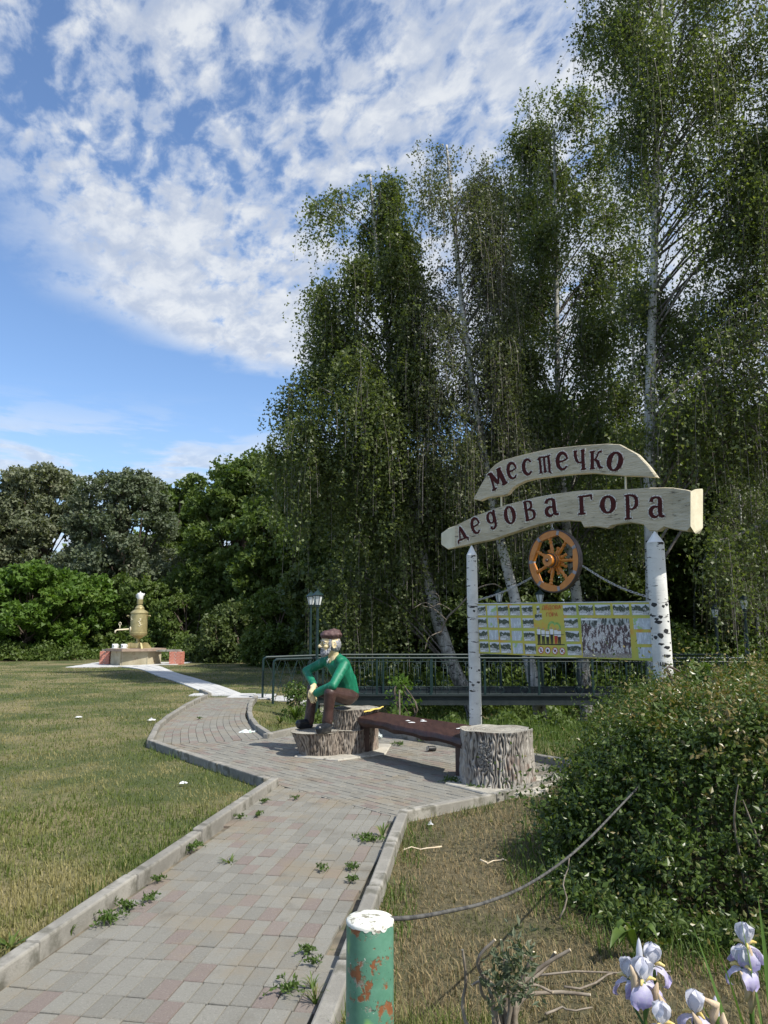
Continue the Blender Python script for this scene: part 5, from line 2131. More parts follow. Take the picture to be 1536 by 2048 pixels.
LM = {}
LM['birch'] = leafmat('birch_leaves', (.078, .108, .036), (.155, .190, .070), (.24, .26, .10), .45, .42, .45)
LM['birch_pale'] = leafmat('sparse_birch_leaves', (.080, .098, .046), (.140, .160, .080), (.20, .20, .10), .42, .45, .45)
LM['willow'] = leafmat('willow_leaves', (.085, .115, .066), (.150, .175, .110), (.20, .21, .14), .25, .55, .3)
LM['olive'] = leafmat('grey_olive_leaves', (.120, .140, .080), (.190, .208, .128), (.19, .18, .12), .25, .55, .3)
LM['maple'] = leafmat('maple_leaves', (.070, .135, .020), (.130, .220, .040), (.17, .24, .05), .38, .5, .3)
LM['hazel'] = leafmat('hazel_leaves', (.072, .118, .026), (.132, .182, .048), (.13, .17, .045), .34, .5, .3)
LM['dark'] = leafmat('dark_wood_leaves', (.056, .086, .026), (.108, .146, .048), (.10, .12, .04), .30, .5, .3)
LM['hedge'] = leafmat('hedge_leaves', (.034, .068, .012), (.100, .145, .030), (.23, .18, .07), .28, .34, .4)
LM['grass'] = leafmat('grass_blades', (.085, .120, .026), (.155, .190, .050), (.34, .30, .14), .28, .6, .2,
                      patch=((.22, .195, .080), (.38, .33, .165)), pscale=.75, ps=(.47, .62))
LM['dry'] = leafmat('dry_grass', (.19, .14, .075), (.36, .285, .155), (.11, .12, .045), .15, .7, .2,
                    patch=((.060, .080, .024), (.12, .135, .045)), pscale=1.3, ps=(.54, .64))
LM['tall'] = leafmat('tall_grass', (.060, .105, .018), (.13, .195, .042), (.26, .24, .10), .35, .5, .3)
LM['weed'] = leafmat('weed_leaves', (.050, .095, .018), (.100, .155, .035), None, .25, .5, .3)


def tree_wood(trunk, radii, limbs, mat, parent, nside=12, name='trunk', branch_mat=None):
    MB().tube(trunk, radii, nside).build(name, mat, parent, smooth=True)
    if limbs:
        m = MB()
        for pts, r0 in limbs:
            n = len(pts)
            m.tube(pts, np.linspace(r0, r0 * .22, n), 5, cap=False)
        o = m.build('branches', branch_mat or mat, parent, smooth=True)
        o['kind'] = 'stuff'


def birch(label, trunk_px, Y, rows, nlimb, nstrand, nleaf, mat, base_r, bark, seed, leaf=.062, droop=1.0, group='birches behind the footbridge', extra_limbs=(), zbase=None, name='birch_tree', depth=.8, top_thin=1.0):
    g = np.random.default_rng(seed)
    tp = np.array([at(u, v, Y + (dy if len(q) else 0)) for (u, v, *q) in trunk_px for dy in [q[0] if q else 0]])
    z0 = float(hz(tp[0][0], tp[0][1])) - .2
    base = tp[0].copy()
    base[2] = z0
    tp = np.vstack([base, tp]) if tp[0][2] > z0 + .1 else tp
    T = spline(tp, 5)
    hL = np.linspace(0, 1, len(T))
    rad = base_r * (1 - .93 * hL) ** .85 + .012
    root = thing(name, (base[0], base[1], z0), label, 'tree', group)
    # crown envelope rows: (v, u_left, u_right) -> metres
    E = np.array([[at(ul, v, Y)[2], at(ul, v, Y)[0], at(ur, v, Y)[0]] for v, ul, ur in rows])[::-1]
    ez = E[:, 0]
    zlo, zhi = ez.min(), ez.max()
    wz = np.interp(np.linspace(zlo, zhi, 40), ez, E[:, 2] - E[:, 1])
    cdf = np.cumsum(wz ** 1.3)
    cdf /= cdf[-1]
    limbs = []
    tips = []
    Tz = T[:, 2]
    def trunk_at(z):
        return np.array([np.interp(z, Tz, T[:, i]) for i in range(3)])
    for k in range(nlimb):
        z = np.interp((k + g.random()) / nlimb, cdf, np.linspace(zlo, zhi, 40))
        xl, xr = np.interp(z, ez, E[:, 1]), np.interp(z, ez, E[:, 2])
        a = g.random() * 2 * PI
        rr = g.uniform(.45, 1.0) ** .7
        tip = np.array([(xl + xr) / 2 + (xr - xl) / 2 * rr * math.cos(a), Y + (xr - xl) / 2 * depth * rr * math.sin(a), z])
        hd_ = np.hypot(tip[0] - T[-1][0] * 0 - trunk_at(z)[0], tip[1] - trunk_at(z)[1])
        zs = max(z - hd_ * g.uniform(.7, 1.2), z0 + 2.2)
        s = trunk_at(min(zs, Tz.max() - .3))
        mid = s * .45 + tip * .55 + np.array([0, 0, hd_ * .18])
        pts = spline(np.array([s, mid, tip, tip + (tip - mid) * .12 + np.array([0, 0, -.35 * droop])]), 4)
        limbs.append((pts, .010 + .0075 * hd_))
        tips.append(pts)
    for pts_px, r0 in extra_limbs:
        pts = spline(np.array([at(u, v, Y + dy) for u, v, dy in pts_px]), 5)
        limbs.append((pts, r0))
        tips += [pts] * 3
    tree_wood(T, rad, limbs, bark, root, branch_mat=M['birch_branch'])
    # hanging strands
    n = nstrand
    wl = g.uniform(.25, 1.6, len(tips)) ** 1.5
    li = g.choice(len(tips), n, p=wl / wl.sum())
    tt = g.uniform(.22, 1.0, n) ** .8
    S = np.array([[np.interp(t * (len(tips[i]) - 1), np.arange(len(tips[i])), tips[i][:, c]) for c in range(3)] for i, t in zip(li, tt)])
    S += g.normal(size=(n, 3)) * np.array([.20, .20, .14])
    tx = np.interp(S[:, 2], Tz, T[:, 0])
    hide = (np.abs(S[:, 0] - tx) < .30) & (S[:, 1] < Y + .1) & (g.random(n) < .8)
    S[hide, 0] += np.sign(S[hide, 0] - tx[hide]) * g.uniform(.3, .9, hide.sum())
    ln = g.uniform(.3, 1.0, n) ** 1.5 * 2.5 * droop + .15
    out = g.normal(size=(n, 3)) * .35
    out[:, 2] = np.abs(out[:, 2]) * .25
    q = g.random((n, nleaf))
    # arc: leaves outward first, then falls
    P = S[:, None, :] + out[:, None, :] * (1 - (1 - q[..., None]) ** 2) * .8
    P[..., 2] -= ln[:, None] * q ** 1.5
    P += g.normal(size=P.shape) * .045
    P = P.reshape(-1, 3)
    sz = g.uniform(.65, 1.25, len(P)) * leaf
    m = MB()
    tone = np.repeat(g.random(n) * .6, nleaf) + g.random(len(P)) * .4
    leaves(m, P, sz, (0, 0, -.7), .85, g=g, r=tone, tri=True)
    o = m.build('crown', mat, root)
    # fine twigs of the strands: thin drooping slivers
    k = min(n, 1500)
    t3 = np.linspace(0, 1, 4)
    Q = S[:k, None, :] + out[:k, None, :] * (1 - (1 - t3[None, :, None]) ** 2) * .8
    Q[..., 2] -= ln[:k, None] * t3[None, :] ** 1.5
    side = unit(np.cross(out[:k], np.array([0, 0, 1.0])))[:, None, :] * .0045
    V = np.stack([Q - side, Q + side], 2).reshape(-1, 3)
    i = np.arange(k)[:, None] * 8 + np.array([0, 2, 4])[None, :]
    Fq = np.stack([i, i + 1, i + 3, i + 2], -1).reshape(-1, 4)
    o = MB().add(V, Fq, 0, .5).build('twigs', M['birch_branch'], root)
    o['kind'] = 'stuff'
    return root


def leafy(label, name, u, v_top, hw_px, Y, mat, nleaf, leaf, seed, group, zlo=.0, clump=1.0, trunk_r=.22, v_bot=None, lean=0, ragged=.25, wood=None, aspect=.6, elong=1.0, depthk=.8, cat='tree'):
    """broadleaf tree or bush: limbs end in leaf clumps with gaps between them"""
    g = np.random.default_rng(seed)
    top = at(u, v_top, Y)
    c = at(u, 1250, Y)
    z0 = float(hz(c[0], Y))
    hw = hw_px * Y / F
    root = thing(name, (c[0], Y, z0), label, cat, group)
    H_ = top[2] - z0
    nc = max(8, int(46 * (hw * H_ / 20) / clump ** 2))
    nc = min(nc, 210)
    cl = []
    limbs = []
    for k in range(nc):
        zf = g.uniform(zlo, 1.0) ** .9
        wf = math.sqrt(max(0.02, 1 - ((zf - .48) / .56) ** 2)) if zf > .48 else (.75 + .25 * zf / .48)
        a = g.random() * 2 * PI
        rr = g.uniform(.25, 1.0) ** .6
        r = clump * g.uniform(.75, 1.35) * (1 - .25 * zf)
        zc = z0 + H_ * zf - r * .5
        p = np.array([c[0] + lean * zf + hw * wf * rr * math.cos(a) * .92, Y + hw * wf * rr * math.sin(a) * depthk, zc])
        cl.append((p, r))
        if k % 2 == 0:
            s = np.array([c[0] + lean * zf * .4, Y, z0 + H_ * zf * g.uniform(.25, .6)])
            mid = s * .5 + p * .5 + g.normal(size=3) * .25
            limbs.append((spline(np.array([s, mid, p]), 4), .02 + .012 * np.linalg.norm(p - s)))
    T = spline(np.array([[c[0], Y, z0 - .2], [c[0] + g.normal() * .2, Y, z0 + H_ * .3], [c[0] + lean * .5, Y, z0 + H_ * .62], [c[0] + lean, Y, z0 + H_ * .85]]), 4)
    tree_wood(T, np.linspace(trunk_r, trunk_r * .12, len(T)), limbs, wood or M['bark'], root, 9)
    w = np.array([r ** 2 for _, r in cl])
    idx = g.choice(len(cl), nleaf, p=w / w.sum())
    C = np.array([p for p, _ in cl])[idx]
    R_ = np.array([r for _, r in cl])[idx]
    # twigs inside a clump: leaves follow short radial sprays
    d = rand_dirs(nleaf, g)
    sp_ = rand_dirs(len(cl) * 26, g)
    sidx = idx * 26 + g.integers(0, 26, nleaf)
    d = unit(sp_[sidx] + d * .26)
    rad = g.uniform(.25, 1.0 + ragged, nleaf) ** .6
    P = C + d * (R_ * rad)[:, None] * np.array([1, 1, .82 * elong])
    sz = g.uniform(.7, 1.3, nleaf) * leaf
    m = MB()
    tone = np.clip((np.sin(idx * 12.9898) * 43758.5453) % 1.0 * .5 + g.random(nleaf) * .5, 0, 1)
    leaves(m, P, sz, (0, 0, -.25), aspect * 1.25, g=g, r=tone, tri=True)
    m.build('crown', mat, root)
    return root


M['birch_branch'] = noisy('birch_branch_bark', (.10, .085, .075), (.26, .24, .22), 6, .8, .3, lo=.4, hi=.7)
BKA = bark_birch('birch_bark_rough', zs=5, th=(.56, .61), white=(.50, .50, .47), grey=(.24, .23, .21), base_z=-1, base_h=6.5)
BKB = bark_birch('birch_bark_white', zs=6, th=(.57, .61), white=(.58, .58, .55), grey=(.33, .32, .30), base_z=-1, base_h=4.0)

birch('tall weeping birch with leaning rough trunk, leftmost of the birches', [(948, 1425), (905, 1330), (862, 1190), (826, 1010), (800, 860), (785, 740), (758, 540), (740, 350)], 21.0,
      [(318, 725, 755), (360, 655, 800), (420, 622, 815), (500, 650, 838), (580, 620, 842), (640, 592, 850), (720, 600, 870), (800, 540, 880), (880, 545, 890), (960, 570, 880), (1080, 620, 880), (1200, 660, 860)],
      92, 8200, 18, LM['birch'], .22, BKA, 11, leaf=.080, extra_limbs=[([(945, 850, 0), (880, 790, .2), (815, 735, .1), (765, 655, -.2)], .05), ([(822, 1008, 0), (790, 1003, -.4), (745, 1006, -.8), (712, 1008, -1)], .04)])
birch('sparse thin-leaved birch with a bare crown tip, second from the left', [(1083, 1445), (1062, 1340), (1030, 1200), (1003, 1090), (975, 950), (950, 800), (925, 620), (908, 440), (893, 290)], 19.6,
      [(285, 880, 905), (340, 835, 990), (420, 828, 1020), (520, 835, 1030), (650, 820, 1040), (780, 830, 1050), (900, 850, 1060), (1000, 860, 1060)],
      76, 5000, 14, LM['birch_pale'], .175, BKB, 12, leaf=.062)
birch('broad bushy birch with rounded top, behind the cart wheel', [(1172, 1400), (1160, 1260), (1148, 1150), (1130, 1030), (1119, 880), (1114, 700), (1112, 480), (1108, 260)], 22.5,
      [(192, 1090, 1180), (225, 1020, 1215), (290, 1005, 1225), (380, 1000, 1260), (500, 990, 1285), (640, 980, 1290), (780, 960, 1300), (900, 940, 1310), (1010, 930, 1290)],
      104, 7600, 15, LM['birch'], .20, BKA, 13, leaf=.080)
birch('tallest birch with a straight white trunk reaching past the picture top', [(1312, 1400), (1306, 1200), (1300, 980), (1300, 840), (1302, 700), (1309, 500), (1312, 300), (1320, 80), (1330, -160)], 18.0,
      [(-150, 1200, 1440), (-40, 1160, 1480), (60, 1170, 1520), (160, 1190, 1530), (260, 1225, 1540), (380, 1240, 1560), (520, 1230, 1600), (660, 1250, 1640), (780, 1260, 1640), (860, 1275, 1600)],
      112, 6700, 14, LM['birch'], .19, BKB, 14, leaf=.072,
      extra_limbs=[([(1310, 730, 0), (1360, 690, -.2), (1440, 620, -.5), (1540, 545, -.8)], .055), ([(1306, 520, 0), (1370, 470, .3), (1450, 420, .5), (1520, 360, .5)], .04), ([(1308, 430, 0), (1280, 260, .2), (1245, 120, .3), (1200, 0, .3)], .045),
                   ([(1312, 330, 0), (1345, 200, -.2), (1365, 80, -.3), (1375, -40, -.3)], .045)])
birch('birch at the right picture edge whose branches reach in from outside', [(1650, 1380), (1640, 1100), (1632, 800), (1640, 500), (1650, 200)], 17.0,
      [(-60, 1480, 1720), (40, 1500, 1740), (240, 1490, 1760), (360, 1440, 1780), (500, 1470, 1800), (640, 1390, 1800), (760, 1340, 1800), (870, 1350, 1800)],
      84, 4900, 14, LM['birch'], .20, BKA, 15, leaf=.074,
      extra_limbs=[([(1640, 560, 0), (1560, 640, -.3), (1470, 700, -.5), (1380, 760, -.6), (1330, 800, -.6)], .07), ([(1640, 980, 0), (1560, 1030, -.4), (1480, 1068, -.7), (1420, 1085, -.9)], .05)])
birch('young slim birch with a pale stem beside the rightmost lamp', [(1497, 1335), (1492, 1270), (1488, 1200), (1484, 1100), (1480, 980)], 23.5,
      [(960, 1450, 1520), (1040, 1420, 1540), (1120, 1410, 1550), (1200, 1420, 1550)], 22, 900, 14, LM['birch'], .07, BKB, 16, leaf=.065, name='young_birch', droop=.6)
birch('young slim birch with a pale stem at the very right edge', [(1522, 1330), (1516, 1260), (1514, 1180), (1512, 1080), (1508, 960)], 25.5,
      [(940, 1470, 1560), (1040, 1450, 1580), (1140, 1450, 1580), (1220, 1460, 1570)], 22, 900, 14, LM['birch'], .07, BKB, 17, leaf=.065, name='young_birch', droop=.6)

# ---- the wood left of and behind the birches
GB = 'trees at the edge of the lawn'
leafy('grey green willow at the left picture edge', 'willow_tree', 60, 938, 150, 52, LM['olive'], 70000, .22, 21, GB, .05, .95, .4, ragged=.5)
leafy('silvery willow rising behind the samovar', 'willow_tree', 222, 946, 135, 47, LM['willow'], 72000, .19, 22, GB, .05, .85, .4, lean=.4, ragged=.5)
leafy('dark maple between the silvery willow and the open-crowned tree', 'maple_tree', 350, 950, 105, 55, LM['hazel'], 50000, .28, 23, GB, .05, 1.0, .4)
leafy('open-crowned tree with upright ragged twigs left of the birches', 'ash_tree', 478, 915, 125, 44, LM['hazel'], 58000, .22, 24, GB, .0, 1.0, .3, ragged=.5)
leafy('dark tree just behind the drooping edge of the leftmost birch', 'alder_tree', 610, 905, 130, 40, LM['hazel'], 58000, .21, 25, GB, .0, 1.2, .3)
leafy('low grey tree filling the gap at the far left edge', 'willow_tree', -120, 950, 150, 50, LM['olive'], 24000, .30, 26, GB, .0, 1.5, .4)
GS = 'bushes along the far side of the lawn'
leafy('bright green bush at the left picture edge', 'bush', 50, 1128, 110, 39.5, LM['maple'], 32000, .20, 31, GS, .0, .75, .08, cat='bush')
leafy('yellow-green bush left of the samovar', 'bush', 165, 1150, 80, 40.5, LM['maple'], 26000, .18, 32, GS, .0, .62, .08, cat='bush')
leafy('tall green bush directly behind the samovar', 'bush', 262, 1142, 95, 41.5, LM['hazel'], 28000, .18, 33, GS, .0, .7, .08, cat='bush')
leafy('green bush right of the samovar bench', 'bush', 372, 1185, 75, 40.0, LM['hazel'], 18000, .14, 34, GS, .0, .6, .08, cat='bush')
leafy('shady bush on the lawn edge left of the bridge railing', 'bush', 470, 1205, 85, 36.0, LM['dark'], 18000, .14, 35, GS, .0, .65, .08, cat='bush')
leafy('bush left of the pair of lamps', 'bush', 560, 1175, 80, 32.0, LM['hazel'], 18000, .12, 36, GS, .0, .6, .08, cat='bush')
leafy('far bush closing the left picture edge', 'bush', -100, 1140, 110, 40, LM['maple'], 9000, .18, 37, GS, .0, .8, .08, cat='bush')
GW = 'shady trees behind the birches'
leafy('dark tree with a bent brown trunk behind the lamp pair', 'elm_tree', 700, 930, 120, 29, LM['dark'], 80000, .155, 41, GW, .12, 1.0, .22)
leafy('dark tree right behind the leaning birch trunk', 'elm_tree', 830, 900, 120, 33, LM['dark'], 70000, .18, 42, GW, .0, 1.1, .25)
gt = leafy('green tree right of the thick post behind the railing', 'elm_tree', 1400, 850, 130, 31, LM['hazel'], 76000, .165, 45, GW, .06, 1.0, .25)
BG = {o.name: o for o in COL.objects if o.name.startswith('elm_tree')}
srcs = list(BG.values())
for k, (si, u, Y, sc, lab) in enumerate(((0, 985, 31, 1.12, 'dark tree seen between the slender post and the wheel'), (1, 1190, 30, 1.0, 'dark tree seen between the wheel and the thick post'),
                                        (2, 1590, 28, .98, 'green tree at the right picture edge behind the lamps'), (1, 1080, 38, 1.35, 'tall shady tree farther back behind the second birch'),
                                        (0, 1330, 37, 1.4, 'tall shady tree farther back behind the thick post'), (0, 880, 40, 1.3, 'tall shady tree farther back left of the slender post'))):
    c = dupe(srcs[si])
    q = at(u, 1250, Y)
    c.location = (q[0], Y, float(hz(q[0], Y)) - .2)
    c.rotation_euler = (0, 0, 1.3 + k * 1.9)
    c.scale = (sc, sc, sc * (.98 + .03 * k))
    c['label'] = lab


# ---- undergrowth: one mass nobody could count
def undergrowth():
    g = np.random.default_rng(5)
    m = MB()
    for (x0, x1, y0, y1, h, n, s, tone) in ((-2, 16, 25, 31, 2.2, 30000, .12, .3), (-20, -2, 36.8, 38.5, 1.3, 9000, .13, .3), (-1.5, 7.5, 12.6, 15.8, .55, 15000, .060, .8), (.5, 7.5, 20.3, 24, .9, 12000, .08, .5), (7.5, 15, 20.3, 25, .5, 7000, .08, .7),
                                            (-26, 40, 55, 62, 9, 42000, .42, .2)):
        nb = int(60 + (x1 - x0) * (y1 - y0) * .5)
        c = np.c_[g.uniform(x0, x1, nb), g.uniform(y0, y1, nb), g.uniform(.3, 1, nb)]
        i = g.integers(0, nb, n)
        rr = h * .45
        P = np.c_[c[i, 0], c[i, 1], np.zeros(n)] + g.normal(size=(n, 3)) * [rr * .6, rr * .6, 0]
        hh = c[i, 2] * h * np.exp(-((P[:, 0] - c[i, 0]) ** 2 + (P[:, 1] - c[i, 1]) ** 2) / (rr * 1.3) ** 2)
        P[:, 2] = hz(P[:, 0], P[:, 1]) + hh * g.uniform(.1, 1, n) ** .5
        keep = ~((P[:, 1] > 16.5) & (P[:, 1] < 19.6) & (P[:, 0] > -2) & (P[:, 0] < 9))
        P = P[keep]
        leaves(m, P, g.uniform(.7, 1.3, len(P)) * s, (0, 0, .2), .8, g=g, tri=True, r=np.clip(g.random(len(P)) * .8 + tone * .2, 0, 1))
    o = m.build('undergrowth', LM['hazel'], origin=(0, 0, 0))
    o['kind'] = 'stuff'


undergrowth()
# leafless forked dead branches beside the slender post
g = np.random.default_rng(77)
db = thing('dead_branch', at(890, 1300, 19.8), 'bare crooked pale branch reaching right from the leaning birch trunk', 'branch')
m = MB()
main = spline(np.array([at(880, 1268, 20.2), at(895, 1235, 20), at(918, 1213, 19.8), at(950, 1180, 19.6), at(985, 1168, 19.5), at(1004, 1176, 19.5)]), 5)
m.tube(main, np.linspace(.032, .012, len(main)), 6)
m.build('bough', M['twig'], db, smooth=True)
for a, b, c in (((905, 1222), (880, 1208), (866, 1214)), ((893, 1240), (868, 1218), (845, 1212)), ((866, 1214), (850, 1205), (828, 1216)), ((880, 1208), (876, 1190), (862, 1183)), ((885, 1262), (858, 1275), (850, 1300))):
    q = spline(np.array([at(*a, 19.9), at(*b, 19.8), at(*c, 19.7)]), 4)
    MB().tube(q, np.linspace(.016, .007, len(q)), 5).build('twig', M['twig'], db, smooth=True)

# ------------------------------------------------------------ hedge on the right
HP = np.array([(1.10, 4.75), (1.38, 4.15), (2.0, 3.85), (3.1, 3.75), (4.6, 3.8), (6.6, 5.2), (8.0, 8.0), (8.2, 10.2), (5.5, 10.4), (3.4, 9.8), (2.30, 9.0), (1.95, 7.6), (1.52, 6.3), (1.16, 5.5)])


def dist_poly(x, y, poly):
    P = np.stack([x, y], -1)
    best = np.full(x.shape, 1e9)
    for i in range(len(poly)):
        a, b = poly[i], poly[(i + 1) % len(poly)]
        d = b - a
        t = np.clip(((P - a) @ d) / d.dot(d), 0, 1)
        q = a + t[..., None] * d
        best = np.minimum(best, np.linalg.norm(P - q, axis=-1))
    return best


def hedge():
    g = np.random.default_rng(9)
    root = thing('hedge', (3.2, 6.0, 0), 'big glossy-leaved hedge bush filling the right side of the picture', 'hedge')

    def top(x, y):
        return .66 + .28 * vnoise(x * 1.3 + 9, y * 1.3 + 9, 31) + .26 * vnoise(x * 3.4, y * 3.4, 32) + .015 * (y - 6)
    # shoots on the surface
    n = 15000
    xs = g.uniform(.9, 8.3, n * 5)
    ys = g.uniform(3.6, 10.5, n * 5)
    ins = pip(xs, ys, HP)
    # near things and visible parts get more shoots
    w = g.random(n * 5) < np.clip(1.5 - (ys - 4) / 6 - np.clip(xs - .55 * ys, 0, 9) * 2, .05, 1)
    xs, ys = xs[ins & w], ys[ins & w]
    d = dist_poly(xs, ys, HP)
    edge = g.random(len(xs)) < np.exp(-d / .45) + .55
    xs, ys, d = xs[edge][:n], ys[edge][:n], d[edge][:n]
    n = len(xs)
    d = np.maximum(d - .42 * vnoise(xs * 2.1 + 7, ys * 2.1 + 7, 61) + .05, .0)
    prof = np.clip(d / .6, 0, 1) ** .40
    zt = top(xs, ys) * prof
    # many shoots lie lower on the flanks
    low = g.random(n) < np.exp(-d / .38) * .75
    zt = np.where(low, zt * g.random(n) ** .6, zt * g.uniform(.86, 1.03, n))
    P0 = np.c_[xs, ys, zt + hz(xs, ys)]
    ctr = np.c_[np.full(n, 0.0), np.full(n, 0.0)]
    e = .08
    gx = (dist_poly(xs + e, ys, HP) - dist_poly(xs - e, ys, HP)) / (2 * e)
    gy = (dist_poly(xs, ys + e, HP) - dist_poly(xs, ys - e, HP)) / (2 * e)
    k = np.exp(-d / .4)
    D = unit(np.c_[-gx * k * 1.1, -gy * k * 1.1, .70 + .0 * k] + g.normal(size=(n, 3)) * .5)
    L = g.uniform(.10, .30, n) * np.where(g.random(n) < .07, 2.6, 1) * (.7 + .6 * vnoise(xs * 4 + 9, ys * 4 + 9, 77))
    nl = 11
    t = (np.arange(nl)[None, :] + g.random((n, nl)) * .6) / nl
    P = P0[:, None, :] + D[:, None, :] * (t * L[:, None])[..., None]
    ph = np.arange(nl)[None, :] * 2.4 + g.random(n)[:, None] * 6
    X = unit(np.cross(D, np.array([.3, .2, .9])))
    Yv = np.cross(D, X)
    rad = np.cos(ph)[..., None] * X[:, None, :] + np.sin(ph)[..., None] * Yv[:, None, :]
    A = unit(rad + D[:, None, :] * .55 + g.normal(size=P.shape) * .25 + np.array([0, 0, .1]))
    B = unit(np.cross(A, D[:, None, :] + g.normal(size=P.shape) * .3))
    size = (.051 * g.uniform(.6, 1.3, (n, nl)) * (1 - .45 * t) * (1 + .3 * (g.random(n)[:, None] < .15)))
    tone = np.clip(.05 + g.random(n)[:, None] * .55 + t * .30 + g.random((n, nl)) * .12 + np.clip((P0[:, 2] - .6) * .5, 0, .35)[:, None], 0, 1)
    P, A, B = [q.reshape(-1, 3) for q in (P, A, B)]
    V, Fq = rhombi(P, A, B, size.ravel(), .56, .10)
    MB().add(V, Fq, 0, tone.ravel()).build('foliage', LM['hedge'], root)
    # inner leaves
    ni = 30000
    xi, yi = g.uniform(1.0, 8.0, ni * 3), g.uniform(3.9, 10.2, ni * 3)
    ok = pip(xi, yi, HP) & (g.random(ni * 3) < np.clip(1.4 - (yi - 4) / 6, .1, 1))
    xi, yi = xi[ok][:ni], yi[ok][:ni]
    di = dist_poly(xi, yi, HP)
    di = np.maximum(di - .42 * vnoise(xi * 2.1 + 7, yi * 2.1 + 7, 61) + .02, 0)
    zi = top(xi, yi) * np.clip(di / .6, 0, 1) ** .40 * g.uniform(.15, .93, len(xi))
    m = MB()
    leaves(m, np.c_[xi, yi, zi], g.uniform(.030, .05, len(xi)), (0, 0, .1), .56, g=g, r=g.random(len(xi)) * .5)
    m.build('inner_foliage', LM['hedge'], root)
    # stems
    m = MB()
    for _ in range(260):
        x, y = g.uniform(1.3, 5), g.uniform(4.1, 8)
        if not pip(np.array(x), np.array(y), HP) or dist_poly(np.array(x), np.array(y), HP) < .3:
            continue
        h = float(top(x, y)) * g.uniform(.5, .98) * min(1, (float(dist_poly(np.array(x), np.array(y), HP)) / .5) ** .42 + .1)
        a = g.normal(size=2) * .12
        pts = spline(np.array([[x, y, 0], [x + a[0] * .5, y + a[1] * .5, h * .4], [x + a[0], y + a[1], h * .75], [x + a[0] * 1.2 + g.normal() * .06, y + a[1] * 1.2, h]]), 3)
        m.tube(pts, np.linspace(.010, .003, len(pts)), 4, cap=False)
    o = m.build('stems', M['twig'], root, smooth=True)
    o['kind'] = 'stuff'


hedge()


# ------------------------------------------------------------ lawns: real blades, sparser and wider with distance
def blades(name, n, ylim, side, mat, hgt, dens_fn=None, seed=1, lie=.35, wid=.0026, xlim=None):
    g = np.random.default_rng(seed)
    y = np.exp(g.uniform(math.log(ylim[0]), math.log(ylim[1]), n))
    x = g.uniform(-.56, .56, n) * (y + .6)
    if xlim:
        x = g.uniform(xlim[0], xlim[1], n)
    ok = ~pip(x, y, NEAR) & ~pip(x, y, PLAZA) & ~pip(x, y, np.vstack([LEFT, RIGHT[::-1]])) & ~pip(x, y, np.vstack([SL, SR[::-1]]))
    ok &= ~((x > -14.7) & (x < -8) & (y > 31.5) & (y < 35.3)) & ~((x > -3.75) & (x < -.55) & (y > 17.5) & (y < 18.7))
    ok &= side(x, y)
    for poly in (NEAR, PLAZA):
        ok &= ~((dist_poly(x, y, poly) < KW + .008))
    for line in (LEFT, RIGHT):
        dd = np.min(np.hypot(x[:, None] - line[None, :, 0], y[:, None] - line[None, :, 1]), 1)
        ok &= dd > KW + .03
    if dens_fn is not None:
        ok &= g.random(n) < dens_fn(x, y)
    x, y = x[ok], y[ok]
    n = len(x)
    z = hz(x, y)
    sc = 1 + np.clip(y - 4, 0, 40) * .10
    rx, ry = x * .8 + y * .6 + 90, y * .8 - x * .6 + 90
    cl = vnoise(rx * 1.7, ry * 1.7, 51) * .6 + vnoise(ry * 6.1, rx * 6.1, 52) * .6
    H_ = hgt * g.uniform(.35, 1.2, n) * (.45 + cl) * (1 - np.clip(y - 18, 0, 30) * .012)
    az = g.uniform(0, 2 * PI, n)
    dirv = np.c_[np.cos(az), np.sin(az)]
    lean = np.where(g.random(n) < lie, g.uniform(.8, 2.2, n), g.uniform(.05, .7, n))
    side_ = np.c_[-dirv[:, 1], dirv[:, 0]]
    w = wid * sc * g.uniform(.6, 1.4, n)
    base = np.c_[x, y, z]
    up = H_ / np.sqrt(1 + lean ** 2)
    t1 = np.c_[dirv * (up * lean * .35)[:, None], up * .62]
    t2 = np.c_[dirv * (up * lean)[:, None], up]
    S = np.c_[side_ * w[:, None], np.zeros(n)]
    V = np.stack([base - S, base + S, base + t1 + S * .75, base + t1 - S * .75, base + t2], 1)
    r = np.clip(g.random(n) * .75 + (lean > .8) * .3, 0, 1)
    fa = y > 7.0
    m = MB()
    Vf = V[fa][:, [0, 1, 4]]
    m.add(Vf.reshape(-1, 3), np.arange(len(Vf) * 3).reshape(-1, 3), 0, r[fa])
    Vn = V[~fa]
    if len(Vn):
        i = np.arange(len(Vn)) * 5
        q = np.stack([i, i + 1, i + 2, i + 3], -1)
        t = np.stack([i + 3, i + 2, i + 4], -1)
        m._f(t, 0, r[~fa])
        m.add(Vn.reshape(-1, 3), q, 0, r[~fa])
    o = m.build(name, mat, origin=(0, 0, 0))
    o['kind'] = 'stuff'
    return o


def left_side(x, y):
    e = np.interp(y, [N1[1], A_[1], L_[1], 13, 17.5], [N1[0], A_[0], L_[0], -3.6, -4.1])
    return (x < np.where(y < 17.5, e + .3, 90))


blades('lawn_grass', 250000, (3.0, 36), lambda x, y: (x < -.2) | (y > 11), LM['grass'], .050, lambda x, y: np.where((y > 12) & (x > 1), .7, 1.0), seed=2)
blades('dry_grass', 130000, (1.9, 8.6), lambda x, y: (x > -.3) & (y < 8.6), LM['dry'], .048, seed=3, lie=.65, wid=.0018)
# taller fringe: beyond the rear kerb, round the hedge, round the bollard
blades('tall_grass', 26000, (11.2, 16.5), lambda x, y: (y > 12.2 - x * 1.1) & (x > -1.9), LM['tall'], .20, seed=4, lie=.25, wid=.0030)
blades('tall_grass', 9000, (9.2, 12.6), lambda x, y: (x > -.6) & (y > 12.45 - (x + .7) * 1.16), LM['tall'], .13, seed=14, lie=.25, wid=.0030, xlim=(-.8, 4.0))


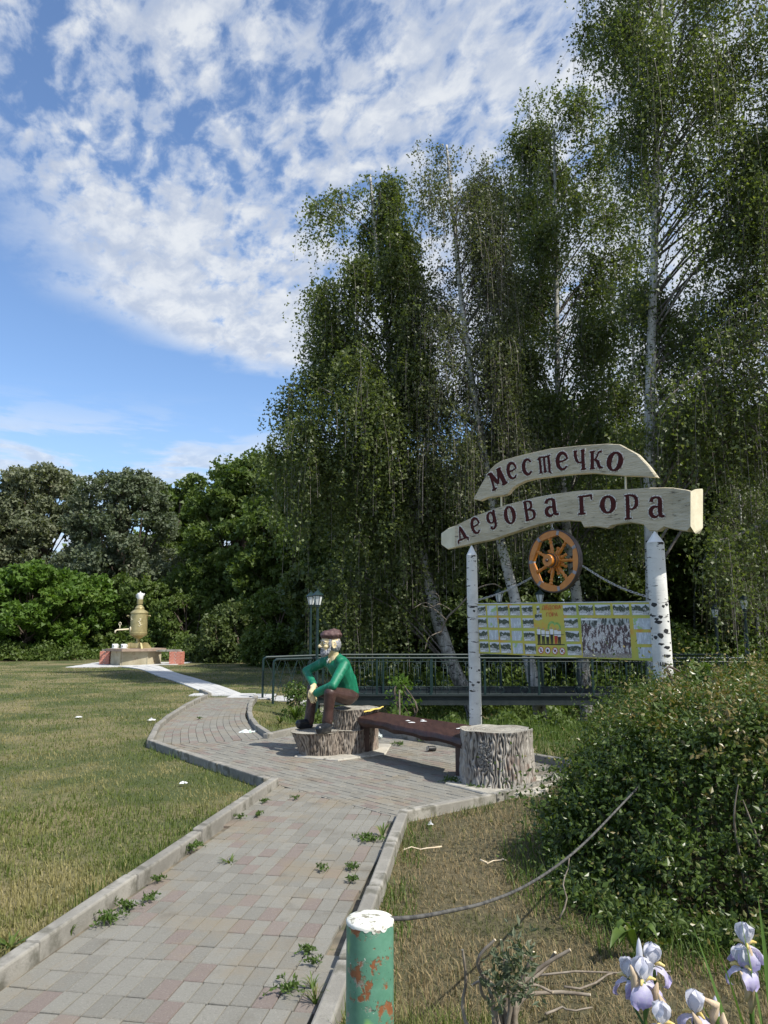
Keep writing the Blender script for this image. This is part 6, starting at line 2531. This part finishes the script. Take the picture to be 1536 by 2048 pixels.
def fringe(x, y):
    d = dist_poly(x, y, HP)
    return (d < .35) & (y < 6.5)


blades('hedge_grass', 30000, (2.4, 7), fringe, LM['tall'], .17, seed=6, lie=.45, wid=.0024)
def kerb_fringe(x, y):
    d = np.minimum(dist_poly(x, y, NEAR), dist_poly(x, y, PLAZA))
    return (d < .30) & (y < 11)


blades('kerb_grass', 60000, (3.0, 10.5), kerb_fringe, LM['tall'], .085, seed=16, lie=.4, wid=.0024, dens_fn=lambda x, y: np.clip(vnoise(x * 2.5 + 30, y * 2.5 + 30, 88) * 2.2 - .55, .05, 1))
blades('bollard_grass', 7000, (2.0, 3.3), lambda x, y: (x > -.12) & (x < .55), LM['grass'], .11, seed=7, lie=.5, wid=.0018, xlim=(-.1, .6))


# ------------------------------------------------------------ individual tufts and weeds
def tuft(c, n, h, spread, mat, w=.004, seed=1, curve=1.0, name='weed', label='', group=None, cat='weed', seg=4):
    g = np.random.default_rng(seed)
    m = MB()
    for k in range(n):
        a = g.uniform(0, 2 * PI)
        d = np.array([math.cos(a), math.sin(a), 0])
        s = np.array([-d[1], d[0], 0])
        hh = h * g.uniform(.5, 1.1)
        ou = spread * g.uniform(.3, 1.1)
        V = []
        for i in range(seg + 1):
            t = i / seg
            p = np.asarray(c) + d * (ou * t ** 1.3 + .005) + UP * (hh * (t - .55 * curve * t ** 2.2) if curve else hh * t)
            ww = w * (1 - t ** 2.5) * (.6 + 1.6 * t * (1 - t)) + .0004
            V += [p - s * ww, p + s * ww]
        m.add(V, [[2 * i, 2 * i + 1, 2 * i + 3, 2 * i + 2] for i in range(seg)], 0, g.random())
    o = m.build(name, mat, origin=c)
    return tag(o, label, cat, group)


def flat_weed(c, R_, n, seed, label, group='weeds in the paving joints'):
    """low spreading rosette with small leaves along creeping stems"""
    g = np.random.default_rng(seed)
    m = MB()
    for k in range(n):
        a = g.uniform(0, 2 * PI)
        L = R_ * g.uniform(.4, 1.0)
        pts = [np.asarray(c) + np.array([math.cos(a + .3 * t) * L * t, math.sin(a + .3 * t) * L * t, .008 + .035 * math.sin(t * 2.6) * g.uniform(.5, 1)]) for t in np.linspace(0, 1, 5)]
        m.tube(pts, .0014, 3, cap=False)
        q = np.array(pts)
        nl = 12
        ti = g.uniform(.1, 1, nl) * 4
        P = np.array([[np.interp(t, range(5), q[:, j]) for j in range(3)] for t in ti])
        leaves(m, P, g.uniform(.010, .022, nl) * (1 + R_ * 3), (0, 0, .25), .5, g=g)
    o = m.build('weed', LM['weed'], origin=c)
    return tag(o, label, 'weed', group)


for i, (u, v, R_w, n, lab) in enumerate((
        (378, 1707, .13, 22, 'bushy green weed in the middle of the left kerb foot'), (740, 1690, .17, 16, 'broad weed against the upper end of the right kerb'), (641, 1752, .06, 8, 'small weed on the paving right of centre, below the broad one'),
        (705, 1748, .07, 12, 'round green tuft near the right kerb'), (704, 1775, .05, 8, 'tiny dark weed close to the right kerb'), (316, 1775, .06, 8, 'small grey-green weed on the paving near the left kerb'),
        (255, 1830, .10, 12, 'straggly weed among several on the left of the paving'), (215, 1855, .13, 18, 'spreading weed at the foot of the left kerb'), (295, 1812, .09, 8, 'thin creeping weed left on the paving'),
        (572, 1998, .11, 12, 'star-shaped weed at the bottom of the paving'), (613, 1921, .05, 10, 'small bright tuft on the lower right of the paving'), (625, 1945, .05, 6, 'thin weed just below the small bright tuft'),
        (513, 1640, .10, 8, 'flat dark weed near the upper end of the near path'), (480, 1645, .06, 6, 'flat weed near the inside of the left kerb top'), (530, 1612, .07, 7, 'small flat weed under the kerb corner'),
        (590, 1606, .06, 6, 'dark sprig at the seam of the two pavings'), (398, 1392 + 50, .08, 8, 'weed on the curved stretch of the path'), (640, 1478, .16, 12, 'leafy weed at the left foot of the ledge stump'),
        (905, 1570, .17, 14, 'weed on the left foot slab of the right stump'), (960, 1583, .14, 12, 'weed along the front of the right stump slab'), (800, 1495, .16, 12, 'weed under the bench near the rear kerb'),
        (855, 1488, .16, 10, 'weed by the rear kerb behind the can'), (1110, 1548, .07, 8, 'small weed right of the right stump'))):
    flat_weed(gr(u, v) + [0, 0, .026], R_w, n, 100 + i, lab)
for i, (u, v, n, h, s_, w, lab) in enumerate((
        (140, 1880, 16, .13, .05, .0035, 'upright tuft on the left kerb foot, lower one'), (228, 1815, 10, .10, .04, .003, 'upright tuft on the left kerb foot, upper one'), (765, 1680, 9, .20, .10, .007, 'long leaf tuft against the right kerb top'),
        (630, 2020, 22, .16, .08, .003, 'fresh grass tuft at the bottom of the right kerb'), (625, 1990, 16, .12, .06, .003, 'fresh grass tuft a little above the bottom of the right kerb'))):
    tuft(gr(u, v) + [0, 0, .02], n, h, s_, LM['tall'], w, 200 + i, 1.0, 'grass_tuft', lab, 'grass tufts on the paving edge', 'grass tuft')
tuft(gr(590, 1440), 90, .55, .32, LM['tall'], .009, 31, 1.1, 'long_grass', 'clump of long bright grass between the left stump and the railing', None, 'grass clump', 5)
tuft(gr(560, 1447), 50, .30, .25, LM['tall'], .007, 32, 1.1, 'long_grass', 'shorter clump of bright grass beside the path bend', None, 'grass clump', 5)
tuft(gr(460, 1733), 16, .12, .10, LM['tall'], .006, 33, .9, 'grass_tuft', 'leafy tuft on the lawn above the left kerb', None, 'grass tuft', 4)
tuft(gr(20, 1900), 26, .12, .12, LM['tall'], .007, 34, .9, 'grass_tuft', 'leafy tuft at the left picture edge by the kerb', None, 'grass tuft', 4)
# shrublets behind the railing
leafy('small leafy sapling seen through the railing right of the seated figure', 'sapling', 800, 1348, 34, 15.6, LM['maple'], 900, .07, 61, None, .2, .22, .012, cat='sapling')
leafy('low leafy sapling between the splayed end railings', 'sapling', 596, 1358, 22, 15.3, LM['weed'], 900, .05, 62, None, .2, .18, .012, cat='sapling')
leafy('light green maple sapling poking out of the hedge by the thick post', 'sapling', 1392, 1322, 20, 7.6, LM['tall'], 110, .085, 63, None, .7, .12, .008, cat='sapling')
# thin peg left of the slender post
pg = at(800, 1425, 12.2)
o = MB().tube([(pg[0], pg[1], -.2), (pg[0] - .01, pg[1], at(799, 1380, 12.2)[2])], .012, 7).build('peg', M['twig'], origin=pg)
tag(o, 'thin upright wooden peg behind the bench', 'peg')


# ------------------------------------------------------------ pruned shrub in the foreground
def pruned():
    g = np.random.default_rng(15)
    b0 = at(1010, 2040, 2.95)
    b0[2] = 0
    root = thing('pruned_shrub', b0, 'cut back shrub with pale sawn branch ends in the foreground grass', 'shrub')
    ends = [((985, 2000), (955, 1925), (990, 1880), .0), ((1000, 2010), (975, 1960), (945, 1970), .05), ((1020, 2020), (1015, 1950), (1050, 1910), .0), ((1030, 2000), (1075, 1940), (1140, 1900), .1),
            ((1020, 2010), (1060, 1970), (1105, 1985), .1), ((1010, 2010), (1035, 1975), (1068, 1905), .05), ((990, 2020), (965, 1990), (960, 1955), .0), ((1035, 2010), (1100, 1985), (1180, 1990), .15),
            ((1000, 2010), (1010, 1940), (1002, 1880), .1), ((1040, 2000), (1095, 1930), (1110, 1905), .2), ((930, 2040), (932, 1960), (925, 1900), .05)]
    for a, b, c, dy in ends:
        p = spline(np.array([b0 + [g.normal() * .03, g.normal() * .03, -.02], at(*a, 2.95 + dy * .5), at(*b, 2.92 + dy), at(*c, 2.9 + dy)]), 4)
        r = g.uniform(.005, .009)
        MB().tube(p, np.linspace(r * 1.3, r * .7, len(p)), 7).build('cut_branch', M['twig'], root, smooth=True, sharp=60)
        d = (p[-1] - p[-2])
        d /= np.linalg.norm(d)
        MB().lathe([(0, 0), (r * .68, 0), (r * .66, .002), (0, .003)], 8, p[-1], R=basis(d)).build('sawn_end', M['cut'], root)
    for k in range(9):
        c = at(g.uniform(975, 1060), g.uniform(1985, 2040), 2.85)
        hh = g.uniform(.10, .24)
        m = MB()
        P = c + np.c_[g.normal(size=(40, 2)) * .02, np.linspace(0, hh, 40)]
        leaves(m, P, g.uniform(.022, .045, 40), (0, 0, .5), .35, g=g)
        o = m.build('new_shoot', LM['willow'], root)
        o['kind'] = 'stuff'


pruned()
# dry fallen twigs
for i, (p, q, s_) in enumerate((((1060, 1975), (1350, 1965), 3.1), ((1130, 2000), (1290, 1950), 3.2), ((880, 1708), (800, 1712), 5.8), ((1120, 1850), (1140, 1720), 3.4), ((1090, 2040), (1190, 2046), 3.0), ((960, 1738), (1010, 1735), 5.4))):
    a, b = gr(*p) + [0, 0, .03], gr(*q) + [0, 0, .04]
    if i == 3:
        b = at(*q, a[1] + .1)
    n = 7
    pts = [a + (b - a) * t + [random.gauss(0, .012), random.gauss(0, .012), abs(random.gauss(0, .012))] for t in np.linspace(0, 1, n)]
    o = MB().tube(pts, np.linspace(.006, .003, n), 5).build('fallen_twig', M['cut'] if i in (2, 5) else M['twig'], origin=a, smooth=True)
    tag(o, ['long dry twig on the ground below the hedge', 'dry twig slanting toward the hedge foot', 'pale twig in the dry grass near the right kerb', 'thin upright dry stalk crossed by the cable', 'dry twig at the bottom picture edge', 'short pale twig lying in the middle of the dry grass'][i], 'twig', 'fallen twigs')


# ------------------------------------------------------------ irises
def iris_mats():
    out = []
    for nm, c1, c2 in (('iris_standard', (.74, .76, .80), (.60, .60, .74)), ('iris_fall', (.76, .75, .86), (.40, .33, .70))):
        m, N, b, o = new_mat(nm)
        r = N.attr('rnd')
        col = N.mix(r, c1, c2)
        col = N.mix(N.math('MULTIPLY', N.maprange(N.noise(N.coord(), 80, 4, .6), .4, .6), .25), col, (.80, .80, .84))
        N.set(b.inputs['Base Color'], col)
        b.inputs['Roughness'].default_value = .55
        t = N.node('ShaderNodeBsdfTranslucent')
        N.l.new(col, t.inputs[0])
        mx = N.node('ShaderNodeMixShader')
        mx.inputs[0].default_value = .35
        N.l.new(b.outputs[0], mx.inputs[1])
        N.l.new(t.outputs[0], mx.inputs[2])
        N.l.new(mx.outputs[0], o.inputs[0])
        out.append(m)
    return out


IST, IFA = iris_mats()
IYE = noisy('iris_beard_yellow', (.62, .46, .14), (.74, .60, .26), 40, .7, .3)
IPA = noisy('iris_papery_sheath', (.42, .31, .20), (.58, .46, .32), 20, .75, .4, stretch=(1, 1, .2))
ILF = leafmat('iris_leaf', (.075, .15, .030), (.125, .215, .055), None, .3, .45, .4)


def petal(mb, c, R3, L, W, curve, cup, ruffle, seed, r0=0.0, r1=1.0):
    """petal grown from c along x of R3, curling along z"""
    g = np.random.default_rng(seed)
    nu, nv = 9, 7
    V = []
    col = []
    ph = g.uniform(0, 6)
    for i in range(nu):
        t = i / (nu - 1)
        ang = curve[0] + (curve[1] - curve[0]) * t
        if i == 0:
            x = z = 0.0
        else:
            x += L / (nu - 1) * math.cos(ang)
            z += L / (nu - 1) * math.sin(ang)
        w = W * (.22 + .78 * math.sin(PI * min(.5, t * .75)) ** 1.2) * (1 if t < .75 else math.sqrt(max(0, 1 - ((t - .75) / .262) ** 2)))
        for j in range(nv):
            s = j / (nv - 1) * 2 - 1
            rf = ruffle * math.sin(s * 5 + t * 7 + ph) * abs(s) * t
            nx, nz = -math.sin(ang), math.cos(ang)
            off = cup * s * s * W + rf
            V.append(np.array([x + nx * off, s * w, z + nz * off]))
    V = np.array(V) @ R3.T + c
    fs = []
    rr = []
    for i in range(nu - 1):
        for j in range(nv - 1):
            fs.append([i * nv + j, (i + 1) * nv + j, (i + 1) * nv + j + 1, i * nv + j + 1])
            rr.append(np.clip(r0 + (r1 - r0) * (i / (nu - 2)) ** .8, 0, 1))
    mb.add(V, np.array(fs), 0, np.array(rr))


def bloom(c, s, seed, parent, tilt=0.0):
    g = np.random.default_rng(seed)
    s = s * .95
    c = np.asarray(c, float)
    a0 = g.uniform(0, 2 * PI)
    for k in range(3):
        a = a0 + k * 2 * PI / 3
        Rz = rotz(a)
        m = MB()
        petal(m, c, Rz, .068 * s, .027 * s, (math.radians(42), math.radians(128)), .24, .010 * s, seed * 7 + k, 0, .55)
        m.build('standard_petal', IST, parent, smooth=True)
        a += PI / 3
        Rz = rotz(a)
        m = MB()
        petal(m, c, Rz, .078 * s, .029 * s, (math.radians(20), math.radians(-108)), -.12, .011 * s, seed * 7 + k + 3, .0, .85)
        m.build('fall_petal', IFA, parent, smooth=True)
        m = MB()
        p = [c + Rz @ np.array([x, 0, z]) * s for x, z in ((.006, .006), (.020, .011), (.034, .006))]
        m.tube(p, [.004 * s, .005 * s, .003 * s], 6)
        m.build('petal_beard', IYE, parent, smooth=True)
    m = MB()
    m.lathe([(0, -.05 * s), (.008 * s, -.045 * s), (.010 * s, -.02 * s), (.007 * s, .0), (0, .004)], 8, c)
    m.build('ovary', ILF, parent, smooth=True)


def sword(c, L, lean, az, w, seed, parent):
    d = np.array([math.cos(az), math.sin(az), 0])
    s = np.array([-d[1], d[0], 0])
    V = []
    n = 9
    for i in range(n):
        t = i / (n - 1)
        p = np.asarray(c, float) + d * (lean * t ** 1.7) + UP * (L * t - .2 * lean * t ** 3)
        ww = w * (1 - t ** 2.6) * (.8 + .3 * math.sin(PI * t)) + .0005
        V += [p - s * ww, p + d * ww * .35, p + s * ww]
    fs = []
    for i in range(n - 1):
        for j in (0, 1):
            fs.append([3 * i + j, 3 * i + j + 1, 3 * i + 4 + j, 3 * i + 3 + j])
    MB().add(V, fs, 0, random.random()).build('leaf', ILF, parent, smooth=True)


def iris(label, base, blooms, buds=(), sheath=(), leaf_spec=(), seed=1):
    b0 = np.array([base[0], base[1], 0.0])
    root = thing('iris', b0, label, 'flower', 'white and violet irises in the corner')
    top = max([q[0][2] for q in blooms] + [q[2] for q in buds] or [.5])
    main = np.array(blooms[0][0])
    st = spline(np.array([b0, b0 * .6 + np.array([main[0], main[1], 0]) * .4 + [0, 0, top * .35], [main[0] + .004, main[1] + .004, main[2] * .75], main - [0, 0, .045]]), 5)
    MB().tube(st, np.linspace(.007, .0045, len(st)), 8).build('stem', ILF, root, smooth=True)
    for c, s, sd in blooms[1:]:
        c = np.array(c)
        j = np.array([main[0], main[1], min(main[2], c[2]) - .09])
        j = np.array([np.interp(j[2], st[:, 2], st[:, k]) for k in range(3)])
        MB().tube(spline(np.array([j, j * .4 + c * .6 - [0, 0, .03], c - [0, 0, .045 * s]]), 3), .0038, 6).build('side_stem', ILF, root, smooth=True)
    for c, s, sd in blooms:
        bloom(c, s, sd, root)
    for c in buds:
        c = np.array(c)
        j = np.array([np.interp(c[2] - .12, st[:, 2], st[:, k]) for k in range(3)])
        MB().tube([j, c - [0, 0, .05]], .0038, 6).build('side_stem', ILF, root, smooth=True)
        MB().lathe([(0, -.055), (.008, -.05), (.011, -.02), (.009, .0)], 10, c).build('bud_base', ILF, root, smooth=True)
        MB().lathe([(.009, .0), (.0085, .015), (.004, .038), (0, .046)], 10, c).build('bud_tip', IST, root, smooth=True)
    for k, c in enumerate(sheath):
        c = np.array(c)
        g = np.random.default_rng(seed + k)
        pts = [c + [0, 0, -.05], c + [.006, -.004, -.02], c + [.002 + g.normal() * .006, -.006, .005], c + [g.normal() * .012, -.01, .028]]
        MB().tube(pts, [.004, .011, .010, .002], 7).build('papery_sheath', IPA, root, smooth=True)
    for az, L, lean, w in leaf_spec:
        sword(b0 + [.02 * math.cos(az), .02 * math.sin(az), -.02], L, lean, az, w, seed, root)
    return root


Q = lambda u, v, d: tuple(at(u, v, d))
b1 = at(1290, 2048, 2.15)
iris('cluster of three white and violet blooms with a pointed bud, left iris', (b1[0] + .01, b1[1]), [(Q(1286, 1965, 2.12), 1.05, 1), (Q(1258, 1958, 2.19), .95, 2), (Q(1305, 1932, 2.2), 1.0, 3)],
     [Q(1279, 1912, 2.16)], [Q(1306, 1985, 2.11), Q(1264, 1950, 2.12)], [(2.6, .55, .12, .012), (1.2, .5, .10, .011)], 1)
b2 = at(1326, 2048, 2.0)
iris('white iris bloom cut by the bottom edge, between the cluster and its neighbour', (b2[0], b2[1]), [(Q(1323, 2052, 2.0), .95, 5)], [], [Q(1320, 2008, 2.02)], [], 2)
b3 = at(1400, 2048, 2.05)
iris('white and violet bloom with brown withered sheaths at the bottom edge', (b3[0] + .01, b3[1]), [(Q(1392, 2030, 2.05), 1.0, 7)], [Q(1432, 2030, 2.07)], [Q(1420, 2012, 2.05), Q(1446, 2046, 2.04), Q(1396, 2046, 2.03)], [], 3)
b4 = at(1508, 2040, 2.2)
iris('rightmost iris with two blooms one above the other', (b4[0] + .03, b4[1]), [(Q(1492, 1892, 2.18), 1.0, 9), (Q(1485, 1935, 2.16), .95, 10)], [Q(1503, 1958, 2.2)], [Q(1499, 1913, 2.16), Q(1490, 1962, 2.15), Q(1498, 1985, 2.16)],
     [(2.9, .72, .20, .017), (2.4, .80, .16, .018), (.4, .78, .12, .018), (5.2, .70, .22, .017), (3.6, .60, .24, .015)], 4)
b5 = at(1560, 2040, 2.1)
ls = thing('iris_leaves', (b5[0], b5[1], 0), 'fan of broad upright iris leaves at the bottom right corner', 'plant')
for az, L, lean, w in ((2.9, .95, .18, .019), (2.5, .88, .08, .018), (3.3, .80, .26, .018), (1.8, .92, .05, .018), (3.9, .7, .2, .016)):
    sword((b5[0], b5[1], -.02), L, lean, az, w, 5, ls)
b6 = at(1455, 2048, 2.12)
ls = thing('iris_leaves', (b6[0], b6[1], 0), 'small fan of iris leaves left of the corner', 'plant')
for az, L, lean, w in ((1.6, .50, .02, .016), (2.9, .46, .10, .014), (.2, .48, .08, .014)):
    sword((b6[0], b6[1], -.02), L, lean, az, w, 5, ls)
# broad dock leaves at the hedge foot
dk = thing('dock_plant', gr(1262, 1890), 'broad-leaved dock plant at the front foot of the hedge', 'plant')
for k, (u, v, d) in enumerate(((1232, 1868, 3.95), (1240, 1905, 3.85), (1222, 1925, 3.8), (1318, 1915, 3.9))):
    c = gr(1275, 1915)
    tip = at(u, v, d)
    tip[2] = max(tip[2], .1)
    dd = tip - c
    L = np.linalg.norm(dd)
    dd /= L
    s_ = np.cross(dd, UP)
    s_ /= np.linalg.norm(s_)
    V = []
    for i in range(8):
        t = i / 7
        p = c + dd * L * t + UP * (.10 * math.sin(PI * t))
        w = .030 * math.sin(PI * min(1, t * .95 + .04)) + .002
        V += [p - s_ * w + UP * .012, p, p + s_ * w + UP * .012]
    MB().add(V, [[3 * i + j, 3 * i + j + 1, 3 * i + j + 4, 3 * i + j + 3] for i in range(7) for j in (0, 1)], 0, .8).build('leaf', LM['weed'], dk, smooth=True)
